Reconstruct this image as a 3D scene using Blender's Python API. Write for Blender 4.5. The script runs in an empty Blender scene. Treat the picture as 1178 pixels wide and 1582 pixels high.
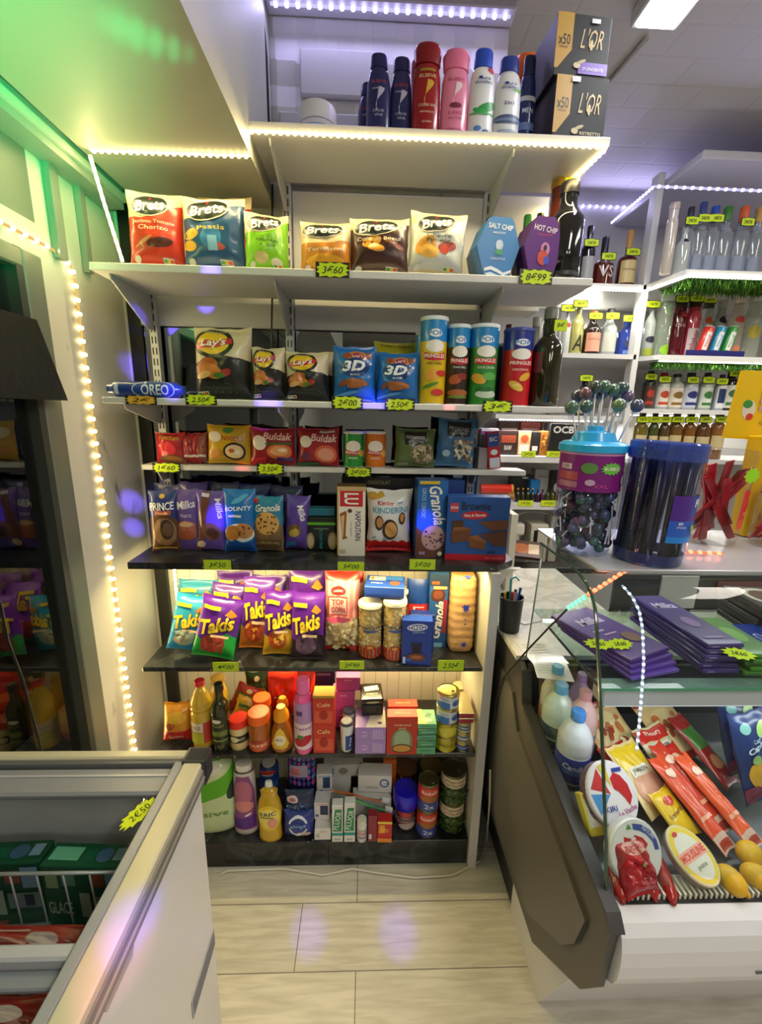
import bpy, math, random
from mathutils import Vector, Matrix, noise
from mathutils.geometry import tessellate_polygon
import bmesh
SC = bpy.context.scene
COL = SC.collection
R = math.radians
# ------------------------------------------------------------------ camera
F_PX, PITCH, YAW, ROLL, EYE = 658.0, R(13.0), R(2.1), R(1.225), 1.55
cam_data = bpy.data.cameras.new('camera')
cam = bpy.data.objects.new('camera', cam_data)
COL.objects.link(cam)
cam_data.sensor_fit = 'VERTICAL'
cam_data.sensor_height = 36.0
cam_data.lens = 36.0 * F_PX / 1582.0
cam_data.clip_start = 0.02
cam.location = (0, 0, EYE)
_fw = Vector((math.sin(YAW) * math.cos(PITCH), math.cos(YAW) * math.cos(PITCH), -math.sin(PITCH)))
_rt = Vector((math.cos(YAW), -math.sin(YAW), 0))
_up = _rt.cross(_fw)
_r2 = _rt * math.cos(ROLL) + _up * math.sin(ROLL)
_u2 = -_rt * math.sin(ROLL) + _up * math.cos(ROLL)
cam.rotation_euler = Matrix((_r2, _u2, -_fw)).transposed().to_euler()
SC.camera = cam
# ------------------------------------------------------------------ world, exposure
SC.view_settings.view_transform = 'Standard'
SC.view_settings.look = 'None'
SC.view_settings.gamma = 1.0
SC.view_settings.use_curve_mapping = False
SC.view_settings.exposure = 0.0
W = bpy.data.worlds.new('world'); SC.world = W; W.use_nodes = True
W.node_tree.nodes['Background'].inputs[0].default_value = (0.02, 0.025, 0.03, 1)
W.node_tree.nodes['Background'].inputs[1].default_value = 0.5
SC.cycles.max_bounces = 8
SC.cycles.transparent_max_bounces = 16
SC.cycles.sample_clamp_indirect = 3.0
SC.cycles.caustics_reflective = False
SC.cycles.caustics_refractive = False
SC.cycles.use_denoising = True
# ------------------------------------------------------------------ lamps
WARM = (1.0, 0.77, 0.33)
LEDW = .30
VIOLET = (0.56, 0.52, 1.0)
COOL = (0.93, 0.95, 1.0)
def lamp(name, kind, loc, energy, color, size=0.1, size_y=None, direction=(0, 0, -1), spot=None, blend=.3):
    d = bpy.data.lights.new(name, kind)
    d.energy = energy; d.color = color
    if kind == 'AREA':
        d.shape = 'RECTANGLE'; d.size = size; d.size_y = size_y or size
    elif kind == 'SPOT':
        d.spot_size = spot; d.spot_blend = blend; d.shadow_soft_size = size
    else:
        d.shadow_soft_size = size
    o = bpy.data.objects.new(name, d); COL.objects.link(o)
    o.location = loc
    o.rotation_euler = Vector(direction).to_track_quat('-Z', 'Y').to_euler()
    return o
CEIL = 2.66
# ceiling panels: the one seen at the top right and the ones behind the camera
lamp('ceiling_lamp_light', 'AREA', (0.79, 1.09, CEIL - .052), 7, COOL, .11, .70)
for _x, _y, _e in ((0.9, -0.5, 15), (0.5, -2.2, 14), (1.9, 0.6, 9), (1.4, -2.0, 10)):
    lamp('ceiling_lamp_light', 'AREA', (_x, _y, CEIL - .052), _e, (1.0, .90, .74), .25, 1.0)
# green disco lamp high by the window
lamp('green_disco_light', 'SPOT', (.05, -.1, 1.62), 190, (0.0, 1.0, 0.28), .02, None, (-.84, 1.0, .56), R(38), 1.0)

# ------------------------------------------------------------------ pixel to place
def ray(px, py):
    a = (px - 589) / F_PX; b = (py - 791) / F_PX
    return (_fw + _r2 * a - _u2 * b)
def P(px, py, X=None, Y=None, Z=None):
    d = ray(px, py)
    t = X / d.x if X is not None else Y / d.y if Y is not None else (Z - EYE) / d.z
    return Vector((0, 0, EYE)) + d * t

# small coloured beams of the disco lamp that hangs behind the viewer
def beam(px, py, color, e, deg, **k):
    o = Vector((.35, -.6, 2.04)); d = P(px, py, **k) - o
    lamp('disco_beam', 'SPOT', o, e * (12 if color[2] == 1.0 else 6), color, .004, None, d, R(deg), 1.0)
VB = (.16, .10, 1.0)
for bx, by, be, bd in ((160, 32, 60, 1.4), (185, 42, 110, 1.7), (212, 54, 130, 1.8), (240, 66, 130, 1.7), (268, 76, 110, 1.5), (292, 84, 60, 1.2)):
    _o = Vector((.15, -.1, 1.72)); lamp('disco_beam', 'SPOT', _o, be, (0, 1, .3), .004, None, P(bx, by, Z=2.14) - _o, R(bd), 1.0)
for a in ((203, 775, VB, 60, 2.2, dict(X=-.76)), (207, 815, VB, 60, 1.8, dict(X=-.76)), (214, 505, VB, 30, 1.6, dict(Y=1.44)), (208, 570, VB, 30, 2.6, dict(X=-.76)),
          (326, 419, VB, 50, 1.6, dict(Y=1.18)), (415, 622, VB, 60, 2.4, dict(Y=1.18)), (268, 604, VB, 30, 1.8, dict(Y=1.18)), (575, 622, VB, 24, 3.2, dict(Y=1.2)),
          (340, 790, VB, 40, 2.6, dict(Y=1.18)), (375, 722, (1, .1, .1), 30, 1.5, dict(Y=1.32)), (695, 628, (1, .1, .15), 40, 1.2, dict(Y=1.18)), (665, 800, VB, 30, 2.6, dict(Y=1.18)),
          (478, 1440, VB, 16, 3.2, dict(Z=0)), (615, 1440, VB, 18, 3.4, dict(Z=0)), (205, 1440, VB, 22, 3.2, dict(Z=.9)), (180, 1510, (1, .3, .5), 20, 4, dict(Z=.9))):
    beam(a[0], a[1], a[2], a[3], a[4], **a[5])

def Xat(px, Y, Z):
    a = (px - 589) / F_PX; z = Z - EYE
    return (a * (_fw.y * Y + _fw.z * z) - (_r2.y * Y + _r2.z * z)) / (_r2.x - a * _fw.x)

# ------------------------------------------------------------------ materials
def lin(h):
    if isinstance(h, str):
        c = [int(h[i:i+2], 16) / 255 for i in (0, 2, 4)]
    else:
        c = h
    return tuple((x / 12.92 if x <= .04045 else ((x + .055) / 1.055) ** 2.4) for x in c) + (1,)
_mc = {}
def M(h, rough=.45, metal=0.0, coat=0.0, spec=.5, nz=0.0, nscale=40, bump=0.0, name=None):
    k = (h, rough, metal, coat, spec, nz, nscale, bump)
    if k in _mc: return _mc[k]
    m = bpy.data.materials.new(name or 'paint_' + h); m.use_nodes = True
    nt = m.node_tree; b = nt.nodes['Principled BSDF']
    b.inputs['Base Color'].default_value = lin(h)
    b.inputs['Roughness'].default_value = rough
    b.inputs['Metallic'].default_value = metal
    b.inputs['Coat Weight'].default_value = coat
    b.inputs['Coat Roughness'].default_value = .08
    b.inputs['Specular IOR Level'].default_value = spec
    if nz or bump:
        tc = nt.nodes.new('ShaderNodeTexCoord'); n = nt.nodes.new('ShaderNodeTexNoise')
        n.inputs['Scale'].default_value = nscale; n.inputs['Detail'].default_value = 4
        nt.links.new(tc.outputs['Object'], n.inputs['Vector'])
        if nz:
            mx = nt.nodes.new('ShaderNodeMix'); mx.data_type = 'RGBA'
            c = lin(h)
            mx.inputs[6].default_value = tuple(max(0, x * (1 - nz)) for x in c[:3]) + (1,)
            mx.inputs[7].default_value = tuple(min(1, x * (1 + nz)) for x in c[:3]) + (1,)
            nt.links.new(n.outputs['Fac'], mx.inputs[0]); nt.links.new(mx.outputs[2], b.inputs['Base Color'])
        if bump:
            bp = nt.nodes.new('ShaderNodeBump'); bp.inputs['Strength'].default_value = bump; bp.inputs['Distance'].default_value = .01
            nt.links.new(n.outputs['Fac'], bp.inputs['Height']); nt.links.new(bp.outputs['Normal'], b.inputs['Normal'])
    _mc[k] = m
    return m
def E(h, strength):
    k = ('e', h, strength)
    if k in _mc: return _mc[k]
    m = bpy.data.materials.new('glow'); m.use_nodes = True
    nt = m.node_tree; nt.nodes.clear()
    o = nt.nodes.new('ShaderNodeOutputMaterial'); e = nt.nodes.new('ShaderNodeEmission')
    e.inputs[0].default_value = (h + (1,)) if isinstance(h, tuple) else lin(h); e.inputs[1].default_value = strength
    nt.links.new(e.outputs[0], o.inputs[0]); _mc[k] = m
    return m
def G(h='ffffff', refl=1.0, rough=.01, ior=1.45, dens=0.0):
    """thin clear sheet: tinted see-through plus a fresnel reflection"""
    k = ('g', h, refl, rough, ior, dens)
    if k in _mc: return _mc[k]
    m = bpy.data.materials.new('clear_sheet'); m.use_nodes = True
    nt = m.node_tree; nt.nodes.clear()
    o = nt.nodes.new('ShaderNodeOutputMaterial'); t = nt.nodes.new('ShaderNodeBsdfTransparent')
    t.inputs[0].default_value = lin(h)
    g = nt.nodes.new('ShaderNodeBsdfGlossy'); g.inputs['Roughness'].default_value = rough
    g.inputs[0].default_value = (refl, refl, refl, 1)
    f = nt.nodes.new('ShaderNodeFresnel'); ge = nt.nodes.new('ShaderNodeNewGeometry'); mi = nt.nodes.new('ShaderNodeMix')
    mi.inputs[2].default_value = ior; mi.inputs[3].default_value = 1 / ior
    nt.links.new(ge.outputs['Backfacing'], mi.inputs[0]); nt.links.new(mi.outputs[0], f.inputs[0])
    mx = nt.nodes.new('ShaderNodeMixShader')
    nt.links.new(f.outputs[0], mx.inputs[0]); nt.links.new(t.outputs[0], mx.inputs[1]); nt.links.new(g.outputs[0], mx.inputs[2])
    out = mx
    if dens:
        d = nt.nodes.new('ShaderNodeBsdfDiffuse'); d.inputs[0].default_value = lin(h)
        m2 = nt.nodes.new('ShaderNodeMixShader'); m2.inputs[0].default_value = dens
        nt.links.new(mx.outputs[0], m2.inputs[1]); nt.links.new(d.outputs[0], m2.inputs[2]); out = m2
    nt.links.new(out.outputs[0], o.inputs[0]); _mc[k] = m
    return m
def proc(name, build, rough=.5, metal=0.0, coat=0.0):
    m = bpy.data.materials.new(name); m.use_nodes = True
    nt = m.node_tree; b = nt.nodes['Principled BSDF']
    b.inputs['Roughness'].default_value = rough; b.inputs['Metallic'].default_value = metal
    b.inputs['Coat Weight'].default_value = coat
    build(nt, b)
    return m
def _n(nt, t, **kw):
    n = nt.nodes.new(t)
    for k, v in kw.items():
        if k in n.inputs: n.inputs[k].default_value = v
        else: setattr(n, k, v)
    return n
def _marble(nt, b):
    tc = _n(nt, 'ShaderNodeTexCoord'); n1 = _n(nt, 'ShaderNodeTexNoise', Scale=9.0, Detail=10.0, Distortion=.8)
    nt.links.new(tc.outputs['Object'], n1.inputs['Vector'])
    r = _n(nt, 'ShaderNodeValToRGB'); r.color_ramp.elements[0].position = .47; r.color_ramp.elements[0].color = lin('1d1e20')
    r.color_ramp.elements[1].position = .60; r.color_ramp.elements[1].color = lin('232427')
    e = r.color_ramp.elements.new(.535); e.color = lin('3c3e40')
    nt.links.new(n1.outputs['Fac'], r.inputs[0])
    n2 = _n(nt, 'ShaderNodeTexNoise', Scale=60.0, Detail=3.0)
    nt.links.new(tc.outputs['Object'], n2.inputs['Vector'])
    r2 = _n(nt, 'ShaderNodeValToRGB'); r2.color_ramp.elements[0].position = .68; r2.color_ramp.elements[0].color = (0, 0, 0, 1)
    r2.color_ramp.elements[1].position = .76; r2.color_ramp.elements[1].color = (1, 1, 1, 1)
    nt.links.new(n2.outputs['Fac'], r2.inputs[0])
    mx = _n(nt, 'ShaderNodeMix', data_type='RGBA'); mx.inputs[7].default_value = lin('a9abab')
    nt.links.new(r2.outputs[0], mx.inputs[0]); nt.links.new(r.outputs[0], mx.inputs[6]); nt.links.new(mx.outputs[2], b.inputs['Base Color'])
MARBLE = proc('black_marble_laminate', _marble, .28)
def _floor(nt, b):
    tc = _n(nt, 'ShaderNodeTexCoord'); mp = _n(nt, 'ShaderNodeMapping')
    mp.inputs['Location'].default_value = (.187, -1.065 + .175 * 8, 0)
    nt.links.new(tc.outputs['Object'], mp.inputs[0])
    br = _n(nt, 'ShaderNodeTexBrick'); br.offset = .854; br.offset_frequency = 2
    br.inputs['Scale'].default_value = 1; br.inputs['Brick Width'].default_value = 1.2; br.inputs['Row Height'].default_value = .175
    br.inputs['Mortar Size'].default_value = .0016; br.inputs['Mortar Smooth'].default_value = .3; br.inputs['Bias'].default_value = 0
    br.inputs['Color1'].default_value = lin('cbc8be'); br.inputs['Color2'].default_value = lin('d9d5c9'); br.inputs['Mortar'].default_value = lin('77736a')
    nt.links.new(mp.outputs[0], br.inputs['Vector'])
    m2 = _n(nt, 'ShaderNodeMapping'); m2.inputs['Scale'].default_value = (2.2, 22, 1)
    nt.links.new(tc.outputs['Object'], m2.inputs[0])
    ns = _n(nt, 'ShaderNodeTexNoise', Scale=3.0, Detail=6.0, Distortion=.6); nt.links.new(m2.outputs[0], ns.inputs['Vector'])
    mx = _n(nt, 'ShaderNodeMix', data_type='RGBA', blend_type='MULTIPLY'); mx.inputs[0].default_value = .35
    r = _n(nt, 'ShaderNodeValToRGB'); r.color_ramp.elements[0].position = .35; r.color_ramp.elements[0].color = lin('a8a296'); r.color_ramp.elements[1].position = .62
    nt.links.new(ns.outputs['Fac'], r.inputs[0]); nt.links.new(br.outputs['Color'], mx.inputs[6]); nt.links.new(r.outputs[0], mx.inputs[7])
    nt.links.new(mx.outputs[2], b.inputs['Base Color'])
FLOOR = proc('pale_wood_tile', _floor, .3)
def _scuff(nt, b):
    tc = _n(nt, 'ShaderNodeTexCoord'); ns = _n(nt, 'ShaderNodeTexNoise', Scale=5.0, Detail=8.0)
    mp = _n(nt, 'ShaderNodeMapping'); mp.inputs['Scale'].default_value = (3, 3, 1.2)
    nt.links.new(tc.outputs['Object'], mp.inputs[0]); nt.links.new(mp.outputs[0], ns.inputs['Vector'])
    r = _n(nt, 'ShaderNodeValToRGB'); r.color_ramp.elements[0].position = .26; r.color_ramp.elements[0].color = lin('7d776c')
    r.color_ramp.elements[1].position = .36; r.color_ramp.elements[1].color = lin('d2cfc6')
    nt.links.new(ns.outputs['Fac'], r.inputs[0]); nt.links.new(r.outputs[0], b.inputs['Base Color'])
WALLP = proc('scuffed_white_paint', _scuff, .5)
def _quilt(nt, b):
    tc = _n(nt, 'ShaderNodeTexCoord'); v = _n(nt, 'ShaderNodeTexVoronoi', Scale=9.0); v.distance = 'MANHATTAN'; v.inputs['Randomness'].default_value = .15
    nt.links.new(tc.outputs['Object'], v.inputs['Vector'])
    bp = _n(nt, 'ShaderNodeBump', Strength=.7, Distance=.03); nt.links.new(v.outputs['Distance'], bp.inputs['Height'])
    nt.links.new(bp.outputs[0], b.inputs['Normal']); b.inputs['Base Color'].default_value = lin('cfcdcb')
QUILT = proc('embossed_diamond_panel', _quilt, .45)
def _brickp(nt, b):
    tc = _n(nt, 'ShaderNodeTexCoord'); br = _n(nt, 'ShaderNodeTexBrick'); br.inputs['Scale'].default_value = 2.2
    br.inputs['Mortar Size'].default_value = .02; br.inputs['Mortar Smooth'].default_value = 1.0
    br.inputs['Color1'].default_value = lin('c2bfb9'); br.inputs['Color2'].default_value = lin('c1beb8'); br.inputs['Mortar'].default_value = lin('bebbb5')
    nt.links.new(tc.outputs['Object'], br.inputs['Vector']); nt.links.new(br.outputs['Color'], b.inputs['Base Color'])
    bp = _n(nt, 'ShaderNodeBump', Strength=.1, Distance=.02); nt.links.new(br.outputs['Fac'], bp.inputs['Height']); bp.invert = True
    nt.links.new(bp.outputs[0], b.inputs['Normal'])
CEILM = proc('embossed_ceiling_paper', _brickp, .6)
def _groove(nt, b):
    tc = _n(nt, 'ShaderNodeTexCoord'); w = _n(nt, 'ShaderNodeTexWave', Scale=7.0); w.wave_profile = 'SAW'; w.bands_direction = 'X'
    nt.links.new(tc.outputs['Object'], w.inputs['Vector'])
    r = _n(nt, 'ShaderNodeValToRGB'); r.color_ramp.elements[0].position = .0; r.color_ramp.elements[0].color = lin('8d8878')
    r.color_ramp.elements[1].position = .08; r.color_ramp.elements[1].color = lin('d6d2c4')
    nt.links.new(w.outputs['Fac'], r.inputs[0]); nt.links.new(r.outputs[0], b.inputs['Base Color'])
GROOVE = proc('cream_grooved_panel', _groove, .4)
def _worktop(nt, b):
    tc = _n(nt, 'ShaderNodeTexCoord'); n1 = _n(nt, 'ShaderNodeTexNoise', Scale=7.0, Detail=9.0, Distortion=.8)
    nt.links.new(tc.outputs['Object'], n1.inputs['Vector'])
    r = _n(nt, 'ShaderNodeValToRGB'); r.color_ramp.elements[0].position = .42; r.color_ramp.elements[0].color = lin('d6d2c4')
    r.color_ramp.elements[1].position = .6; r.color_ramp.elements[1].color = lin('dedacd')
    e = r.color_ramp.elements.new(.5); e.color = lin('c0bcae')
    nt.links.new(n1.outputs['Fac'], r.inputs[0]); nt.links.new(r.outputs[0], b.inputs['Base Color'])
WORKTOP = proc('pale_marble_worktop', _worktop, .3)
WHITE = M('d8d8d6', .4); METALW = M('c3c6ca', .38, .15); STEEL = M('9a9ea4', .3, .8)
BLACK = M('141416', .4); DGREY = M('55534f', .45, .1)

# ------------------------------------------------------------------ mesh builder
class MB:
    def __init__(s): s.v = []; s.f = []; s.mi = []; s.sm = []; s.mats = []
    def mat(s, m):
        if m not in s.mats: s.mats.append(m)
        return s.mats.index(m)
    def add(s, vs, fs, m, smooth=False, xf=None):
        b = len(s.v); i = s.mat(m)
        if xf is not None: vs = [xf @ Vector(p) for p in vs]
        s.v += [tuple(p) for p in vs]
        for f in fs: s.f.append([b + k for k in f]); s.mi.append(i); s.sm.append(smooth)
        return s
    def box(s, x0, x1, y0, y1, z0, z1, m, c=0.0, xf=None):
        x0, x1 = min(x0, x1), max(x0, x1); y0, y1 = min(y0, y1), max(y0, y1); z0, z1 = min(z0, z1), max(z0, z1)
        if c <= 0:
            vs = [(x, y, z) for x in (x0, x1) for y in (y0, y1) for z in (z0, z1)]
            return s.add(vs, [(0, 1, 3, 2), (4, 6, 7, 5), (0, 4, 5, 1), (2, 3, 7, 6), (0, 2, 6, 4), (1, 5, 7, 3)], m, False, xf)
        c = min(c, (x1 - x0) * .45, (y1 - y0) * .45, (z1 - z0) * .45)
        bm = bmesh.new(); bmesh.ops.create_cube(bm, size=1)
        for v in bm.verts: v.co = ((x0 + x1) / 2 + v.co.x * (x1 - x0), (y0 + y1) / 2 + v.co.y * (y1 - y0), (z0 + z1) / 2 + v.co.z * (z1 - z0))
        bmesh.ops.bevel(bm, geom=list(bm.edges), offset=c, segments=2 if c > .004 else 1, affect='EDGES', profile=.6)
        bm.verts.index_update()
        vs = [tuple(v.co) for v in bm.verts]; fs = [[v.index for v in f.verts] for f in bm.faces]; bm.free()
        return s.add(vs, fs, m, False, xf)
    def lathe(s, prof, m=None, seg=24, at=(0, 0), xf=None, smooth=True, sx=1, sy=1):
        """prof: (r, z) or (r, z, material of the band below it)"""
        for i in range(len(prof) - 1):
            a, b = prof[i], prof[i + 1]
            mm = b[2] if len(b) > 2 else m
            vs = []; fs = []
            for k in range(seg):
                t = 2 * math.pi * k / seg
                vs.append((at[0] + a[0] * math.cos(t) * sx, at[1] + a[0] * math.sin(t) * sy, a[1]))
                vs.append((at[0] + b[0] * math.cos(t) * sx, at[1] + b[0] * math.sin(t) * sy, b[1]))
            for k in range(seg):
                j = (k + 1) % seg
                if a[0] < 1e-6: fs.append((2 * k, 2 * j + 1, 2 * k + 1))
                elif b[0] < 1e-6: fs.append((2 * k, 2 * j, 2 * k + 1))
                else: fs.append((2 * k, 2 * j, 2 * j + 1, 2 * k + 1))
            flat = abs(a[1] - b[1]) < 1e-6
            s.add(vs, fs, mm, smooth and not flat, xf)
        return s
    def tube(s, pts, r, m, seg=8, xf=None, caps=True):
        pts = [Vector(p) for p in pts]; n = len(pts); vs = []; fs = []
        rr = r if isinstance(r, (list, tuple)) else [r] * n
        ref = None
        for i, p in enumerate(pts):
            d = (pts[min(i + 1, n - 1)] - pts[max(i - 1, 0)]).normalized()
            if ref is None:
                ref = d.orthogonal().normalized()
            else:
                ref = (ref - d * ref.dot(d)).normalized()
            b = d.cross(ref)
            for k in range(seg):
                t = 2 * math.pi * k / seg
                vs.append(p + (ref * math.cos(t) + b * math.sin(t)) * rr[i])
        for i in range(n - 1):
            for k in range(seg):
                j = (k + 1) % seg
                fs.append((i * seg + k, i * seg + j, (i + 1) * seg + j, (i + 1) * seg + k))
        s.add(vs, fs, m, True, xf)
        if caps:
            s.add(vs[:seg], [list(range(seg))[::-1]], m, False, xf); s.add(vs[-seg:], [list(range(seg))], m, False, xf)
        return s
    def prism(s, poly, a0, a1, m, axis='y', xf=None):
        """poly of 2-D points extruded along an axis: y -> (x, z), x -> (y, z), z -> (x, y)"""
        def p3(p, a):
            return (p[0], a, p[1]) if axis == 'y' else (a, p[0], p[1]) if axis == 'x' else (p[0], p[1], a)
        n = len(poly); vs = [p3(p, a0) for p in poly] + [p3(p, a1) for p in poly]
        fs = [(i, (i + 1) % n, n + (i + 1) % n, n + i) for i in range(n)]
        tri = tessellate_polygon([[Vector((p[0], p[1], 0)) for p in poly]])
        fs += [tuple(t) for t in tri] + [tuple(n + k for k in t[::-1]) for t in tri]
        return s.add(vs, fs, m, False, xf)
    def grid(s, fn, nu, nv, m, smooth=True, xf=None, flip=False):
        vs = [fn(i / nu, j / nv) for j in range(nv + 1) for i in range(nu + 1)]
        fs = []
        for j in range(nv):
            for i in range(nu):
                a = j * (nu + 1) + i; q = (a, a + 1, a + nu + 2, a + nu + 1)
                fs.append(q[::-1] if flip else q)
        return s.add(vs, fs, m, smooth, xf)
    def ball(s, c, r, m, sx=1, sy=1, sz=1, seg=12, rings=8, xf=None):
        prof = []
        vs = []; fs = []
        for j in range(rings + 1):
            ph = math.pi * j / rings
            for i in range(seg):
                t = 2 * math.pi * i / seg
                vs.append((c[0] + r * sx * math.sin(ph) * math.cos(t), c[1] + r * sy * math.sin(ph) * math.sin(t), c[2] - r * sz * math.cos(ph)))
        for j in range(rings):
            for i in range(seg):
                k = (i + 1) % seg
                fs.append((j * seg + i, j * seg + k, (j + 1) * seg + k, (j + 1) * seg + i))
        return s.add(vs, fs, m, True, xf)
    def obj(s, name, parent=None, loc=(0, 0, 0), rot=(0, 0, 0), kind=None):
        me = bpy.data.meshes.new(name); me.from_pydata(s.v, [], s.f)
        for m in s.mats: me.materials.append(m)
        me.polygons.foreach_set('material_index', s.mi); me.polygons.foreach_set('use_smooth', s.sm)
        bm = bmesh.new(); bm.from_mesh(me); bmesh.ops.remove_doubles(bm, verts=bm.verts, dist=1e-6)
        for e in bm.edges:
            if len(e.link_faces) == 2 and e.calc_face_angle(0) > .75: e.smooth = False
        bm.to_mesh(me); bm.free(); me.update()
        o = bpy.data.objects.new(name, me); COL.objects.link(o)
        o.location = loc; o.rotation_euler = rot
        if parent is not None: o.parent = parent
        if kind: o['kind'] = kind
        return o
def tag(o, label, cat, group=None, kind=None):
    o['label'] = label; o['category'] = cat
    if group: o['group'] = group
    if kind: o['kind'] = kind
    return o
def thing(name, label, cat, loc=(0, 0, 0), rot=(0, 0, 0), group=None):
    o = bpy.data.objects.new(name, None); o.empty_display_size = .05; COL.objects.link(o)
    o.location = loc; o.rotation_euler = rot
    return tag(o, label, cat, group)
def copy_tree(o, loc, label=None, rot=None):
    r = o.copy(); COL.objects.link(r); r.location = loc
    if rot is not None: r.rotation_euler = rot
    if label: r['label'] = label
    for ch in list(o.children):
        c = ch.copy(); COL.objects.link(c); c.parent = r
        for g in list(ch.children):
            d = g.copy(); COL.objects.link(d); d.parent = c
    return r
def struct(mb, name, loc=(0, 0, 0), rot=(0, 0, 0)): return mb.obj(name, None, loc, rot, 'structure')

# ------------------------------------------------------------------ printed shapes wrapped on a surface
_tx = {}
def text2d(t, shear=0.0, bold=0.0):
    k = (t, shear, bold)
    if k in _tx: return _tx[k]
    c = bpy.data.curves.new('t', 'FONT'); c.body = t; c.shear = shear; c.offset = bold; c.resolution_u = 2
    o = bpy.data.objects.new('t', c); me = o.to_mesh()
    vs = [(v.co.x, v.co.y) for v in me.vertices]; fs = []
    for p in me.polygons:
        q = list(p.vertices)
        for i in range(1, len(q) - 1): fs.append((q[0], q[i], q[i + 1]))
    o.to_mesh_clear(); bpy.data.objects.remove(o); bpy.data.curves.remove(c)
    x0 = min(v[0] for v in vs); x1 = max(v[0] for v in vs); y0 = min(v[1] for v in vs); y1 = max(v[1] for v in vs)
    vs = [((v[0] - x0) / (x1 - x0) - .5, (v[1] - y0) / max(y1 - y0, 1e-6) - .5) for v in vs]
    _tx[k] = (vs, fs)
    return _tx[k]
def refine(vs, fs, L):
    vs = list(vs)
    for _ in range(6):
        cache = {}; out = []; done = True
        def mid(a, b):
            k = (min(a, b), max(a, b))
            if k not in cache:
                d = math.hypot(vs[a][0] - vs[b][0], vs[a][1] - vs[b][1])
                if d > L:
                    vs.append(((vs[a][0] + vs[b][0]) / 2, (vs[a][1] + vs[b][1]) / 2)); cache[k] = len(vs) - 1
                else: cache[k] = None
            return cache[k]
        for (a, b, c) in fs:
            ab, bc, ca = mid(a, b), mid(b, c), mid(c, a)
            n = sum(x is not None for x in (ab, bc, ca))
            if n == 0: out.append((a, b, c)); continue
            done = False
            if n == 3: out += [(a, ab, ca), (ab, b, bc), (ca, bc, c), (ab, bc, ca)]
            elif n == 1:
                if ab is not None: out += [(a, ab, c), (ab, b, c)]
                elif bc is not None: out += [(a, b, bc), (a, bc, c)]
                else: out += [(a, b, ca), (ca, b, c)]
            else:
                if ab is None: out += [(a, b, bc), (a, bc, ca), (ca, bc, c)]
                elif bc is None: out += [(b, c, ca), (b, ca, ab), (ab, ca, a)]
                else: out += [(c, a, ab), (c, ab, bc), (bc, ab, b)]
        fs = out
        if done: break
    return vs, fs
def starpts(n, r0, r1, ax=1, seed=0):
    rnd = random.Random(seed); pts = []
    for i in range(2 * n):
        t = math.pi * i / n; r = r1 if i % 2 == 0 else r0
        r *= rnd.uniform(.94, 1.04)
        pts.append((r * math.cos(t) * ax, r * math.sin(t)))
    return pts
def decals(mb, S, W, H, items, L=None, e0=.0006, de=.0003):
    """S(u, v, e) gives the surface point; u, v run 0..1 across width W and height H (metres).
    items: ('t', text, u, v, w, h, col[, rot, shear, bold]), ('r', u0, v0, u1, v1, col), ('e', u, v, ru, rv, col[, rot]),
    ('p', [(u, v)...], col), ('s', u, v, w, h, col)"""
    for k, it in enumerate(items):
        kind = it[0]; e = e0 + de * k
        if kind == 't':
            _, s, u, v, w, h, col = it[:7]
            rot = R(it[7]) if len(it) > 7 else 0; sh = it[8] if len(it) > 8 else 0; bo = it[9] if len(it) > 9 else .012
            vs, fs = text2d(s, sh, bo)
            pw, ph = (w * W, h * H) if abs(rot) < R(46) else (w * H, h * W)
            cr, sr = math.cos(rot), math.sin(rot)
            vs = [(u * W + x * pw * cr - y * ph * sr, v * H + x * pw * sr + y * ph * cr) for x, y in vs]
        else:
            if kind == 'r':
                _, u0, v0, u1, v1, col = it; poly = [(u0 * W, v0 * H), (u1 * W, v0 * H), (u1 * W, v1 * H), (u0 * W, v1 * H)]
            elif kind == 'e':
                _, u, v, ru, rv, col = it[:6]; rot = R(it[6]) if len(it) > 6 else 0; n = 20 if ru * W > .012 else 8
                poly = []
                for i in range(n):
                    t = 2 * math.pi * i / n; x = ru * W * math.cos(t); y = rv * H * math.sin(t)
                    poly.append((u * W + x * math.cos(rot) - y * math.sin(rot), v * H + x * math.sin(rot) + y * math.cos(rot)))
            elif kind == 's':
                _, u, v, w, h, col = it[:6]
                poly = [(u * W + x * w * W, v * H + y * h * H) for x, y in starpts(14, .38, .5)]
            else:
                _, pp, col = it; poly = [(a * W, b * H) for a, b in pp]
            vs = poly; fs = [tuple(t) for t in tessellate_polygon([[Vector((a, b, 0)) for a, b in poly]])]
        if L: vs, fs = refine(vs, fs, L)
        m = col if not isinstance(col, str) else M(col, .4)
        mb.add([S(x / W, y / H, e) for x, y in vs], fs, m, bool(L))
def blobs(n, u0, v0, u1, v1, ru, rv, cols, seed=1):
    rnd = random.Random(seed)
    return [('e', rnd.uniform(u0, u1), rnd.uniform(v0, v1), ru * rnd.uniform(.6, 1.3), rv * rnd.uniform(.6, 1.3), rnd.choice(cols), rnd.uniform(0, 180)) for _ in range(n)]
def flatS(W, H, y=0.0, z0=0.0): return lambda u, v, e: ((u - .5) * W, y - e, z0 + v * H)
def topS(W, D, z): return lambda u, v, e: ((u - .5) * W, (v - .5) * D, z + e)
def leftS(D, H, x): return lambda u, v, e: (x - e, (.5 - u) * D, v * H)
def rightS(D, H, x): return lambda u, v, e: (x + e, (u - .5) * D, v * H)
def cylS(rf, H, z0=0.0, span=math.pi):
    def S(u, v, e):
        z = z0 + v * H; r = rf(z) if callable(rf) else rf; t = (u - .5) * span
        return ((r + e) * math.sin(t), -(r + e) * math.cos(t), z)
    return S
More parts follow.
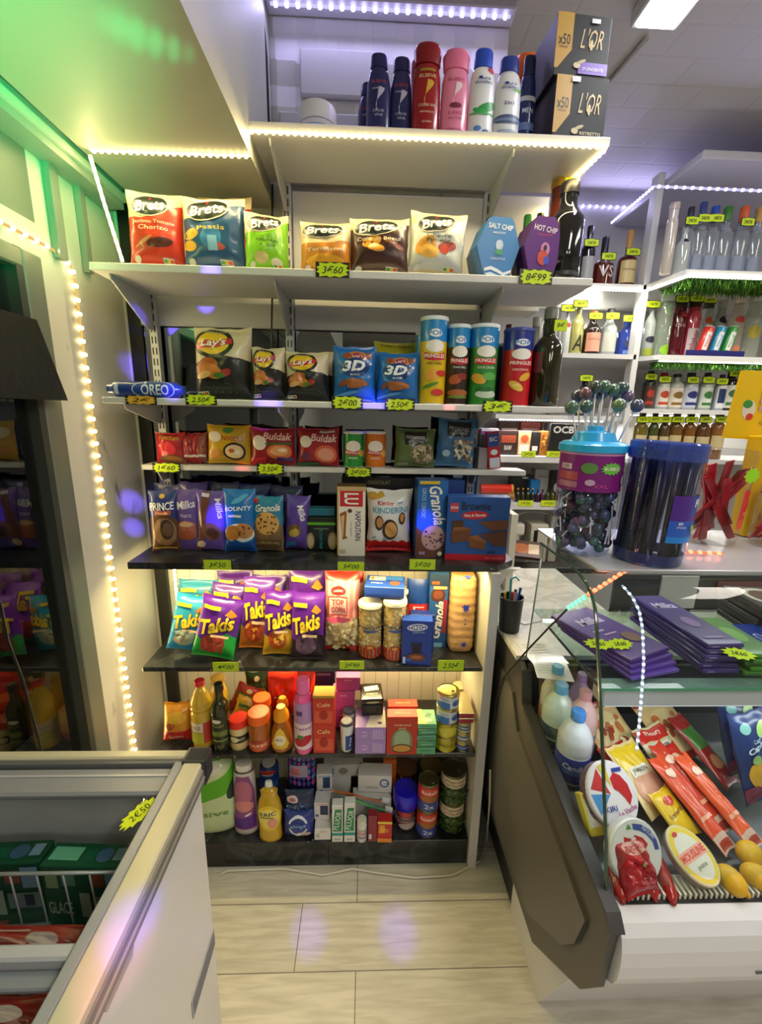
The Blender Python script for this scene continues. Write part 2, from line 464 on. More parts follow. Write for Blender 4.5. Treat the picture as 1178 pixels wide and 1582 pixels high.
# ------------------------------------------------------------------ room shell
XL, YB = -.76, 1.45
struct(MB().box(-1.6, 3.6, -4.6, 3.4, -.06, 0, FLOOR), 'floor')
struct(MB().box(-.86, 3.6, -4.6, 3.4, CEIL, CEIL + .08, CEILM), 'ceiling')
w = MB()
w.box(XL - .1, XL, 1.115, YB + .1, 0, CEIL, WALLP)            # pier between the window and the corner
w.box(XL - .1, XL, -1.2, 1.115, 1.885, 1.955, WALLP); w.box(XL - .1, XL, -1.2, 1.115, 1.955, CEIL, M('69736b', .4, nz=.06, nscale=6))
w.box(XL - .1, XL, -1.2, 1.115, 0, .12, WALLP)
w.box(XL - .1, XL, -4.6, -1.2, 0, CEIL, WALLP)
struct(w, 'wall_left')
w = MB()
w.box(XL, .385, YB + .006, YB + .1, 1.12, 2.2, WALLP)
w.box(XL, .385, YB + .006, YB + .1, 0, 1.12, GROOVE)
w.box(XL, .385, YB + .006, YB + .1, 2.2, CEIL, QUILT)
w.box(.385, .545, YB + .006, YB + .1, 1.88, 2.2, WALLP)
struct(w, 'wall_back')
struct(MB().box(.3, 3.6, 2.4, 2.5, 0, CEIL, M('cfcfd2', .5, nz=.05, nscale=6)), 'wall_far')
struct(MB().box(3.5, 3.6, -4.6, 2.4, 0, CEIL, M('c9c6c0', .6, nz=.05, nscale=5)), 'wall_right')
struct(MB().box(XL - .1, 3.6, -4.6, -4.5, 0, CEIL, M('b4b2ae', .6, nz=.08, nscale=3)), 'wall_front')
# soffit over the freezer side, with the shutter rail along the window
s_ = MB()
s_.box(-.68, -.285, -2.2, YB, 2.14, CEIL, M('a9aa9c', .55, nz=.04, nscale=4))
s_.box(XL, -.68, -2.2, YB, 2.165, CEIL, M('8f938a', .4))
struct(s_, 'trim_1')
s_ = MB()
s_.box(XL, -.70, -2.2, 1.40, 2.10, 2.165, M('9aa098', .35))
s_.box(-.712, -.69, -2.2, 1.40, 2.118, 2.135, M('c8c8be', .3))
s_.box(-.757, -.742, 1.16, 1.19, 1.90, 2.10, M('8a9088', .4)); s_.box(-.757, -.742, 1.27, 1.29, 1.90, 2.10, M('8a9088', .4))
struct(s_, 'trim_2')
struct(MB().box(-.742, -.702, YB - .012, YB + .005, 0, 2.14, M('121412', .35)), 'trim_3')
# window by the freezer: frame, pane; the street behind it is dark
win = thing('window_1', 'tall shop window beside the chest freezer, dark night street outside', 'window'); win['kind'] = 'structure'
fr = MB(); FRM = M('7c8178', .35, .3)
fr.box(XL - .05, XL + .004, 1.055, 1.115, .12, 1.885, FRM, .004)
fr.box(XL - .05, XL + .002, 1.035, 1.055, .12, 1.885, M('3c403c', .4))
fr.box(XL - .05, XL + .004, -1.2, 1.055, 1.845, 1.885, FRM, .004)
fr.box(XL - .05, XL + .004, -1.2, 1.055, .12, .17, FRM, .004)
fr.box(XL - .05, XL + .004, -.2, -.15, .17, 1.845, FRM, .004)
fr.obj('window_frame', win)
MB().box(XL - .03, XL - .024, -1.2, 1.04, .17, 1.845, G('c8d0cc', 1.0, .01, 1.9)).obj('window_pane', win)
# street side: dark pavement, dark facade, a parked car
struct(MB().box(-6, XL - .1, -5, 5, -.12, -.02, M('1c1c1d', .8, nz=.3, nscale=20)), 'ground')
struct(MB().box(-5.2, -5, -5, 5, 0, 4, M('131415', .8, nz=.4, nscale=2)), 'wall_street')
car = thing('parked_car', 'dark parked car seen faintly through the shop window', 'car', (-2.3, 1.5, 0))
cb = MB(); CARM = M('16181b', .25, .4, .6)
cb.prism([(-1.9, .25), (2.1, .25), (2.15, .75), (1.5, .85), (.9, 1.32), (-.7, 1.38), (-1.5, .9), (-1.95, .8)], -.75, .75, CARM, 'x')
cb.obj('body', car)
MB().prism([(-1.25, .92), (1.2, .92), (.8, 1.25), (-.65, 1.3)], .751, .757, M('050607', .1), 'x').obj('side_window', car)
MB().tube([(.765, 1.3 * math.cos(t), .92 + .4 * math.sin(t)) for t in [math.pi * i / 16 for i in range(17)]], .012, M('a9adb0', .2, 1.0)).obj('window_trim', car)
for yy in (-1.2, 1.3):
    MB().tube([(.6, yy, .3), (.78, yy, .3)], .3, M('0b0b0b', .7), 24).obj('wheel', car)
# dark board standing against the window
tag(MB().prism([(-.6, 1.565), (1.095, 1.565), (1.03, 1.735), (-.6, 1.745)], XL + .02, XL + .032, M('1b1d1c', .45, bump=.15), 'x').obj('black_board'),
    'flat black board hung across the window glass on the left', 'board')
# cable hanging at the window
tag(MB().tube([P(0, 930, X=-.735), P(12, 990, X=-.735), P(35, 1050, X=-.735), P(62, 1150, X=-.735), P(70, 1190, X=-.735)], .0028, BLACK).obj('window_cable'),
    'thin black power cable hanging down the shop window', 'cable')
tag(MB().box(-.745, -.715, P(30, 1030, X=-.735).y - .01, P(30, 1030, X=-.735).y + .012, .60, .64, BLACK, .003).obj('cable_adapter'),
    'small black connector on the cable in front of the window', 'adapter')

# ------------------------------------------------------------------ light strips
def led_strip(label, pts, nrm, color, em, pitch=.0165, watts=7, cat='light strip', bead=.0044, glow=3.0, seg_light=True, tape=False):
    pts = [Vector(p) for p in pts]; nrm = Vector(nrm).normalized()
    m = MB(); o0 = pts[0]; EM = E(color, em); TM = E((1.0, .62, .16) if tape else color, glow)
    for a, b in zip(pts[:-1], pts[1:]):
        d = (b - a); L = d.length; d.normalize(); s = d.cross(nrm).normalized()
        n = max(1, int(L / pitch)); rings = [(0.0, 0)]
        for i in range(n):
            c = L * (i + .5) / n; h = min(bead, L / n * .45)
            rings += [(c - h, 0), (c - h * .6, 1), (c + h * .6, 1), (c + h, 0)]
        rings.append((L, 0)); vs = []; fs = [[], []]
        for q, up in rings:
            c = a + d * q - o0; w_ = bead * .9 if up else min(.004, bead); t_ = bead * 1.1 if up else .0014
            vs += [c - s * w_, c + s * w_, c + s * w_ * .8 + nrm * t_, c - s * w_ * .8 + nrm * t_]
        for k in range(len(rings) - 1):
            g = 1 if (rings[k][1] or rings[k + 1][1]) else 0
            for e_ in range(4):
                f_ = (e_ + 1) % 4; fs[g].append((4 * k + e_, 4 * k + f_, 4 * k + 4 + f_, 4 * k + 4 + e_))
        nf = len(fs[0]); m.add(vs, fs[0] + fs[1], TM); 
        bi = m.mat(EM)
        for k in range(len(m.mi) - len(fs[1]), len(m.mi)): m.mi[k] = bi
        if watts and seg_light:
            mm = (a + b) / 2 + nrm * .009
            l = lamp('led_strip_light', 'AREA', mm, watts * L * LEDW, color, .004, L)
            y = d; x = y.cross(-nrm).normalized()
            l.rotation_euler = Matrix((x, y, -nrm)).transposed().to_euler()
    return tag(m.obj('led_strip', None, o0), label, cat)
YF = 1.18
S1, S2, S3, S4, S5, S6, S7, S8 = 2.208, 1.899, 1.578, 1.383, 1.119, .782, .465, .107
YF4 = 1.325
# round the window on the wall
led_strip('warm light strip running down the wall beside the window', [(XL + .006, 1.222, .40), (XL + .006, 1.222, 1.87)], (1, -.12, 0), WARM, 16, .033, 5, bead=.0050, glow=.9, tape=True)
led_strip('warm light strip along the top of the shop window', [(XL + .006, 1.221, 1.875), (XL + .006, 1.215, 1.895), (XL + .006, 1.19, 1.908), (XL + .006, 1.15, 1.915), (XL + .006, -.6, 1.915)], (1, -.05, 0), WARM, 16, .033, 2.5, bead=.0050, glow=.9, tape=True)
# front edge under the soffit, drop on the left, step up to the top shelf and along its edge
led_strip('warm light strip hooked under the ceiling box above the left crisp bags', [(-.655, 1.18, 2.135), (-.285, 1.175, 2.135)], (0, 0, -1), WARM, 15, .0165, 12)
led_strip('warm light strip hanging down left of the red crisp bag', [(-.662, 1.19, 2.13), (-.652, 1.21, 2.04), (-.632, 1.23, 1.915)], (.3, -1, 0), WARM, 15, .0165, 6)
led_strip('warm light strip along the front edge under the top shelf', [(-.287, 1.177, 2.140), (-.287, 1.177, 2.186), (.57, 1.177, 2.186)], (0, -.25, -1), WARM, 17, .0165, 14)
led_strip('warm light strip running back under the right end of the top shelf', [(.57, 1.185, 2.186), (.545, 1.44, 2.186)], (0, 0, -1), WARM, 15, .0165, 12)
led_strip('warm light strip hidden under the black shelf over the snack bags', [(-.66, 1.215, S5 - .023), (.36, 1.215, S5 - .023)], (0, .35, -1), WARM, 14, .0165, 16)
led_strip('warm light strip standing in the left corner of the snack bag shelf', [(-.655, 1.40, .80), (-.655, 1.40, S5 - .03)], (1, -.4, 0), WARM, 14, .0165, 5)
led_strip('warm light strip under the marble shelf above the bottles and tins', [(-.40, 1.40, S6 - .022), (.35, 1.40, S6 - .022)], (0, -.5, -1), WARM, 14, .0165, 16)
# violet strip in the recess above the top shelf
led_strip('violet white light strip at the top of the recess above the shampoo', [(-.27, YB - .045, 2.597), (.372, YB - .045, 2.597)], (0, -.5, -1), VIOLET, 9, .028, 6, bead=.0055, glow=1.2)
fx = MB(); fx.box(-.285, .385, YB - .06, YB, 2.605, 2.625, M('c8c6d0', .4), .003); fx.box(-.285, .385, YB - .08, YB, 2.625, 2.635, M('a5a3ad', .4))
struct(fx, 'trim_5')
# low wall panels seen in the recess
q = MB(); q.box(-.20, .03, YB - .012, YB + .006, 2.42, 2.53, M('c2c1c0', .5), .004); q.box(-.26, .38, YB - .02, YB + .006, 2.20, 2.375, M('b9b9ba', .5), .004)
struct(q, 'trim_6')

# ------------------------------------------------------------------ ceiling lamps
def ceiling_lamp(x, y, w, l, label, em, col='ffffff'):
    t = thing('ceiling_lamp', label, 'lamp', (x, y, CEIL))
    MB().box(-w / 2 - .012, w / 2 + .012, -l / 2 - .012, l / 2 + .012, -.04, 0, M('dddddd', .3), .004).obj('housing', t)
    MB().box(-w / 2, w / 2, -l / 2, l / 2, -.048, -.0401, E(col, em), .004).obj('diffuser', t)
    return t
ceiling_lamp(.79, 1.09, .11, .70, 'white ceiling lamp at the top right above the bottle shelves', 9)
ceiling_lamp(.9, -.5, .25, 1.0, 'ceiling lamp behind the viewer over the counter', 4)
ceiling_lamp(.5, -2.2, .25, 1.0, 'ceiling lamp far behind the viewer on the window side', 4)
ceiling_lamp(1.9, .6, .25, 1.0, 'ceiling lamp over the staff side of the counter', 4)
ceiling_lamp(1.4, -2.0, .25, 1.0, 'ceiling lamp far behind the viewer on the counter side', 4)
cc = P(940, 105, Z=CEIL - .006); cd = P(1005, 40, Z=CEIL - .006)
tag(MB().tube([P(905, 170, Z=CEIL - .008), P(1000, 60, Z=CEIL - .008)], .007, M('b8b6b2', .5)).obj('cable_duct'), 'thin white duct running across the ceiling to the lamp', 'duct')

# ------------------------------------------------------------------ shelving
def upright(x, z0, z1, label):
    u = MB(); u.box(-.012, .012, -.012, .012, 0, z1 - z0, METALW, .001)
    n = int((z1 - z0) / .032)
    for i in range(n):
        for dx in (-.005, .005):
            u.box(dx - .0018, dx + .0018, -.0126, -.0119, .012 + i * .032, .032 + i * .032, M('2b2d30', .6))
    o = u.obj('shelf_upright', None, (x, YB - .028, z0))
    return tag(o, label, 'shelf upright', 'slotted shelf uprights')
upright(-.655, 1.125, 2.135, 'slotted metal upright at the left end of the shelves')
upright(-.242, 1.125, S1 - .02, 'slotted metal upright behind the middle crisp bags')
upright(.352, 1.125, S1 - .02, 'slotted metal upright at the right end of the shelves')
def shelf(label, x0, x1, yf, z, th, mat, brackets=(), bd=.075, name='shelf', back=YB - .042, poly=None):
    t = thing(name, label, 'shelf', (0, 0, z - th))
    b = MB()
    if poly: b.prism(poly, 0, th, mat, 'z')
    else: b.box(x0, x1, yf, back, 0, th, mat, .0015)
    b.obj('board', t)
    for bx in brackets:
        MB().prism([(yf + .025, 0), (back, 0), (back, -bd), (back - .03, -bd), (yf + .03, -.014)], bx - .002, bx + .002, METALW, 'x').obj('bracket', t)
    return t
shelf('white top shelf lined with shampoo bottles under the ceiling', -.287, .576, YF, S1, .02, WHITE, (-.242, .352))
shelf('white second shelf holding the large crisp bags', -.689, .575, YF, S2, .018, WHITE, (-.655, -.242, .352), .10)
shelf('white third shelf with crisp tubes and blue snack bags', -.697, .54, YF, S3, .016, WHITE, (-.655, -.242, .352), .055)
shelf('shallow white fourth shelf with noodle packets and nuts', -.689, .505, YF4, S4, .016, WHITE, (-.655, -.242, .352), .04)
t = shelf('black marble shelf with biscuit packets at chest height', 0, 0, 0, S5, .02, MARBLE, poly=[(-.682, YF), (.393, YF), (.455, YF + .055), (.455, YB - .01), (-.69, YB - .01)])
shelf('black marble shelf with purple snack bags and popcorn', -.675, .372, YF, S6, .016, MARBLE, back=YB)
shelf('black marble shelf with oil bottles, jars and tins', -.675, .372, YF, S7, .016, MARBLE, back=YB)
t = thing('shelf_plinth', 'black marble plinth under the bottom row of cleaning products', 'plinth', (0, 0, 0))
MB().box(-.675, .372, YF, YB, .092, S8, MARBLE, .001).obj('board', t)
MB().box(-.675, -.115, YF + .004, YF + .022, 0, .092, MARBLE).obj('front_panel', t); MB().box(-.113, .372, YF + .004, YF + .022, 0, .092, MARBLE).obj('front_panel', t)
sp = thing('shelf_side_panel', 'tall white side panel closing the right end of the lower shelves', 'panel', (.388, 0, 0))
MB().box(-.014, .014, YF - .012, YB, 0, S5 - .021, M('d8d4c6', .4), .002).obj('panel', sp)
MB().box(-.0145, .0145, YF - .013, YF - .0121, 0, S5 - .021, M('c9c9c9', .3)).obj('edge_band', sp)
arc = [(.016, -.14)] + [(.016 + .075 * (1 - math.cos(a)), -.14 + .118 * math.sin(a)) for a in [math.pi / 2 * i / 10 for i in range(1, 11)]] + [(.016, -.022)]
MB().prism([(a, b + S5) for a, b in arc], YF + .03, YF + .05, M('d8d4c6', .4), 'y').obj('corner_bracket', sp)
# back panels: mirror behind the middle shelves, white metal sheet behind the crisp bags
struct(MB().box(-.70, .385, YB - .004, YB + .004, S5, 1.80, proc('grey_mirror', lambda nt, b: b.inputs['Base Color'].__setattr__('default_value', (.30, .32, .33, 1)), .02, 1.0)), 'trim_7')
tag(MB().box(-.228, .338, YB - .02, YB - .012, 1.80, S1 - .03, M('cfd0d0', .35, .05), .002).obj('shelf_back_panel'), 'plain white metal sheet behind the crisp bags of the second shelf', 'panel')
tag(MB().box(-.70, -.255, YB - .02, YB - .012, 1.80, 1.885, M('c3c6ca', .38, .05), .002).obj('shelf_back_panel'), 'narrow grey metal strip under the second shelf on the left', 'panel')
# cables on the shelves
tag(MB().tube([P(405, 5, Y=1.40), P(412, 90, Y=1.40), P(416, 190, Y=1.40)], .003, BLACK).obj('wall_cable'), 'thin black cable hanging left of the recess above the top shelf', 'cable')
tag(MB().tube([P(421, 285, Y=1.41), P(421, 330, Y=1.41), P(421, 408, Y=1.41)], .003, BLACK).obj('wall_cable'), 'thin dark cable behind the green crisp bag', 'cable')
tag(MB().tube([P(421, 445, Y=1.40), P(420, 500, Y=1.40), P(420, 545, Y=1.40)], .0028, BLACK).obj('wall_cable'), 'thin dark cable hanging below the second shelf beside the middle upright', 'cable')
pts = [P(340, 1352, Z=.006), P(352, 1345, Z=.006), P(440, 1342, Z=.006), P(500, 1352, Z=.006), P(545, 1342, Z=.006), P(580, 1348, Z=.006), P(640, 1356, Z=.006), P(700, 1352, Z=.006), P(742, 1330, Z=.006)]
pts = [p + (q - p) * f for p, q in zip(pts, pts[1:]) for f in (0, .5)] + [pts[-1]]
tag(MB().tube(pts, .0035, M('d2cfc4', .5)).obj('floor_cable'), 'thin white cable lying on the floor in front of the plinth', 'cable')
tag(MB().tube([P(742, 1330, Z=.006), P(752, 1300, Z=.02), P(757, 1240, X=.415), P(758, 1190, X=.41)], .003, M('b4b2ab', .5)).obj('side_cable'), 'thin pale cable climbing the outside of the white side panel', 'cable')
# ------------------------------------------------------------------ product builders
def fit(x0, x1, y0, Z, Y=None, y1=None, T=0.0):
    """place a thing whose front shows at x0..x1 with its top at y0 and its foot on height Z"""
    xm = (x0 + x1) / 2
    if Y is None: Y = P(xm, y1, Z=Z).y
    top = P(xm, y0, Y=Y).z; ym = (y0 + (y1 or y0 + 80)) / 2
    a, b = P(x0, ym, Y=Y), P(x1, ym, Y=Y)
    return (a.x + b.x) / 2, Y, b.x - a.x, top - Z
def base_obj(mb, name, label, cat, X, Y, Z, rx=0, ry=0, rz=0, group=None, parts=()):
    """one mesh, or an empty with named parts"""
    if not parts:
        return tag(mb.obj(name, None, (X, Y, Z), (R(rx), R(ry), R(rz))), label, cat, group)
    t = thing(name, label, cat, (X, Y, Z), (R(rx), R(ry), R(rz)), group)
    mb.obj(parts[0], t)
    for m2, n2 in parts[1:]: m2.obj(n2, t)
    return t
def bag_mesh(W, H, T, base, dec, seed=0, back=None, seal=.045, wr=.0022, low=1.0, pinch=.05, taper=0.0):
    off = seed * 7.31
    def prof(u, v, sgn):
        vv = min(1, max(0, (v - seal) / (1 - 2 * seal)))
        vv = vv ** low
        b = max(0, 1 - abs(2 * u - 1) ** 2.4) ** .55 * max(0, 1 - abs(2 * vv - 1) ** 3.0) ** .65
        n = noise.noise(Vector((u * 3.1 + off, v * 3.7, sgn * 3))) * 1.0 + noise.noise(Vector((u * 8 + off, v * 7, sgn))) * .5
        crease = abs(noise.noise(Vector((u * 5 + off + 9, v * 4.0, sgn * 2)))) * 1.5
        y = T / 2 * b + wr * (n * 1.6 + crease) * (0.35 + b) * (4 * vv * (1 - vv) + .15)
        if v < seal or v > 1 - seal: y += .0004 * math.sin(v * H / .0022)
        return y + .0008
    def xw(u, v):
        p = 1 - pinch * max(0, math.sin(math.pi * v)) ** .8 - taper * v
        return (u - .5) * W * p + .0018 * noise.noise(Vector((off, v * 6, u * 2)))
    def zz(u, v):
        return v * H + .006 * (v - .5) * (1 - (2 * u - 1) ** 2) * -1.5 + .004 * v * noise.noise(Vector((u * 4 + off, 0, 0)))
    def S(u, v, e): return (xw(u, v), -prof(u, v, 1) - e, zz(u, v))
    def B(u, v): return (xw(u, v), prof(u, v, -1), zz(u, v))
    m = MB(); bm_ = M(base, .32, coat=.25); bk = M(back or base, .35, coat=.2)
    nu, nv = 16, 26
    m.grid(lambda u, v: S(u, v, 0), nu, nv, bm_)
    m.grid(lambda u, v: B(u, v), nu, nv, bk, flip=True)
    edge = []
    for k in range(nv):                                   # close the two sides and the two seals
        for u in (0, 1):
            a, b = k / nv, (k + 1) / nv
            m.add([S(u, a, 0), S(u, b, 0), B(u, b), B(u, a)], [(0, 1, 2, 3)], bm_)
    for k in range(nu):
        for v in (0, 1):
            a, b = k / nu, (k + 1) / nu
            m.add([S(a, v, 0), S(b, v, 0), B(b, v), B(a, v)], [(0, 1, 2, 3)], bm_)
    dd = []
    for it in dec:
        it = list(it)
        ci = {'t': 6, 'r': 5, 'e': 5, 'p': 2, 's': 5}[it[0]]
        if isinstance(it[ci], str): it[ci] = M(it[ci], .32, coat=.25)
        dd.append(tuple(it))
    decals(m, S, W, H, dd, L=max(.006, W / 14), e0=.0009, de=.00035)
    return m
def bag(name, label, cat, x0, x1, y0, Z, base, dec, T=.05, Y=None, y1=None, rx=-4, ry=0, rz=0, group=None, seed=None, sw=1.0, sh=1.0, dx=0, dz=0.0, **kw):
    X, Yf, W, H = fit(x0, x1, y0, Z, Y, y1)
    W *= sw; H *= sh
    m = bag_mesh(W, H, T, base, dec, seed if seed is not None else int(x0), **kw)
    lift = abs(math.sin(R(ry))) * W / 2 + abs(math.sin(R(rx))) * .0 + .001 + dz
    return base_obj(m, name, label, cat, X + dx, Yf + T / 2, Z + lift, rx, ry, rz, group)
def box_mesh(W, D, H, base, front=(), top=(), left=(), right=(), c=.0012, rough=.4):
    m = MB(); m.box(-W / 2, W / 2, -D / 2, D / 2, 0, H, M(base, rough), c)
    if front: decals(m, flatS(W, H, -D / 2), W, H, front)
    if top: decals(m, topS(W, D, H), W, D, top)
    if left: decals(m, leftS(D, H, -W / 2), D, H, left)
    if right: decals(m, rightS(D, H, W / 2), D, H, right)
    return m
def box(name, label, cat, x0, x1, y0, Z, base, front=(), top=(), left=(), right=(), D=.05, Y=None, y1=None, rx=0, ry=0, rz=0, group=None, rough=.4, sw=1.0, sh=1.0, dx=0.0):
    X, Yf, W, H = fit(x0, x1, y0, Z, Y, y1)
    W *= sw; H *= sh
    m = box_mesh(W, D, H, base, front, top, left, right, rough=rough)
    lift = abs(math.sin(R(ry))) * W / 2 + abs(math.sin(R(rx))) * D / 2 + .0005
    return base_obj(m, name, label, cat, X + dx, Yf + D / 2, Z + lift, rx, ry, rz, group)
def rprof(pr, W, H):
    """profile given in fractions of the width and the height"""
    return [((p[0] * W / 2, p[1] * H) + tuple(p[2:])) for p in pr]
def rfun(pr):
    pts = sorted([(p[1], p[0]) for p in pr if p[0] > 0])
    def f(z):
        for (z0, r0), (z1, r1) in zip(pts, pts[1:]):
            if z0 <= z <= z1 and z1 > z0: return r0 + (r1 - r0) * (z - z0) / (z1 - z0)
        return pts[0][1] if z < pts[0][0] else pts[-1][1]
    return f
def smoothp(pr, n=3):
    """round a profile off with a few extra rings (bands keep their material)"""
    out = [pr[0]]
    for i in range(1, len(pr)):
        a, b = pr[i - 1], pr[i]
        for k in range(1, n + 1):
            t = k / n; out.append((a[0] + (b[0] - a[0]) * t, a[1] + (b[1] - a[1]) * t) + tuple(b[2:]))
    return out
def turned(name, label, cat, x0, x1, y0, Z, body, cap=None, dec=(), mat='ffffff', capmat='ffffff', Y=None, y1=None, rx=0, ry=0, rz=0, group=None,
           flat=1.0, seg=24, rough=.25, extra=None, dspan=math.pi, capname='cap', sw=1.0, dz=0.0, sheet=None):
    """a turned bottle, jar or can: body and cap profiles in fractions of width and height"""
    X, Yf, W, H = fit(x0, x1, y0, Z, Y, y1)
    W *= sw
    if Z + H < EYE - .1:
        kc = max([q[0] for q in (cap or body)[-3:]]); H = P((x0 + x1) / 2, y0, Y=Yf + W * flat * (.5 + .5 * min(1, kc))).z - Z
    bm_ = mat if not isinstance(mat, str) else M(mat, rough, coat=.3)
    m = MB(); bp = rprof(body, W, H)
    m.lathe(bp, bm_, seg, sy=flat)
    if dec:
        f = rfun(bp); S0 = cylS(f, H, 0, dspan)
        S = (lambda u, v, e: (lambda q: (q[0], q[1] * flat - (e * (1 - flat)), q[2]))(S0(u, v, e)))
        decals(m, S, W / 2 * dspan, H, dec, L=max(.004, W / 12), e0=.0006, de=.00025)
    parts = ()
    if cap:
        cm = MB(); cm.lathe(rprof(cap, W, H), capmat if not isinstance(capmat, str) else M(capmat, .35), seg, sy=flat if flat < 1 else 1)
        parts = ['body', (cm, capname)]
        if extra: parts += extra(W, H)
    elif extra:
        parts = ['body'] + extra(W, H)
    return base_obj(m, name, label, cat, X, Yf + W / 2 * flat, Z + .0005 + dz, rx, ry, rz, group, parts)
NEON = 'd4f01c'
def price_tag(label, x0, x1, y0, y1, Y, text, style='star', card=True, col=NEON, rz=0, group='neon price tags'):
    a, b = P(x0, (y0 + y1) / 2, Y=Y), P(x1, (y0 + y1) / 2, Y=Y)
    W = b.x - a.x; zt, zb = P((x0 + x1) / 2, y0, Y=Y).z, P((x0 + x1) / 2, y1, Y=Y).z; H = zt - zb
    m = MB(); S = flatS(W, H, -.0006)
    m.box(-W / 2, W / 2, -.0006, .0006, 0, H, BLACK if card else M('b9cf2a', .6))
    n = 22; pts = []
    for i in range(n):
        t = 2 * math.pi * i / n; k = .5 if i % 2 == 0 else .41
        c, s = math.cos(t), math.sin(t); q = 1 / max(abs(c), abs(s)) ** .75
        pts.append((.5 + k * c * q * .98, .5 + k * s * q * .98))
    if style == 'plain': pts = [(.02, .05), (.98, .05), (.98, .95), (.02, .95)]
    decals(m, S, W, H, [('p', pts, M(col, .6)), ('t', text, .5, .5, .62, .5, M('1d2a12', .6), 0, .25, .01)], e0=.0004)
    return tag(m.obj('price_tag', None, ((a.x + b.x) / 2, Y, zb), (0, 0, R(rz))), label, 'price tag', group)
CREAM, INKW, INKY = 'e3d0a4', 'f2efe6', 'f2d22a'
def oval_logo(text, u, v, ru, rv, rot=8, bg='15201b', fg='f4f1e8', dot=True, sh=.25):
    d = [('e', u, v, ru * 1.06, rv * 1.1, 'e9dcc0', rot), ('e', u, v, ru, rv, bg, rot)]
    d.append(('t', text, u, v - rv * .05, ru * 1.65, rv * 1.05, fg, rot, sh, .02))
    if dot: d.append(('e', u + .01, v + rv * .62, ru * .07, rv * .13, 'cc2a2a'))
    return d

# ================================================================== TOP SHELF (shampoo, coffee boxes)
def shampoo(label, x0, x1, y0, Y, body, cap, dec, capcol, flat=.6, capfrom=.80):
    bd = [(0, 0), (.82, 0), (.92, .02), (1.0, .12), (1.0, .45), (.95, .66), (.80, .78), (.62, capfrom)]
    cp = [(.62, capfrom), (.72, capfrom + .005), (.70, .965), (.60, .99), (0, 1.0)] if cap == 'top' else [(.62, capfrom), (.90, capfrom + .01), (.98, .93), (.8, .99), (0, 1.0)]
    return turned('shampoo_bottle', label, 'shampoo bottle', x0, x1, y0, S1, smoothp(bd, 2), cp, dec, body, capcol, Y=Y, flat=flat, rough=.25)
def looplogo(col, v=.5):
    return [('p', [(.5 + .16 * math.sin(t * 2) * (1.15 - t / 3.2), v + .13 * math.cos(t)) for t in [i * math.pi / 12 for i in range(12)]] + [(.44, v - .14), (.46, v - .02)], col)]
turned('cream_tub', 'round white tub with a pale lid on the top shelf, left of the bottles', 'tub', 459, 517, 150, S1,
       [(0, 0), (.95, 0), (1, .05), (1, .60), (.9, .62), (0, .62)], [(0, .62), (1.04, .62), (1.04, .92), (.95, 1), (0, 1)], [('r', .1, .2, .9, .5, '9fb8d6'), ('t', 'BIO', .5, .35, .3, .2, 'ffffff')], 'e9e9ec', 'f1f1f3', Y=1.27, capname='lid')
BLU = '252a66'
for nm, x0, x1, y0, Y in (('dark blue shampoo bottle half hidden behind its neighbours, furthest left', 553, 585, 122, 1.33),
                          ('dark blue shampoo bottle with a round cap, tallest of the blue ones on the left', 567, 605, 76, 1.23),
                          ('dark blue shampoo bottle directly left of the red one', 603, 640, 82, 1.24)):
    shampoo(nm, x0, x1, y0, Y, BLU, 'top', [('t', "ELSEVE", .5, .66, .42, .035, 'a33a4a'), ('t', "EXPERTISE", .5, .58, .34, .02, 'b9b9d8')] + looplogo('c9c5e4', .47) + [('t', 'COLOR', .5, .33, .3, .03, 'b5b6dd'), ('t', 'VIVE', .5, .28, .22, .03, 'b5b6dd'), ('t', 'SHAMPOOING', .5, .14, .34, .02, 'c4726a')], BLU, capfrom=.84)
shampoo('deep red shampoo bottle with a wide round cap', 640, 685, 60, 1.22, 'a01722', 'wide', [('r', .3, .70, .7, .74, 'a98b2c'), ('t', "ELSEVE", .5, .65, .4, .035, 'e3c890')] + looplogo('e0b23c', .48) + [('t', 'COLOR VIVE', .5, .35, .4, .03, 'e8c9b0'), ('t', 'MASQUE', .5, .28, .3, .02, 'e8c9b0'), ('t', 'SOIN', .5, .18, .2, .02, 'e8c9b0')], '8e1520', .62, .78)
shampoo('light pink shampoo bottle with a wide round cap', 685, 729, 70, 1.22, 'f48fb4', 'wide', [('t', "ELSEVE", .5, .66, .42, .035, 'b5446e')] + looplogo('fbe3ec', .5) + [('e', .5, .38, .14, .03, '7a2b46'), ('t', 'LISS', .5, .3, .3, .035, 'b5446e'), ('t', 'NUTRI', .5, .24, .3, .03, 'b5446e'), ('t', 'SHAMPOOING', .5, .12, .36, .02, 'a03b60')], 'f07fa6', .62, .78)
hs = [('e', .42, .67, .05, .015, '22388c'), ('t', 'head &', .52, .66, .3, .03, '22388c'), ('t', 'shoulders', .5, .62, .42, .035, '22388c')]
shampoo('white shampoo bottle with blue cap, red oval and green mint leaf print', 729, 770, 68, 1.22, 'f2f4f7', 'top', [('e', .75, .76, .15, .03, 'd9375e'), ('e', .6, .36, .3, .05, '2c9b4b', 20), ('e', .45, .32, .2, .03, '3bb05c', -15), ('r', .15, .29, .85, .31, '58b46c'), ('e', .4, .14, .1, .03, '5d8fd0'), ('e', .6, .10, .1, .03, '3b6bb8')] + hs, '2650c8', .6, .80)
shampoo('white shampoo bottle with dark blue cap and green leaf, right of the mint one', 769, 811, 80, 1.22, 'eef0f4', 'top', [('e', .75, .60, .15, .02, '6abf50'), ('t', '2in1', .5, .45, .25, .04, '26336e'), ('e', .5, .27, .42, .05, '4b5c86'), ('r', .1, .25, .9, .28, '7a8cb4'), ('r', .25, .12, .7, .15, 'aab4cc')] + hs, '2a3f96', .6, .82)
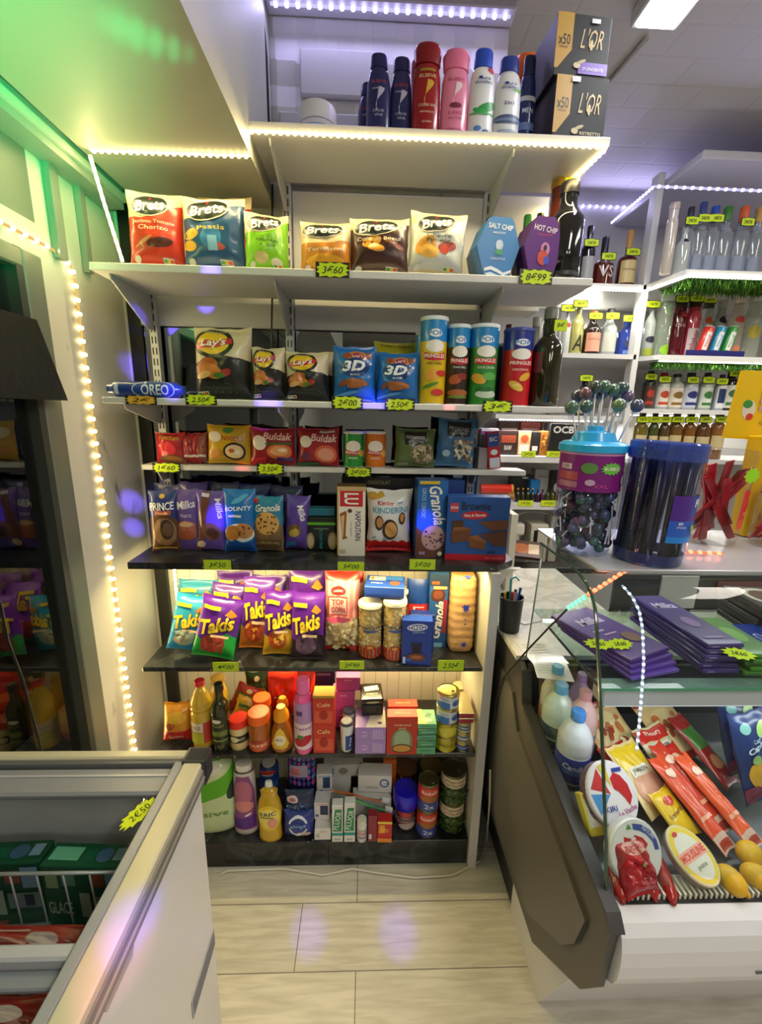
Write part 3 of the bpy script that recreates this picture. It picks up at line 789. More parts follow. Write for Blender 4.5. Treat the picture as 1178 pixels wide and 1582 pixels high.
shampoo('navy shampoo bottle with pale band beside the coffee boxes', 807, 833, 80, 1.25, '1e2f6a', 'top', [('r', .1, .52, .9, .57, 'c8cfe2'), ('r', .1, .22, .9, .30, '5d79b6'), ('t', 'MEN', .5, .42, .4, .05, 'cfd6ea')], '1a2550', .62, .80)
shampoo('orange shampoo bottle standing behind the navy one', 797, 840, 76, 1.33, 'd06a28', 'wide', [], 'd8601f', .62, .78)
shampoo('red shampoo bottle showing a sliver behind the large red one', 632, 655, 88, 1.34, 'a01a2a', 'top', [], '8c1622', .6, .80)
def coffee(label, y0, Z, band, x0, x1):
    fr = [('p', [(0, 0.12), (.06, .12), (.30, .42), (.30, 1), (0, 1)], 'c49a48'), ('t', 'x50', .15, .58, .22, .17, '1c1a18'), ('t', 'CAPSULES', .14, .46, .16, .035, '1c1a18'),
          ('t', "L'OR", .66, .60, .42, .30, 'c9b27a', 0, .35, .0), ('e', .66, .52, .03, .09, 'c9b27a'), ('e', .42, .14, .07, .05, 'cdbb95'), ('e', .52, .2, .09, .03, 'b9a57c', 20)]
    if band: fr += [('r', .45, .05, 1, .22, '6a3bb0'), ('t', 'SPLENDENTE', .72, .13, .4, .05, 'e0d8f2')]
    else: fr += [('t', 'RISTRETTO', .72, .13, .4, .05, 'cdbb95')]
    fr += [('r', .72 if band else .32, .88, .88 if band else .5, .95, 'dfe0e4')]
    return box('coffee_box', label, 'coffee box', x0, x1, y0, Z, '17161a', fr, D=.17, Y=1.20, left=[('r', .0, .1, .2, 1, '8a6a30')], rz=3, group=None)
_x, _y, _w, _h = fit(850, 938, 118, S1, Y=1.20)
box('coffee_box', 'lower black and gold coffee capsule box at the right end of the top shelf', 'coffee box', 853, 937, 118, S1, '0f0e11', [('p', [(0, 0.12), (.06, .12), (.30, .42), (.30, 1), (0, 1)], 'c49a48'), ('t', 'x50', .15, .58, .22, .17, '1c1a18'), ('t', 'CAPSULES', .14, .46, .16, .035, '1c1a18'), ('t', "L'OR", .66, .60, .42, .32, 'c9b27a', 0, .35, .0), ('e', .66, .50, .03, .09, 'c9b27a'), ('e', .42, .16, .07, .05, 'cdbb95'), ('e', .50, .22, .09, .03, 'b9a57c', 20), ('t', 'RISTRETTO', .72, .13, .4, .05, 'cdbb95'), ('r', .28, .90, .44, .98, 'dfe0e4')], D=.16, Y=1.205, rz=4, rough=.6)
box('coffee_box', 'upper black and gold coffee capsule box with a purple band, topmost of the stack', 'coffee box', 855, 941, 22, S1 + _h + .001, '0f0e11', [('p', [(0, 0.12), (.06, .12), (.30, .42), (.30, 1), (0, 1)], 'c49a48'), ('t', 'x50', .15, .58, .22, .17, '1c1a18'), ('t', 'CAPSULES', .14, .46, .16, .035, '1c1a18'), ('t', "L'OR", .66, .62, .42, .32, 'c9b27a', 0, .35, .0), ('e', .66, .52, .03, .09, 'c9b27a'), ('r', .45, .05, 1, .24, '6a3bb0'), ('e', .42, .18, .07, .05, 'cdbb95'), ('e', .50, .24, .09, .03, 'b9a57c', 20), ('t', 'SPLENDENTE', .72, .13, .4, .05, 'e0d8f2'), ('r', .62, .86, .78, .93, 'dfe0e4')], D=.16, Y=1.205, rz=4, rough=.6)

# ================================================================== SECOND SHELF (crisp bags)
def nutri(u, v): return [('r', u - .10, v - .03, u + .10, v + .03, 'f2f2f2'), ('r', u - .09, v - .02, u - .03, v + .015, '1f8a4c'), ('r', u - .03, v - .02, u + .03, v + .015, 'e8c92a'), ('r', u + .03, v - .02, u + .09, v + .015, 'd8452a')]
def chipbag(label, x0, x1, y0, body, name, Y=1.21, ry=0, rz=0, tcol=INKW, tv=.60, edge=None, foods=(), T=.062, lw=.30, seed=None, lrot=8, low=1.0):
    e = edge or [(.0, .70), (.3, .66), (.6, .72), (1, .86)]
    d = [('p', [(0, .0), (1, .0)] + [(u, v) for u, v in reversed(e)], body)] + list(foods) + oval_logo('Brets', .44, .79, lw * 1.12, .15, lrot)
    ls = name.split('|')
    for i, l in enumerate(ls): d.append(('t', l, .5, tv - .05 - .07 * i, min(.75, .075 * len(l)), .06, tcol, 2))
    d += nutri(.72, .09) + [('e', .16, .09, .06, .045, 'e8e4d6')]
    return bag('crisp_bag', label, 'crisp bag', x0, x1, y0, S2, CREAM, d, T=T, Y=Y, y1=425, ry=ry, rz=rz, seed=seed, low=low, sh=1.06, sw=1.05)
chipbag('red crisp bag at the far left of the second shelf', 193, 273, 292, 'c8371f', 'Jambon Tomate|Chorizo', 1.21, 0, 10, 'e9c9ae', edge=[(0, .62), (.3, .60), (.6, .68), (1, .84)], foods=[('e', .6, .30, .25, .06, '53231a', 10), ('e', .3, .3, .2, .02, 'd98a4a', 30)])
chipbag('blue crisp bag with yellow lettering and potato slices print', 277, 372, 300, '1d4a76', 'Pastis', 1.21, 0, 0, 'e8c640', tv=.58, edge=[(0, .66), (.3, .66), (.6, .80), (1, .90)], foods=[('e', .16, .45, .13, .07, 'e5b63a', 10), ('e', .13, .30, .12, .07, 'ddab35', -10), ('e', .5, .40, .17, .16, '3c7fb8'), ('e', .6, .28, .12, .05, 'b5564a'), ('r', .45, .22, .6, .42, '7fb2d8')], seed=4)
chipbag('cream topped crisp bag mostly hidden behind the blue one', 300, 383, 300, 'b03a2c', 'Chips', 1.30, 0, -4, seed=3)
chipbag('bright green crisp bag beside the middle upright', 376, 442, 325, '7fc21c', 'Fromage|frais', 1.21, 0, 14, '35601b', tv=.52, edge=[(0, .62), (.3, .60), (.55, .68), (1, .86)], foods=[('e', .35, .2, .16, .09, 'd8c98a'), ('e', .7, .14, .14, .07, 'e8e2c8')], lrot=14, lw=.36)
chipbag('orange brown crisp bag right of the middle upright', 463, 541, 338, 'c9822a', 'Tartiflette', 1.21, 0, 0, 'f0e6cf', tv=.46, edge=[(0, .55), (.3, .52), (.7, .55), (1, .62)], foods=[('e', .5, .2, .38, .12, 'e8a928'), ('r', 0, 0, 1, .04, 'a0651c')], lw=.36, lrot=4, seed=6)
chipbag('dark brown crisp bag with potato slices, fifth large bag', 541, 632, 332, '3b1f1a', 'Cote de Boeuf', 1.21, 0, -2, 'e8d8b8', tv=.62, edge=[(0, .78), (.4, .70), (.7, .78), (1, .88)], foods=[('e', .38, .52, .17, .09, 'e7a62c', 20), ('e', .44, .42, .16, .07, 'd8922a', -10), ('e', .75, .5, .2, .05, '7b4028', -20)], lw=.33, lrot=6, seed=7)
chipbag('white and grey crisp bag with cheese lettering, rightmost of the large bags', 633, 719, 326, 'cfd3cc', 'Chevre|Piment', 1.21, 3, 0, '5d6a4c', tv=.62, edge=[(0, .78), (.4, .72), (.7, .80), (1, .92)], foods=[('e', .28, .42, .2, .13, 'e3a23a', 30), ('e', .35, .33, .18, .1, 'eab552', -10), ('e', .66, .42, .17, .08, '9c3226', 10), ('e', .6, .38, .08, .1, 'b5432e', 40)], lrot=12, seed=8)
def hexbox(label, x0, x1, y0, col, side, dec, Y, rz=0, D=.05):
    X, Yf, W, H = fit(x0, x1, y0, S2, Y, 428)
    poly = [(-.28, 0), (.30, 0), (.5, .52), (.34, .92), (.26, 1), (-.18, 1), (-.27, .95), (-.5, .52), (-.42, .3)]
    poly = [(a * W, b * H) for a, b in poly]
    m = MB(); m.prism(poly, -D / 2, D / 2, M(side, .35)); m.prism([(a * .985, b * .985 + .001) for a, b in poly], -D / 2 - .001, -D / 2, M(col, .35))
    decals(m, flatS(W, H, -D / 2 - .001), W, H, dec)
    return base_obj(m, 'snack_box', label, 'snack box', X, Yf + D / 2, S2 + .0005, 0, 0, rz)
wave = [('p', [(.20, .14), (.35, .18), (.5, .14), (.65, .08), (.84, .14), (.83, .09), (.65, .03), (.5, .08), (.35, .12), (.20, .09)], 'e8f2fa'), ('p', [(.21, .05), (.35, .08), (.5, .04), (.6, .01), (.3, .01)], 'cfe4f4')]
hexbox('tall blue six sided snack box on the second shelf', 734, 803, 335, '2a78bd', '1f5f9b', [('t', 'SALT CHIP', .53, .84, .56, .085, 'eef5fa', -4), ('t', 'MALDON', .5, .74, .28, .035, 'cfe0ee'), ('e', .52, .54, .09, .09, 'b9d0e4'), ('e', .52, .42, .1, .05, '3e9a6a'), ('t', 'CHALLENGE', .5, .31, .34, .035, 'cfe0ee')] + wave, 1.20, 6)
hexbox('second blue six sided snack box peeping out behind the first', 728, 790, 345, '2a78bd', '1f5f9b', wave, 1.275, 6)
hexbox('dark purple six sided snack box beside the wine bottle', 806, 869, 334, '5a2a7c', '43205e', [('t', 'HOT CHIP', .53, .80, .6, .09, 'e6dcee', -6), ('t', 'CHALLENGE', .52, .71, .4, .03, 'c04a5a'), ('e', .55, .48, .12, .11, 'b87aa8'), ('e', .5, .34, .14, .12, 'c44a3a'), ('e', .6, .3, .08, .07, '3b4fc0'), ('e', .55, .5, .04, .05, '2b1040')], 1.20, 8)
hexbox('second purple six sided snack box behind the first one', 798, 855, 345, '4c2468', '3a1a52', [], 1.275, 8)
def plain_bottle(label, x0, x1, y0, Z, Y, mat, capc, dec=(), y1=None, neck=.36, shoulder=.55, capat=.90, name='bottle', cat='bottle', rough=.12, group=None, flat=1.0, neckend=.76, capw=None):
    bd = [(0, 0), (.90, 0), (1, .02), (1, shoulder), (.93, shoulder + .05), (.66, shoulder + .11), (neck * 1.1, neckend - .04), (neck, neckend), (neck, capat)]
    cw = capw or neck + .05
    cp = [(cw, capat), (cw, .985), (cw - .06, 1), (0, 1)]
    return turned(name, label, cat, x0, x1, y0, Z, smoothp(bd, 2), cp, dec, M(mat, rough, coat=.6) if isinstance(mat, str) else mat, capc, Y=Y, y1=y1, group=group, flat=flat)
plain_bottle('bottle with a green cap showing behind the six sided boxes', 806, 828, 328, S2, 1.36, '20301c', '2a8a3c', capat=.82, neck=.5)
plain_bottle('bottle with a dark green cap behind the purple box', 826, 846, 326, S2, 1.385, '1d2a18', '2c4a2c', capat=.82, neck=.5)
plain_bottle('amber spirit bottle with a gold cap behind the tall dark bottle', 852, 896, 268, S2, 1.30, '7a2c14', 'b08a3a', [('r', .2, .15, .8, .45, '8a2c1c'), ('e', .5, .62, .2, .06, 'd86a2a')], neck=.62, neckend=.72, shoulder=.52, capat=.93)
plain_bottle('tall black wine bottle at the right end of the second shelf', 864, 918, 268, S2, 1.195, '16161c', '14141a', [('r', .12, .05, .88, .09, '24242c')], neck=.48, neckend=.80, shoulder=.60, capat=.88, rough=.06)
price_tag('yellow tag round the neck of the amber spirit bottle', 872, 895, 274, 300, 1.29, '18€00', 'star', False)
YT = YF - .004
price_tag('yellow tag 3€60 under the orange brown crisp bag', 488, 540, 405, 429, YT, '3€60')
price_tag('yellow tag under the purple six sided box', 803, 854, 416, 440, YT, '8€99')

# ================================================================== THIRD SHELF
Z = S3
def tube_pack(label, x0, x1, y0, y1, Z, Y, r, base, dec):
    a = P(x0, (y0 + y1) / 2, Y=Y); b = P(x1, (y0 + y1) / 2, Y=Y); L = b.x - a.x
    m = MB(); mb_ = M(base, .3, coat=.3)
    pr = [(0, -L / 2), (r * .55, -L / 2), (r * .62, -L / 2 + .012), (r * .95, -L / 2 + .02), (r, -L / 2 + .03), (r, L / 2 - .03), (r * .95, L / 2 - .02), (r * .62, L / 2 - .012), (r * .55, L / 2), (0, L / 2)]
    m.lathe(pr, mb_, 16, xf=Matrix.Rotation(math.pi / 2, 4, 'Y'))
    S = lambda u, v, e: ((u - .5) * L, -(r + e) * math.cos((v - .5) * math.pi), (r + e) * math.sin((v - .5) * math.pi))
    decals(m, S, L, r * math.pi, dec, L=.006)
    return tag(m.obj('biscuit_roll', None, ((a.x + b.x) / 2, Y + r, Z + r + .0005), (0, 0, R(0))), label, 'biscuit roll')
tube_pack('dark blue biscuit roll lying at the left end of the third shelf', 161, 281, 590, 613, Z, 1.185, .021, '1f3f92',
          [('e', .63, .5, .28, .42, 'c9d6ee'), ('e', .63, .5, .265, .37, '24479c'), ('t', 'OREO', .65, .5, .36, .42, 'dfe6f4', 0, 0, .02), ('e', .52, .8, .02, .08, 'dfe6f4'), ('r', .13, .3, .18, .7, 'c9d6ee')])
def laysbag(label, x0, x1, y0, Y, seed, rz=0, T=.07, small=False, foods=None):
    blk = '1d1d1b'
    d = [('p', [(0, 0), (1, 0), (1, .52), (.85, .56), (.6, .58), (.3, .56), (0, .46)], blk), ('e', .40, .76, .36, .22, blk),
         ('e', .40, .76, .29, .165, 'e9bf1d'), ('p', [(.08, .74), (.3, .80), (.5, .79), (.72, .84), (.74, .76), (.5, .70), (.3, .68), (.10, .66)], 'c22a33'),
         ('t', "Lay's", .41, .755, .46, .14, 'f4f1ec', 4, .25, .02), ('t', 'RECETTE A LA', .41, .925, .4, .03, 'd8cda8'),
         ('e', .28, .42, .22, .12, 'b5652c', 20), ('e', .38, .36, .2, .1, 'c97a33', -20), ('e', .22, .31, .14, .05, 'e0b070', 10), ('e', .62, .34, .11, .05, 'a8342a', 30), ('e', .5, .3, .1, .04, '4c7a2a'),
         ('t', 'SAVEUR', .44, .20, .5, .04, '3a3a36'), ('t', 'Poulet roti', .44, .14, .5, .05, '3f3f3a')] + nutri(.16, .06)
    if foods: d += foods
    return bag('crisp_bag', label, 'crisp bag', x0, x1, y0, S3, 'd6c6a2', d, T=T, Y=Y, y1=612, rz=rz, seed=seed)
laysbag('large black and cream crisp bag with round yellow badge on the third shelf', 290, 384, 500, 1.215, 11, -3, .08)
laysbag('small black and cream crisp bag between its two larger lookalikes', 385, 438, 533, 1.21, 12, 0, .06)
laysbag('medium black and cream crisp bag left of the blue snack bags', 438, 507, 540, 1.205, 13, 0, .06)
laysbag('black and cream crisp bag standing behind the medium one', 446, 514, 541, 1.30, 14, -6, .05)
def threed(label, x0, x1, y0, Y, rz, seed):
    d = [('e', .55, .80, .24, .10, 'c9822c'), ('e', .3, .82, .1, .06, '8c4a26', 30), ('e', .82, .82, .1, .06, '8c4a26', -30), ('e', .55, .80, .16, .07, 'a03a4c'), ('t', "Lay's", .55, .80, .24, .07, 'f0e6d2', 6),
         ('e', .5, .60, .34, .17, '123a7a'), ('t', '3D', .46, .62, .55, .20, 'f3f6fb', 0, .2, .04), ('t', "'s", .84, .68, .12, .08, 'f3f6fb'), ('t', 'BUGLES', .5, .46, .22, .035, 'd8e6f4'),
         ('e', .35, .34, .16, .05, '9c5a2c', 15), ('e', .62, .32, .18, .06, 'b06a34', -10), ('e', .5, .27, .2, .06, 'a2602e', 5), ('e', .2, .30, .1, .05, '8a4c28', 40), ('e', .3, .12, .3, .03, '5aa6e0', 10)]
    return bag('snack_bag', label, 'snack bag', x0, x1, y0, S3, '1f6fbc', d, T=.06, Y=Y, y1=622, rz=rz, seed=seed, sw=.97)
threed('blue snack bag with white 3D lettering, left of the pair', 513, 583, 531, 1.205, 4, 21)
threed('blue snack bag with white 3D lettering, right of the pair beside the crisp tubes', 581, 651, 541, 1.205, -6, 22)
bag('snack_bag', 'yellow topped snack bag behind the right blue snack bag', 'snack bag', 578, 650, 525, S3, 'a9a41c', [('t', 'FORMAT FAMILIAL', .5, .93, .7, .05, '6a1f14', -3), ('r', 0, 0, 1, .8, '1f6fbc')], T=.05, Y=1.32, y1=620, seed=23)
def crisp_tube(label, x0, x1, y0, Z, Y, low, top, dec, y1=None, ry=0, lid='dfe8ec', split=.72):
    bd = [(0, 0), (.97, 0), (1, .008), (1, .012, M('b9bcc0', .3, .6)), (1, split, M(low, .3, coat=.3)), (1, .955, M(top, .3, coat=.3))]
    return turned('crisp_tube', label, 'crisp tube', x0, x1, y0, Z, bd, [(1.03, .955), (1.04, .99), (1.0, 1.0), (.9, .995), (0, .993)], dec, 'ffffff', lid, Y=Y, y1=y1, capname='lid', ry=ry)
def pd(name, low, foods, sub='d8e0d0'):
    return [('e', .5, .81, .16, .045, 'f2f5f8'), ('t', 'POP', .5, .81, .34, .055, '2a7fc4', 0, 0, .02), ('e', .5, .665, .22, .07, 'f3efe6'), ('p', [(.24, .60), (.5, .57), (.76, .60), (.76, .52), (.5, .50), (.24, .52)], 'c2202c'),
            ('t', 'PRINGLES', .5, .555, .48, .045, 'f6f0e4'), ('t', name, .5, .47, .36, .03, sub)] + foods
CT = 1.205
crisp_tube('yellow and blue crisp tube, tallest of the row', 652, 695, 487, S3, CT, 'e3bc17', '1d86cc', pd('SWEET PAPRIKA', '', [('e', .45, .34, .17, .06, 'e8a23a', 20), ('e', .68, .36, .14, .035, 'c8322a'), ('e', .42, .22, .2, .02, '4f8a2a', 20), ('e', .6, .14, .16, .04, 'c8322a')], '5a4a10'))
crisp_tube('dark brown and blue crisp tube beside the yellow one', 694, 730, 500, S3, 1.21, '33201e', '1d86cc', pd('TEXAS BBQ', '', [('e', .4, .32, .18, .06, 'b5562a', 20), ('e', .6, .36, .14, .04, '8c2c1e'), ('e', .5, .15, .3, .045, 'a8602c'), ('e', .5, .10, .28, .02, '6a8a2c')]))
crisp_tube('green and blue crisp tube in the middle of the tube row', 731, 776, 499, S3, 1.205, '2f8a34', '1d86cc', pd('SOUR CREAM', '', [('e', .35, .33, .17, .06, 'e0a838', -20), ('e', .6, .36, .16, .05, '5fae4e'), ('e', .55, .14, .25, .05, 'c9d8c2'), ('e', .5, .2, .2, .03, '1f6a2a')]))
crisp_tube('red crisp tube with a purple top band and red body', 785, 831, 505, S3, 1.205, 'c81a22', '26358e', pd('ORIGINAL', '', [('e', .6, .38, .14, .045, 'e8b03a', 30), ('e', .42, .26, .17, .05, 'eac04c', -30), ('e', .42, .27, .08, .02, 'f2d880')], 'f0d0c8'), lid='33489c')
crisp_tube('dark blue crisp tube in the second row behind the red one', 768, 800, 530, S3, 1.31, '222c66', '1c2450', [])
crisp_tube('blue topped crisp tube in the second row behind the yellow one', 643, 668, 512, S3, 1.28, 'c8a21c', '1f8ed0', [])
plain_bottle('dark green wine bottle with a grey cap standing right of the crisp tubes', 836, 882, 470, S3, 1.20, '26240f', '7a8078', [('r', .1, .35, .3, .55, '6a2a3a')], neck=.40, shoulder=.58, capat=.885, rough=.05)
plain_bottle('pale glass bottle with a white cap behind the dark wine bottle', 820, 842, 488, S3, 1.33, '8a9088', 'c6ccc8', neck=.5, shoulder=.5, capat=.90)
plain_bottle('small dark bottle with a black cap between the red tube and the wine bottle', 836, 858, 497, S3, 1.34, '4a2c14', '22221e', neck=.5, shoulder=.5, capat=.92)
plain_bottle('bottle with a maroon cap half hidden behind the crisp tubes', 778, 796, 500, S3, 1.39, '3b1a1c', '6a1c22', neck=.5, shoulder=.5, capat=.90)
price_tag('yellow tag round the neck of the dark wine bottle', 857, 877, 494, 512, 1.197, '9€', 'plain', False)
for lb, x0, x1, y0, y1, tx, sty in (('orange to green tag 2€ under the biscuit roll', 194, 242, 611, 625, '2€', 'star'), ('yellow tag 2.50€ under the large black crisp bag', 287, 335, 609, 626, '2.50€', 'star'),
                          ('yellow tag 2€00 under the left blue snack bag', 513, 561, 612, 632, '2€00', 'star'), ('yellow tag 2.50€ under the right blue snack bag', 595, 641, 616, 634, '2.50€', 'star'), ('yellow tag 3€ under the green crisp tube', 746, 792, 619, 637, '3€', 'star')):
    price_tag(lb, x0, x1, y0, y1, YT, tx, sty, True, 'e8b23a' if tx == '2€' else NEON)

# ================================================================== FOURTH SHELF
Z = S4; Y4 = YF4 + .006
def noodle(label, x0, x1, y0, base, dec, ry=0, rz=0, Y=Y4, T=.045, seed=None, sh=1.0):
    return bag('noodle_pack', label, 'noodle pack', x0, x1, y0, S4, base, dec, T=T, Y=Y, y1=720, ry=ry, rz=rz, rx=-3, seed=seed, wr=.0016, sh=sh)
noodle('red noodle packet at the left end of the fourth shelf', 235, 283, 668, 'b01f26', [('t', 'YumYum', .5, .84, .7, .14, 'c8b23a', -4), ('e', .45, .45, .32, .25, 'd8303a'), ('e', .6, .12, .4, .16, '7a4a2a'), ('e', .6, .13, .3, .10, 'b07a3c')])
for i, (x0, x1, y0, c) in enumerate(((283, 294, 670, '9c1c26'), (292, 303, 669, 'a8202a'), (302, 315, 668, '8c4a3c'))):
    noodle(['noodle packet on edge directly right of the first red one', 'noodle packet on edge, middle of the three narrow ones', 'noodle packet on edge beside the yellow packet'][i], x0 - 4, x1 + 4, y0, c, [('r', .1, .2, .9, .28, 'd8cfc8')], rz=0, Y=Y4 + .012 + .004 * i, T=.03)
noodle('yellow noodle packet with a soup bowl print', 316, 385, 657, 'c9a21c', [('e', .2, .70, .16, .14, 'e8e0cc'), ('t', 'NOODLE', .62, .66, .5, .12, 'a83226', -2), ('e', .5, .88, .12, .08, '3b8a3a'), ('e', .66, .32, .26, .24, '2b2418'), ('e', .66, .32, .21, .18, 'e8cf9a'), ('e', .6, .34, .07, .06, 'c8642a'), ('e', .74, .3, .06, .06, 'efe8d0'), ('e', .2, .25, .17, .14, 'c8862a')], ry=1)
noodle('dark red noodle packet with noodle bowl, left of the pair', 384, 455, 661, '9a1a26', [('t', 'Buldak', .62, .78, .62, .20, 'f0c8c0', -3, .1, .02), ('e', .66, .36, .28, .22, 'd8702c'), ('e', .66, .38, .2, .14, 'e8a060'), ('e', .72, .4, .1, .05, 'f0dcc0'), ('e', .22, .60, .16, .2, 'e6e0d4'), ('r', 0, 0, .35, .2, 'd02a34'), ('r', .35, .56, .95, .61, '2c6a2c'), ('r', .6, .1, .95, .2, '4a2a78')], rz=4)
noodle('dark red noodle packet with noodle bowl, right of the pair', 457, 524, 661, 'a01c28', [('t', 'Buldak', .66, .74, .6, .20, 'f0d0c8', -3, .1, .02), ('e', .7, .30, .26, .26, 'd8623a'), ('e', .7, .30, .19, .18, 'e09a80'), ('e', .22, .64, .15, .16, 'e6e0d4'), ('e', .22, .24, .12, .12, '6a3a5a'), ('r', 0, 0, .5, .08, '2c6a3c'), ('r', .55, .88, .9, .94, 'cfc8c0')], rz=-2)
def small_tube(label, x0, x1, y0, base, wave_):
    bd = [(0, 0), (.97, 0), (1, .015), (1, .03, M('b9bcc0', .3, .6)), (1, .93, M(base, .3, coat=.3))]
    return turned('crisp_tube', label, 'crisp tube', x0, x1, y0, S4, bd, [(1.03, .93), (1.04, .98), (1, 1), (0, .985)],
                  [('e', .5, .58, .24, .17, 'f3efe6'), ('p', [(.22, .5), (.5, .45), (.78, .5), (.78, .38), (.5, .34), (.22, .38)], 'c2202c'), ('t', 'PRINGLES', .5, .42, .48, .07, 'f6f0e4'), ('e', .8, .4, .12, .1, wave_), ('t', 'ORIGINAL', .5, .27, .3, .05, 'f0f0e8')], 'ffffff', 'e2e6e6', Y=Y4, y1=722, capname='lid')
small_tube('short green crisp tube on the fourth shelf', 530, 562, 667, '2a9a3a', 'd8b83a')
small_tube('short orange crisp tube on the fourth shelf', 564, 597, 667, 'd8741a', 'e8b04a')
noodle('olive green pistachio bag with a black label', 610, 674, 662, '5a7040', [('r', .22, .58, .78, .92, '1a1c1c'), ('t', 'PISTACHES', .5, .77, .48, .08, 'c8ccc8', -1), ('t', 'GRILLEES', .5, .66, .4, .05, '9aa09a'), ('e', .68, .34, .3, .27, '8a8464')] + blobs(46, .46, .12, .90, .56, .045, .035, ['b8a884', 'a08a6a', 'c8bc98', '7a6a50', 'd0c8a8'], 3) + [('t', 'nuts', .2, .08, .25, .06, 'b8c8a0')], ry=1, seed=31)
noodle('large blue pistachio bag with a black label, tallest on the fourth shelf', 675, 736, 648, '3f74a4', [('r', .22, .64, .84, .94, '16181c'), ('t', 'PISTACHES', .53, .80, .5, .07, 'b8bcc4', -4), ('t', 'NATURE', .53, .71, .36, .045, '9aa0a8')] + blobs(60, .40, .12, .92, .55, .05, .035, ['c8bca0', 'b0a080', 'd8d0b8', '8a7a60', 'a89878'], 5) + [('e', .2, .28, .1, .07, '9ab8cc')], ry=3, seed=32)
box('small_box', 'plain grey box at the right end of the fourth shelf', 'box', 738, 752, 692, S4, '8f8a90', D=.06, Y=Y4 + .02)
box('small_box', 'grey box leaning behind the plain grey box', 'box', 744, 762, 673, S4, '85828a', D=.05, Y=Y4 + .06, ry=4)
box('razor_pack', 'red and blue blister pack leaning at the right end of the fourth shelf', 'pack', 757, 776, 668, S4, 'b8202a', [('r', .05, .6, .95, .95, '2d4f9c'), ('t', 'BIC', .5, .8, .6, .12, 'e8eaf0'), ('r', .1, .03, .9, .3, 'c8d4e2'), ('e', .5, .45, .3, .08, 'd8dce4')], D=.02, Y=Y4 + .015, ry=-8)
for lb, x0, x1, y0, y1, tx in (('yellow tag 1€60 under the left noodle packet', 236, 279, 715, 730, '1€60'), ('yellow tag 3.50€ under the red noodle packets', 397, 439, 716, 733, '3.50€'), ('yellow tag 2€00 under the short crisp tubes', 534, 574, 722, 737, '2€00')):
    price_tag(lb, x0, x1, y0, y1, YF4 - .004, tx)
# ================================================================== FIFTH SHELF (biscuits)
def pack(label, x0, x1, y0, y1, base, dec, T=.034, rz=0, ry=0, seed=None, Z=S5, top=None, cat='biscuit pack', name='biscuit_pack', **kw):
    kw.setdefault('wr', .0012); kw.setdefault('pinch', .02); kw.setdefault('seal', .02)
    return bag(name, label, cat, x0, x1, y0, Z, base, dec, T=T, y1=y1, ry=ry, rz=rz, rx=kw.pop('rx', -3), seed=seed, **kw)
pack('dark blue biscuit tube with brown chocolate print, first on the black shelf', 227, 272, 760, 856, '1f2f7a', [('p', [(0, 0), (1, 0), (1, .52), (.7, .62), (.3, .62), (0, .55)], '5a3a22'), ('t', 'PRINCE', .48, .76, .82, .13, 'eef0f6', 3, 0, .02), ('e', .5, .93, .1, .04, 'd8b04a'), ('r', .25, .62, .8, .69, 'c25a3a'), ('t', 'Chocolat', .5, .655, .4, .04, 'f0e0c8'), ('e', .55, .34, .38, .24, '8c6a48'), ('e', .62, .38, .22, .17, '3b2416'), ('e', .66, .38, .16, .12, '6a4a30'), ('r', .1, .05, .9, .08, 'c9a04a')], T=.042, rz=6)
pack('slim lilac biscuit pack with a tart print', 268, 304, 757, 854, '6a4fa0', [('t', 'Milka', .5, .76, .8, .13, 'f2eef8', 8, .2, .02), ('t', 'TARTE', .5, .58, .5, .05, 'ddd0e8'), ('e', .5, .42, .38, .08, 'c88a5a'), ('r', .12, .26, .88, .42, 'b9694a'), ('e', .5, .26, .38, .08, 'a8563c'), ('e', .5, .44, .3, .04, 'e0b48a')], T=.036, rz=5)
pack('lilac and brown chocolate biscuit pack standing third on the black shelf', 298, 343, 760, 854, '6d51b0', [('p', [(0, 0), (.25, 0), (.5, 1), (.22, 1)], '6a4030'), ('t', 'Milka', .80, .72, .35, .2, 'f2eef8', -78, .2, .02), ('e', .55, .32, .3, .16, '7a5244', 40), ('e', .6, .3, .2, .1, '5a3428', 40), ('e', .2, .1, .15, .06, 'd8c4b0'), ('r', .2, .9, .45, .96, 'ddd6ee')], T=.032, rz=4, ry=3)
pack('bright blue cookie bag with two cookies and white waves', 342, 393, 757, 855, '1f74c8', [('t', 'BOUNTY', .5, .70, .84, .07, 'eef4f8', 4, .2, .02), ('e', .55, .85, .3, .04, '58b0e8', 30), ('r', .2, .56, .6, .60, 'd8e8f4'), ('e', .5, .3, .46, .16, 'e8eef4'), ('e', .65, .34, .28, .13, 'c68a4c'), ('e', .32, .34, .22, .09, 'b5763c'), ('e', .3, .27, .24, .09, 'c0813f')] + blobs(9, .45, .26, .85, .42, .03, .015, ['5a3218'], 4) + [('p', [(0, 0), (1, 0), (1, .2), (.7, .12), (.4, .2), (0, .1)], '1a4fa4')], T=.045)
pack('teal and brown cookie pack with a large chocolate chip cookie', 388, 436, 768, 855, '2a82a8', [('p', [(0, 0), (1, 0), (1, .48), (0, .52)], '7a6040'), ('t', 'Granola', .52, .80, .8, .13, 'f2ece0', 5, .3, .02), ('e', .5, .52, .40, .21, 'd8a85c'), ('r', .05, .08, .95, .22, '5c4a2c'), ('t', 'L\'ORIGINAL', .5, .16, .8, .05, 'b8a070'), ('r', .05, .88, .2, .96, 'c8302a')] + blobs(22, .16, .36, .84, .68, .035, .02, ['4a2c18', '5c361e'], 9), T=.04, rz=-2)
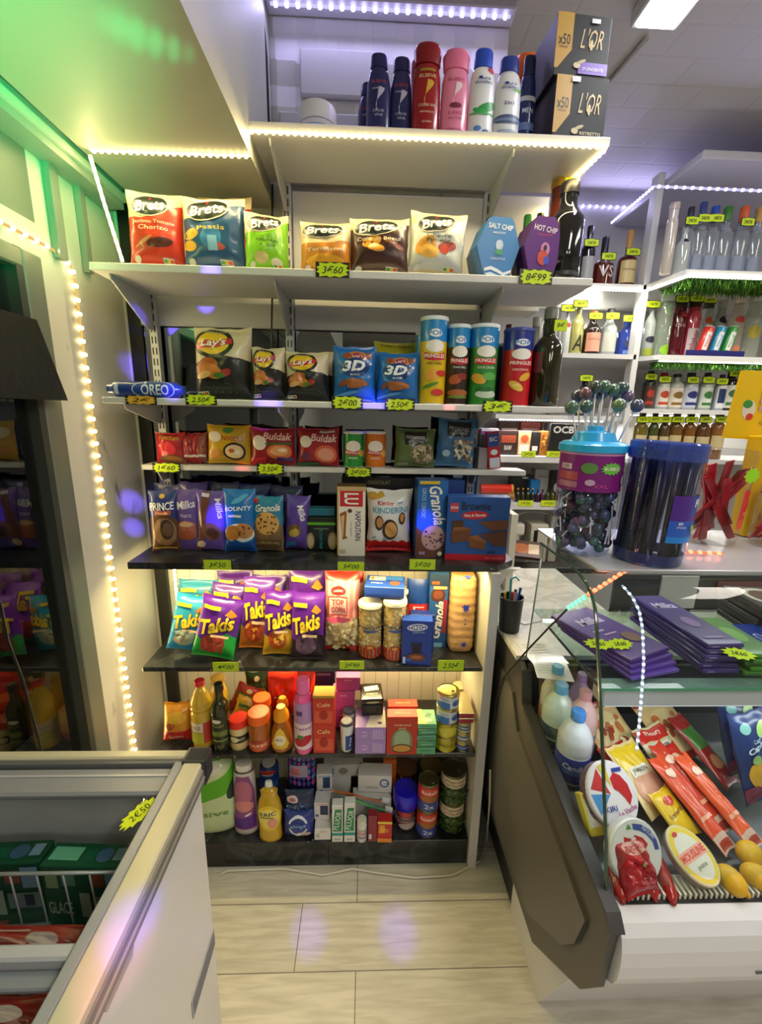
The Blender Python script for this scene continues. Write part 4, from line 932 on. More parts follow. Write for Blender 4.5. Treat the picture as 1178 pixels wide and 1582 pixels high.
pack('slim lilac biscuit pack leaning right of the cookie pack', 437, 475, 768, 853, '5f45a6', [('t', 'Milka', .70, .70, .3, .26, 'f2eef8', -72, .2, .02), ('e', .4, .36, .3, .12, '7a5a30', 30), ('e', .42, .32, .22, .08, 'c8a850', 30), ('r', .05, .05, .5, .14, '3a8ac0'), ('r', .05, .6, .2, .9, '7f66c4')], T=.045, ry=3)
# darker packets in the back row
back = [(236, 290, 745, '22306e'), (276, 322, 742, '3d2f78'), (318, 372, 742, '2c2a4c'), (368, 420, 745, '1c2c64'), (415, 470, 748, '1a1e4a')]
names = ['dark navy packet in the back row above the first biscuit tube', 'dark violet packet in the back row behind the tart pack', 'dark packet in the back row left of the blue cookie bag', 'navy packet in the back row behind the blue cookie bag', 'navy packet in the back row behind the cookie pack']
for (x0, x1, y0, c), nm in zip(back, names):
    bag('biscuit_pack', nm, 'biscuit pack', x0, x1, y0, S5, c, [('t', 'BISCUITS', .5, .8, .6, .06, '8c8fb8'), ('e', .5, .5, .3, .12, '4a3a3a')], T=.028, Y=1.335 + .018 * (x0 % 2 == 0) + .012 * (x0 // 40 % 2), y1=840, rx=-1, seed=x0, sh=.97, sw=.92)
tray = thing('biscuit_tray', 'black and green biscuit pack with a band of bright green', 'biscuit pack', P(497, 852, Z=S5) + Vector((0, .03, .0005)))
tw = P(520, 820, Y=1.22).x - P(472, 820, Y=1.22).x; th = .112
m = MB(); m.box(-tw / 2, tw / 2, -.025, .025, 0, th, M('12211c', .25), .006)
decals(m, flatS(tw, th, -.025), tw, th, [('r', .02, .76, .98, .84, '5fb52a'), ('e', .12, .3, .14, .24, 'a08c6a'), ('e', .88, .3, .16, .26, 'b09a78'), ('e', .12, .3, .1, .18, 'c8b898'), ('e', .88, .3, .11, .18, 'd0c0a0'), ('t', 'BALANCE', .48, .36, .55, .10, '2a9a9a', 90), ('r', .25, .64, .75, .68, '6a7a74')])
m.obj('pack_body', tray)
MB().box(-tw / 2 + .003, tw / 2 - .003, -.02, .022, th + .0004, th + .026, M('1d6f8c', .3), .005).obj('top_pack', tray)
box('biscuit_box', 'tall cream box with a red square logo, standing in the middle of the black shelf', 'biscuit box', 521, 565, 752, S5, 'c9a878', [('r', .06, 0, .98, .93, 'ece6dc'), ('r', .10, .72, .90, .94, 'c42a2c'), ('t', 'LU', .5, .83, .16, .5, 'f4f0ea', -90, 0, .03), ('t', 'NAPOLITAIN', .74, .44, .42, .2, '33406a', -90), ('p', [(.1, .62), (.32, .66), (.34, .62), (.3, .3), (.38, .27), (.2, .24), (.12, .55)], '9a5a2c'), ('p', [(.14, .58), (.26, .60), (.22, .28), (.18, .3)], 'e0b878'), ('e', .45, .66, .08, .03, '5a3018'), ('t', "l'original", .5, .4, .2, .06, '8c7a6a', -90), ('r', .1, .04, .3, .1, 'c8b8a0')], top=[('r', 0, 0, 1, 1, '6a5030')], D=.06, y1=859, left=[('r', 0, 0, 1, 1, 'b8935c')], rz=0)
pack('white pouch with red wavy base and happy biscuit shapes', 565, 639, 758, 857, 'e3e4e8', [('p', [(0, 0), (1, 0), (1, .18), (.9, .17), (.8, .21), (.7, .17), (.6, .20), (.5, .17), (.4, .2), (.3, .17), (.2, .21), (.1, .18), (0, .2)], 'd0222a'), ('p', [(.02, .93), (.35, .98), (.4, .90), (.1, .82), (.02, .86)], 'c8a040'), ('t', 'Kinder', .42, .80, .38, .07, 'c4222a', 2, 0, .02), ('t', 'new', .74, .80, .12, .04, '3a78c0'), ('t', 'KINDERINI', .52, .69, .80, .09, '4aa0c8', 2, 0, .01), ('e', .52, .38, .18, .17, '3a2014'), ('e', .54, .38, .14, .13, 'd09a5c'), ('e', .26, .48, .10, .12, '3a2014'), ('e', .27, .49, .08, .09, 'c88c50'), ('e', .80, .56, .08, .10, '3a2014'), ('e', .8, .57, .05, .07, 'c88c50'), ('e', .16, .25, .05, .02, '8cc0e0', 30), ('e', .42, .23, .05, .02, '8cc0e0', -30)], T=.06, pinch=.12, name='biscuit_pouch', seal=.05, wr=.002)
box('cookie_box', 'tall blue cookie box with a large cookie, beside the white pouch', 'cookie box', 643, 690, 742, S5, '1f62b0', [('p', [(0, 0), (1, 0), (1, .25), (.4, .28), (0, .40)], '6a4234'), ('t', 'Granola', .68, .68, .5, .42, 'f2ece0', -80, .3, .02), ('t', 'GROS', .22, .82, .16, .14, '9cc8ea', -90), ('t', 'CONFORT', .22, .62, .2, .14, '9cc8ea', -90), ('e', .58, .26, .40, .165, 'b98fb0'), ('e', .58, .26, .37, .15, 'c9a0a0')] + blobs(24, .3, .14, .88, .38, .035, .014, ['53305a', '46284a'], 3) + [('e', .8, .06, .08, .03, 'd8dcc0'), ('r', .1, .05, .3, .09, '9c8ab0'), ('r', .05, .955, .7, .995, 'c8b02a')], D=.055, y1=861, rz=3, left=[('r', 0, 0, 1, 1, '16458a')], top=[('r', 0, 0, 1, 1, '123a78')])
box('brownie_box', 'wide blue box of brownies at the right end of the black shelf', 'brownie box', 691, 786, 767, S5, '1c4f9a', [('r', 0, 0, 1, .10, 'b0182a'), ('r', .05, .76, .18, .90, 'b5404a'), ('t', 'BROSSARD', .115, .83, .12, .04, 'f0e0e0'), ('t', 'Brownie', .46, .86, .46, .13, '10182c', 0, 0, .01), ('e', .45, .72, .22, .065, 'b02032', 3), ('t', 'Noix & Chocolat', .45, .72, .34, .045, 'f0e6e0', 3), ('p', [(.5, .62), (.98, .66), (.98, .52), (.75, .48)], '6a3c20'), ('p', [(.55, .42), (.98, .50), (.98, .24), (.80, .24)], '59301a'), ('p', [(.08, .62), (.26, .64), (.28, .52), (.10, .5)], '4a2a18'), ('p', [(.08, .46), (.40, .50), (.38, .32), (.10, .28)], '64391f'), ('p', [(.36, .38), (.66, .30), (.62, .18), (.38, .22)], '70421f'), ('p', [(.1, .46), (.40, .5), (.3, .54), (.12, .53)], '7f4c2a'), ('p', [(.36, .38), (.5, .42), (.66, .32), (.64, .29)], '86522e'), ('t', 'x14', .74, .15, .12, .06, '101c34'), ('t', 'BROSSARD', .8, .05, .3, .04, 'd86a72')], D=.05, y1=866, rz=-3, left=[('r', 0, 0, 1, 1, '143a74')], sh=.99)
box('biscuit_box', 'blue box standing behind the tall cookie box', 'biscuit box', 686, 716, 742, S5, '233f86', [('r', .1, .6, .9, .8, '8890b0')], D=.05, Y=1.33)
box('dark_box', 'black box behind the white pouch and the cream box', 'box', 528, 642, 738, S5, '17151c', [('t', 'CHOCOLAT', .5, .93, .3, .05, '8c8a5a')], D=.05, Y=1.36)
YT5 = YF - .004
for lb, x0, x1, y0, y1, tx in (('green tag 3€50 on the edge of the black biscuit shelf', 315, 357, 865, 880, '3€50'), ('green tag 3€00 on the black shelf edge below the cream box', 522, 563, 868, 882, '3€00'), ('green tag 5€00 on the black shelf edge below the cookie box', 633, 673, 864, 880, '5€00')):
    price_tag(lb, x0, x1, y0, y1, YT5, tx, 'star', False, 'b4d622')

# ================================================================== SIXTH SHELF
def takis(label, x0, x1, y0, y1, top, low, food, ry=0, rz=0, seed=0, T=.036, rx=-12, name_v=.55, small=False, Y=None, dx=0, sw=1., sh=1., tc=INKY):
    d = [('p', [(0, 0), (1, 0), (1, .36), (.75, .44), (.5, .33), (.25, .26), (0, .34)], low), ('e', .45, .24, .30, .16, food[0], 10)]
    d += blobs(14, .22, .12, .72, .36, .09, .025, food, seed + 3)
    d += [('t', 'Takis', .5, name_v, .86, .26, '3a1a2a', 16, .35, .05), ('t', 'Takis', .49, name_v + .01, .84, .24, tc, 16, .35, .035), ('p', [(.62, .74), (.75, .84), (.83, .80), (.92, .74), (.80, .70)], 'e0862a'), ('r', .08, .80, .5, .86, tc), ('r', .38, .36, .82, .40, 'e8c8a0')]
    return bag('snack_bag', label, 'snack bag', x0, x1, y0, S6, top, d, T=T, y1=y1, Y=Y, rx=rx, ry=ry, rz=rz, seed=seed, dx=dx, sw=sw, sh=sh, wr=.003)
PU = '5a1f96'
takis('light blue snack bag at the front left corner of the marble shelf', 243, 312, 928, 1008, '2f9cc8', '2f90c0', ['a8c0a8', 'b08a6a', 'c8d8d0', '8c6a50'], 12, 8, 41, Y=1.238, sw=.80, sh=.95)
takis('light blue snack bag behind the front left one', 262, 330, 905, 990, '2f96bc', '2a88b0', ['a8c0a8', 'b08a6a'], 4, 6, 42, Y=1.335, name_v=.62, sw=.9)
takis('purple and green snack bag at the front, tilted to the left', 283, 360, 932, 1022, PU, '1d9a3c', ['a83a2a', 'c04a34', '6a2a1c'], 12, 4, 43, Y=1.193, sw=.86, sh=.95)
takis('purple and green snack bag behind the front tilted one', 310, 372, 912, 1000, PU, '1d8a3a', ['a83a2a', 'c04a34'], 6, 2, 44, Y=1.285, name_v=.68, sw=.9)
takis('purple snack bag standing highest at the back left of the marble shelf', 332, 390, 890, 985, '521c88', PU, ['d8b84a', 'c87a2a'], -2, 0, 45, Y=1.385, name_v=.6)
takis('purple snack bag with rolled orange chips, third in the front row', 364, 414, 902, 998, PU, 'c07022', ['b0401c', 'd86a2a', '8c2c14', 'e8a03a'], 4, 2, 46, Y=1.262)
takis('purple snack bag with yellow nacho print, fourth in the front row', 402, 452, 922, 1010, PU, 'c89a22', ['c85a1c', 'e8c84a', 'b0401c', 'e8a03a'], 2, 2, 47, Y=1.228)
takis('purple and black snack bag with grey chips beside the popcorn bag', 446, 500, 925, 1018, PU, '241a24', ['6a4a6a', '8c6a8a', '4a2c48', 'a88aa0'], 0, -2, 48, Y=1.20)
takis('purple snack bag behind, between the orange and yellow ones', 385, 440, 896, 990, '551d8e', PU, ['c8a04a', 'a06a2a'], 0, 0, 49, Y=1.35, name_v=.5)
takis('purple snack bag standing highest directly left of the popcorn bag', 438, 500, 884, 990, '4f1a86', PU, ['c8a04a', 'a06a2a'], 2, 0, 50, Y=1.30, name_v=.5)
popc = ['e8dcae', 'f2ead0', 'd8c48a', 'c9ae70', 'f6f0dc']
bag('popcorn_bag', 'tall red topped bag of popcorn in the middle of the marble shelf', 'popcorn bag', 500, 556, 886, S6, 'd9c79a', [('r', 0, .42, 1, 1, 'e88a8a')] + [('r', a, .42, a + .07, .95, 'f0b8b4') for a in (.1, .28, .46, .64, .82)] + [('r', 0, .86, 1, 1, 'd8261c'), ('r', 0, 0, 1, .05, 'b01c1c')] + blobs(120, .06, .07, .94, .44, .05, .024, popc, 8) + [('r', .14, .52, .68, .74, 'd8343a'), ('r', .17, .535, .65, .725, 'f4c8c4'), ('t', 'TOP', .41, .675, .34, .065, 'd8343a', 0, 0, .03), ('t', 'CORN', .41, .59, .4, .065, 'd8343a', 0, 0, .03), ('e', .42, .80, .2, .05, 'c02020'), ('t', 'LAMBERT', .42, .80, .26, .025, 'f4e0dc'), ('e', .42, .47, .36, .035, 'd8527a'), ('r', .74, .05, .92, .14, 'c0282a')], T=.07, y1=1012, rx=-6, seed=51, wr=.003)
bag('popcorn_bag', 'red bag showing behind the top of the popcorn bag', 'popcorn bag', 512, 562, 884, S6, 'cc2a20', [('r', .7, .6, 1, .8, 'e8c8c0')], T=.05, Y=1.36, y1=990, seed=52)
def popjar(label, x0, x1, y0, y1, seed, Y=None):
    X, Yf, W_, H_ = fit(x0, x1, y0, S6, Y, y1); H_ = P((x0 + x1) / 2, y0, Y=Yf + W_).z - S6
    t = thing('popcorn_jar', label, 'popcorn jar', (X, Yf + W_ / 2, S6 + .0005))
    m = MB(); r = W_ / 2 * .97
    m.lathe([(0, 0), (r, 0), (r, H_ * .94), (r * .9, H_ * .95)], G('fbf6e8', .8), 24)
    S = cylS(lambda z: r, H_)
    decals(m, S, r * math.pi, H_, [('r', a, .03, a + .05, .22, 'c02a2c') for a in [i * .1 + .02 for i in range(10)]] + [('e', .5, .24, .13, .05, 'a8402a'), ('e', .5, .24, .08, .03, 'd8a04a'), ('t', 'PopCorn', .5, .60, .6, .08, '26386e', 0, .2, .02), ('e', .5, .54, .2, .02, '3a58a8')], L=.008)
    m.obj('clear_tube', t)
    c = MB(); rnd = random.Random(seed)
    c.lathe([(0, .002), (r * .86, .002), (r * .86, H_ * .9), (0, H_ * .9)], M('d8c48c', .8), 16)
    for i in range(230):
        a = rnd.uniform(0, 2 * math.pi); z = rnd.uniform(.008, H_ * .9)
        c.ball((r * .86 * math.cos(a), r * .86 * math.sin(a), z), rnd.uniform(.0035, .0055), M(rnd.choice(popc), .8), seg=6, rings=4)
    o = c.obj('popcorn', t, kind='stuff')
    MB().lathe([(r * 1.0, H_ * .93), (r * 1.05, H_ * .935), (r * 1.05, H_ * .985), (r * 1.0, H_), (0, H_)], M('e8e6d4', .35), 24).obj('lid', t)
popjar('clear popcorn tube with white lid, left of the pair', 553, 592, 921, 1020, 1)
popjar('clear popcorn tube with white lid, right of the pair', 593, 630, 918, 1017, 2, 1.205)
popjar('clear popcorn tube half hidden behind the right one of the pair', 598, 632, 902, 1000, 3, 1.30)
_x, _y, _w, _h = fit(565, 625, 921, S6, Y=1.25)
stk = box_mesh(.125, .10, .035, '2348a8', [('r', .05, .1, .95, .3, '16307c')], [('r', .08, .55, .5, .9, 'd8d4c8'), ('r', .12, .6, .2, .85, 'c87a2a'), ('r', .26, .6, .34, .85, '8ab0d8'), ('e', .75, .35, .14, .2, '6a4a3a'), ('r', .5, .6, .95, .95, '3a78c8'), ('t', 'BISCUITS', .3, .3, .3, .1, 'd8e0f0')])
tag(stk.obj('biscuit_box', None, (_x, 1.285, S6 + _h + .0005), (0, 0, R(-6))), 'flat blue biscuit box lying on top of the popcorn tubes', 'biscuit box')
pack('blue topped pouch with red logo band between the popcorn tube and the upright cookie box', 629, 664, 898, 1000, '1c3f86', [('r', 0, .30, 1, .58, 'd8cdb4'), ('r', .0, .44, .95, .64, 'c02c2a'), ('t', 'LU', .5, .54, .12, .5, 'f2eee6', -90, 0, .03), ('e', .4, .36, .3, .05, 'b07a4a')], Z=S6, Y=1.305, T=.03)
box('biscuit_box', 'blue box of chocolate sticks at the front of the marble shelf', 'biscuit box', 622, 668, 960, S6, '1f3f9c', [('e', .5, .86, .34, .08, 'e6eaf4', 6), ('e', .5, .86, .30, .06, '2346a8', 6), ('t', 'OREO', .5, .86, .5, .085, 'f2f4f8', 6, 0, .03), ('t', 'crunchy sticks', .55, .75, .4, .03, 'dfe6f4', 6)] + [('p', [(.42 + i * .03, .2), (.3 + i * .07, .52), (.34 + i * .07, .53), (.46 + i * .03, .2)], '2a1c18') for i in range(6)] + [('e', .5, .2, .32, .09, '6a3c2c'), ('e', .5, .2, .2, .04, 'a8643c'), ('r', .05, .05, .14, .2, 'c9d3ea'), ('e', .25, .14, .12, .04, '3a5cc0')], D=.04, y1=1028, rz=-5, top=[('r', 0, 0, 1, 1, '2c50b4')])
box('biscuit_box', 'second blue box standing behind the box of chocolate sticks', 'biscuit box', 634, 671, 950, S6, '1a3688', [('r', .1, .8, .9, .95, '3a58a8')], D=.035, Y=1.262, rz=-5)
box('cookie_box', 'tall cookie box standing on end beside the bread', 'cookie box', 664, 693, 887, S6, '2c5c98', [('r', 0, .84, 1, 1, '24364a'), ('r', .1, .86, .5, .9, 'd0502a'), ('e', .45, .72, .38, .09, '5a2c1c'), ('e', .45, .72, .26, .06, '7a4630'), ('t', 'Granola', .50, .38, .52, .5, 'f2ece0', 84, .3, .03), ('r', .75, .2, .95, .66, 'a02c34'), ('r', .0, .0, .8, .06, '7fb4d8'), ('r', .2, .8, .9, .84, 'd8a46a')], D=.09, y1=999, rz=-3)
# bread in a clear bag, standing on end
X, Yf, W_, H_ = fit(698, 746, 890, S6, y1=1013)
t = thing('bread_loaf', 'loaf of sliced bread in a clear bag with blue print, standing at the right end', 'bread', (X - .006, Yf + .06, S6 + .0005), (R(-1), 0, 0))
m = MB()
def loaf(u, v):
    a = u * 2 * math.pi; w_ = W_ * .42 * (1 - .1 * (v > .93) * (v - .93) / .07); s_ = .003 * math.sin(v * 60)
    q = lambda c: math.copysign(abs(c) ** .6, c)
    k = 1.0 if .03 < v < .97 else .9
    return ((w_ + s_ * .4) * q(math.cos(a)) * k, (.045 + s_ * .4) * q(math.sin(a)) * k, v * H_ * .95 + .002)
m.grid(loaf, 24, 40, M('e0bd88', .8, nz=.18, nscale=30, bump=.4), True); m.add([loaf(i / 24, 1) for i in range(24)], [list(range(24))], M('c08a48', .8))
m.add([loaf(i / 24, 0) for i in range(24)], [list(range(24))[::-1]], M('c08a48', .8)); m.obj('loaf', t)
m = MB()
def wrapb(u, v):
    p = Vector(loaf(u, min(1, v))); n = noise.noise(Vector((u * 9, v * 7, 3))) * .004 + .0035
    c = Vector((0, 0, p.z)); d = (p - c); d.normalize()
    return tuple(p + d * n + Vector((0, 0, .004 * (v - .5))))
m.grid(wrapb, 30, 36, G('fff6ea', 1.0, .06, 1.6), True)
for z0, w0, h0, cc_ in ((.60, .030, .016, '24349c'), (.57, .022, .020, '2c3ca8'), (.44, .006, .008, '2c3ca8'), (.385, .010, .006, '2c3ca8'), (.12, .018, .020, '2440a8'), (.97, .03, .012, '3a4a9c')):
    pts_ = [(.004 + a * w0, z0 * H_ + b * h0) for a, b in starpts(6, .3, .55, 1, int(z0 * 100))]
    m.prism(pts_, -.0535, -.0525, M(cc_, .4), 'y')
m.obj('clear_wrapper', t)
for lb, x0, x1, y0, y1, tx in (('green tag 4€00 on the marble shelf edge below the purple snack bags', 329, 369, 1023, 1037, '4€00'), ('green tag 2€90 on the marble shelf edge below the popcorn bag', 525, 563, 1021, 1034, '2€90'), ('green tag 2.50€ on the marble shelf edge below the bread', 677, 717, 1020, 1036, '2.50€')):
    price_tag(lb, x0, x1, y0, y1, YF - .004, tx, 'star', False, 'b4d622')

# ================================================================== SEVENTH SHELF (oil, jars, tins)
bag('pastry_pack', 'red and yellow packet at the far left of the bottle shelf', 'packet', 244, 287, 1098, S7, 'd8922a', [('r', 0, 0, 1, .36, 'c01f22'), ('e', .5, .7, .35, .15, 'e8b83a'), ('t', 'Savane', .5, .2, .5, .12, 'f0d8b0', 4), ('e', .3, .5, .16, .1, 'b85a24')], T=.06, y1=1156, ry=5, rz=10, seed=61)
OIL = M('c9a634', .06, coat=.6)
turned('oil_bottle', 'clear ribbed bottle of yellow cooking oil with a red cap', 'oil bottle', 288, 322, 1046, S7,
       smoothp([(0, 0), (.92, 0), (1, .03), (1, .18), (.96, .22), (1, .26), (1, .52), (.88, .56), (1, .60), (.90, .64), (.97, .68), (.84, .74), (.55, .85), (.34, .90), (.34, .93)], 2),
       [(.42, .93), (.48, .935), (.48, .99), (.42, 1), (0, 1)], [('r', .08, .28, .62, .42, 'd8cfc0'), ('r', .62, .10, .95, .42, 'b83a2c'), ('r', .08, .1, .62, .27, 'b8b83a'), ('t', 'HUILE', .35, .35, .4, .05, '8c7a3a')], OIL, 'd0252a', y1=1159)
turned('olive_oil_bottle', 'dark green square shouldered olive oil bottle beside the yellow oil', 'oil bottle', 321, 350, 1052, S7,
       smoothp([(0, 0), (.95, 0), (1, .02), (1, .62), (.85, .70), (.45, .78), (.45, .92)], 2), [(.48, .90), (.5, .91), (.5, .99), (.45, 1), (0, 1)],
       [('r', .2, .12, .85, .56, '2a3016'), ('e', .45, .49, .16, .03, 'd8d8cc'), ('t', 'PUGET', .5, .42, .4, .04, '9aa05a'), ('r', .25, .26, .8, .34, '6a7a3a'), ('r', .25, .18, .8, .2, '8c9a5a')], M('23290f', .08, coat=.6), '1c1c18', y1=1163)
turned('oil_bottle', 'second oil bottle standing behind the dark green one', 'oil bottle', 318, 348, 1038, S7, smoothp([(0, 0), (1, 0), (1, .6), (.6, .85), (.5, .9)], 2), [(.7, .88), (.75, .9), (.75, .98), (0, 1)], [], OIL, 'b89a4a', Y=1.31)
for lb, x0, x1, y0, c, ry_ in (('green and yellow packet leaning behind the mayonnaise jar', 345, 392, 1062, 'a0302a', 24), ('yellow soup packet leaning over the jars', 352, 398, 1082, 'd8b02a', 20), ('dark green packet at the back above the orange lidded jar', 384, 424, 1036, '1f3a22', -6)):
    bag('soup_packet', lb, 'packet', x0, x1, y0, S7, c, [('e', .5, .5, .35, .2, 'e8c04a'), ('r', .1, .62, .9, .74, '3a6a3a'), ('e', .5, .85, .12, .07, 'd8d0a0')], T=.016, Y={345: 1.335, 352: 1.305, 384: 1.37}[x0], y1=1140, ry=ry_, seed=x0, sw=.9, sh=.9)
def lidjar(label, x0, x1, y0, body, lid, dec, y1=None, Y=None, lidh=.76, mat=None, **kw):
    return turned('jar', label, 'jar', x0, x1, y0, S7, smoothp([(0, 0), (.92, 0), (1, .06), (1, lidh - .12), (.9, lidh - .03), (.9, lidh)], 2),
                  [(.98, lidh), (1.02, lidh + .01), (1.02, .97), (.96, 1), (0, 1)], dec, mat or M(body, .1, coat=.6), lid, Y=Y, y1=y1, capname='lid', **kw)
lidjar('small mayonnaise jar with a red lid', 350, 380, 1098, 'd8c48c', 'e0301c', [('r', .02, .28, .98, .54, '22261c'), ('e', .4, .41, .16, .1, 'd8d0a8'), ('t', 'MAYO', .62, .41, .3, .08, 'e8e0c0')], y1=1161)
lidjar('tall sauce jar with an orange lid, front one', 379, 413, 1088, 'a85a1c', 'f2661c', [('r', .04, .04, .96, .30, 'c85a3a'), ('t', 'PATES', .5, .2, .6, .07, 'f2d8b8'), ('e', .5, .30, .2, .05, 'a8402a')], y1=1164)
lidjar('tall sauce jar with an orange lid, standing behind the front one', 388, 416, 1068, 'a85a1c', 'f2661c', [], Y=1.275)
turned('honey_bottle', 'honey bottle with a yellow cap and pear shaped white label', 'honey bottle', 414, 449, 1086, S7, smoothp([(0, 0), (.9, 0), (1, .06), (1, .22), (.88, .42), (.62, .60), (.5, .68), (.5, .70)], 3),
       [(.62, .70), (.70, .71), (.66, .86), (.46, .92), (.40, 1), (0, 1)], [('p', [(.5, .58), (.36, .5), (.22, .2), (.3, .12), (.7, .12), (.78, .2), (.64, .5)], 'e0b83a'), ('e', .5, .32, .18, .12, 'ecdcb0'), ('t', 'MIEL', .5, .33, .24, .06, '9a7ab0')], M('a8641a', .08, coat=.7), 'f0a01c', y1=1165)
turned('honey_bottle', 'second honey bottle standing behind the front one', 'honey bottle', 422, 448, 1072, S7, smoothp([(0, 0), (1, 0), (1, .3), (.5, .68), (.5, .72)], 2), [(.62, .72), (.7, .73), (.66, .86), (.4, 1), (0, 1)], [], M('a8641a', .08, coat=.7), 'f0a01c', Y=1.27)
bag('crumpled_bag', 'crumpled bright red bag at the back above the honey', 'bag', 411, 462, 1040, S7, 'e62e16', [('e', .40, .50, .2, .06, 'a01c1c', 14), ('t', 'Knorr', .40, .50, .3, .05, 'f2e0d8', 14)], T=.06, Y=1.335, y1=1100, seed=66, wr=.007, pinch=.0, rx=-3)
bag('crumpled_bag', 'second red bag bulging beside the crumpled one, behind the pink bottle', 'bag', 458, 486, 1044, S7, 'e8481c', [], T=.04, Y=1.30, y1=1100, seed=67, wr=.008, rx=-3)
turned('syrup_bottle', 'pink strawberry bottle with a clear pink cap', 'bottle', 452, 482, 1042, S7, smoothp([(0, 0), (.92, 0), (1, .03), (1, .66), (.94, .74), (.74, .82)], 3), [(.70, .82), (.72, .83), (.68, .985), (.6, 1), (0, 1)],
       [('r', .05, .44, .95, .72, 'b48ac0'), ('r', .05, .08, .95, .44, 'e8d0dc'), ('e', .5, .2, .34, .07, 'b81c34', 20), ('e', .42, .26, .12, .03, '3a8a3a'), ('t', 'fraise', .5, .38, .6, .04, '9a3a8c'), ('r', .3, .56, .5, .62, '5a3a78')], M('e85a9a', .15, coat=.6), M('f06ab0', .15, coat=.6), y1=1167)
cw = 0
for lb, zf, top in (('lower red coffee tin of the pair left of the blue bottle', 0, False), ('upper red coffee tin with a gold lid, stacked on the other', 1, True)):
    X, Yf, W_, H_ = fit(484, 517, 1121, S7, y1=1164)
    z_ = S7 + zf * (H_ + .001)
    m = box_mesh(W_, W_ * .8, H_ if not top else H_ * .9, 'c8341f', [('t', 'Cafe', .5, .78, .6, .14, 'e8c88a', 3), ('r', .08, .1, .92, .55, 'd8563a'), ('e', .5, .4, .2, .18, 'a82418')])
    if top:
        t = thing('coffee_tin', lb, 'coffee tin', (X, Yf + W_ * .4, z_ + .0005)); m.obj('body', t)
        MB().box(-W_ / 2 - .001, W_ / 2 + .001, -W_ * .4 - .001, W_ * .4 + .001, H_ * .9 + .0003, H_, M('b8923a', .3, .7), .003).obj('lid', t)
    else: tag(m.obj('coffee_tin', None, (X, Yf + W_ * .4, z_ + .0005)), lb, 'coffee tin')
box('pasta_box', 'dark navy box at the back behind the red tins', 'box', 482, 518, 1036, S7, '1a2450', [('t', 'COUSCOUS', .5, .9, .6, .06, 'a8b0d0'), ('e', .2, .5, .14, .1, 'b8783a')], D=.03, Y=1.40)
turned('bleach_bottle', 'white bottle with a grey cap and blue label, front one', 'bottle', 525, 546, 1107, S7, smoothp([(0, 0), (.8, 0), (.86, .03), (.92, .6), (1, .8), (1, .92)], 2), [(.86, .92), (.86, .99), (.8, 1), (0, 1)], [('r', .45, .08, .95, .60, '24468c'), ('t', 'sel', .7, .35, .3, .12, 'e8ecf4', 80)], 'e6e6e2', '5a6078', y1=1164)
turned('bleach_bottle', 'white bottle with a grey cap standing behind the front one', 'bottle', 529, 549, 1090, S7, smoothp([(0, 0), (.8, 0), (.86, .03), (.92, .6), (1, .8), (1, .92)], 2), [(.86, .92), (.86, .99), (.8, 1), (0, 1)], [], 'e2e2de', '5a6078', Y=1.25)
def pbox(name, label, x0, x1, y0, y1, base, dec, D=.07, zoff=0.0, Y=None, top=(), rz=0, hh=None, cat='box', left=(), rx=0, ry=0):
    X, Yf, W_, H_ = fit(x0, x1, y0, S7, Y, y1)
    if zoff: pass
    m = box_mesh(W_, D, hh or H_, base, dec, top, left)
    tag(m.obj(name, None, (X, Yf + D / 2, S7 + zoff + .0005), (R(rx), R(ry), R(rz))), label, cat); return hh or H_
pk = [('t', 'BOX', .5, .8, .3, .1, 'f0d0e0')]
h_ = pbox('snack_carton', 'lower pink carton of the leaning pair', 513, 546, 1100, 1150, 'b04a8c', pk, .05, Y=1.30)
pbox('snack_carton', 'middle pink carton stacked on the lower one', 514, 548, 1100, 1150, 'c05a9c', pk, .05, zoff=h_ + .001, Y=1.305, hh=.075)
pbox('snack_carton', 'upper pink carton at the back under the marble shelf', 520, 556, 1100, 1150, 'b85094', pk, .05, zoff=h_ + .078, Y=1.31, hh=.05)
lil = [('e', .3, .5, .12, .22, 'c8a8e0'), ('t', 'gaze', .3, .5, .2, .16, '8050a8')] + [('r', .58 + i * .05, .15, .60 + i * .05, .85, 'd8c8ec') for i in range(7)]
h1 = pbox('lilac_box', 'lower lilac box in the middle of the bottle shelf', 549, 596, 1145, 1165, 'a888cc', lil, .10)
h2 = pbox('lilac_box', 'upper lilac box with a white corner on its top, stacked on the other', 549, 596, 1145, 1165, 'a888cc', lil, .10, zoff=h1 + .001, top=[('p', [(.35, 0), (1, 0), (1, .8), (.8, 1), (.5, .6)], 'dcd4c8'), ('e', .8, .2, .08, .06, '5a4a7a')], hh=h1)
X, Yf, W_, H_ = fit(555, 592, 1104, S7, Y=1.235)
t = thing('black_tin', 'glossy black tin with a white paper on top, resting on the lilac boxes', 'tin', (X, 1.275, S7 + h1 + h2 + .003), (0, 0, R(4)))
MB().box(-.036, .036, -.045, .045, 0, .045, M('15140f', .2), .006).obj('body', t)
m = MB().box(-.038, .038, -.047, .047, .0455, .062, M('1b1a14', .18, coat=.6), .007)
decals(m, topS(.076, .094, .062), .076, .094, [('t', 'PREMIUM', .5, .35, .5, .08, 'c8c0a0'), ('e', .5, .2, .34, .02, 'a89a6a')]); decals(m, flatS(.076, .016, -.047, .0455), .076, .016, [('e', .5, .5, .3, .2, 'c8bc8c')]); m.obj('lid', t)
MB().box(-.022, .026, .002, .026, .0625, .0635, M('e8e4d4', .6), 0, Matrix.Rotation(R(8), 4, 'Z')).obj('paper_slip', t)
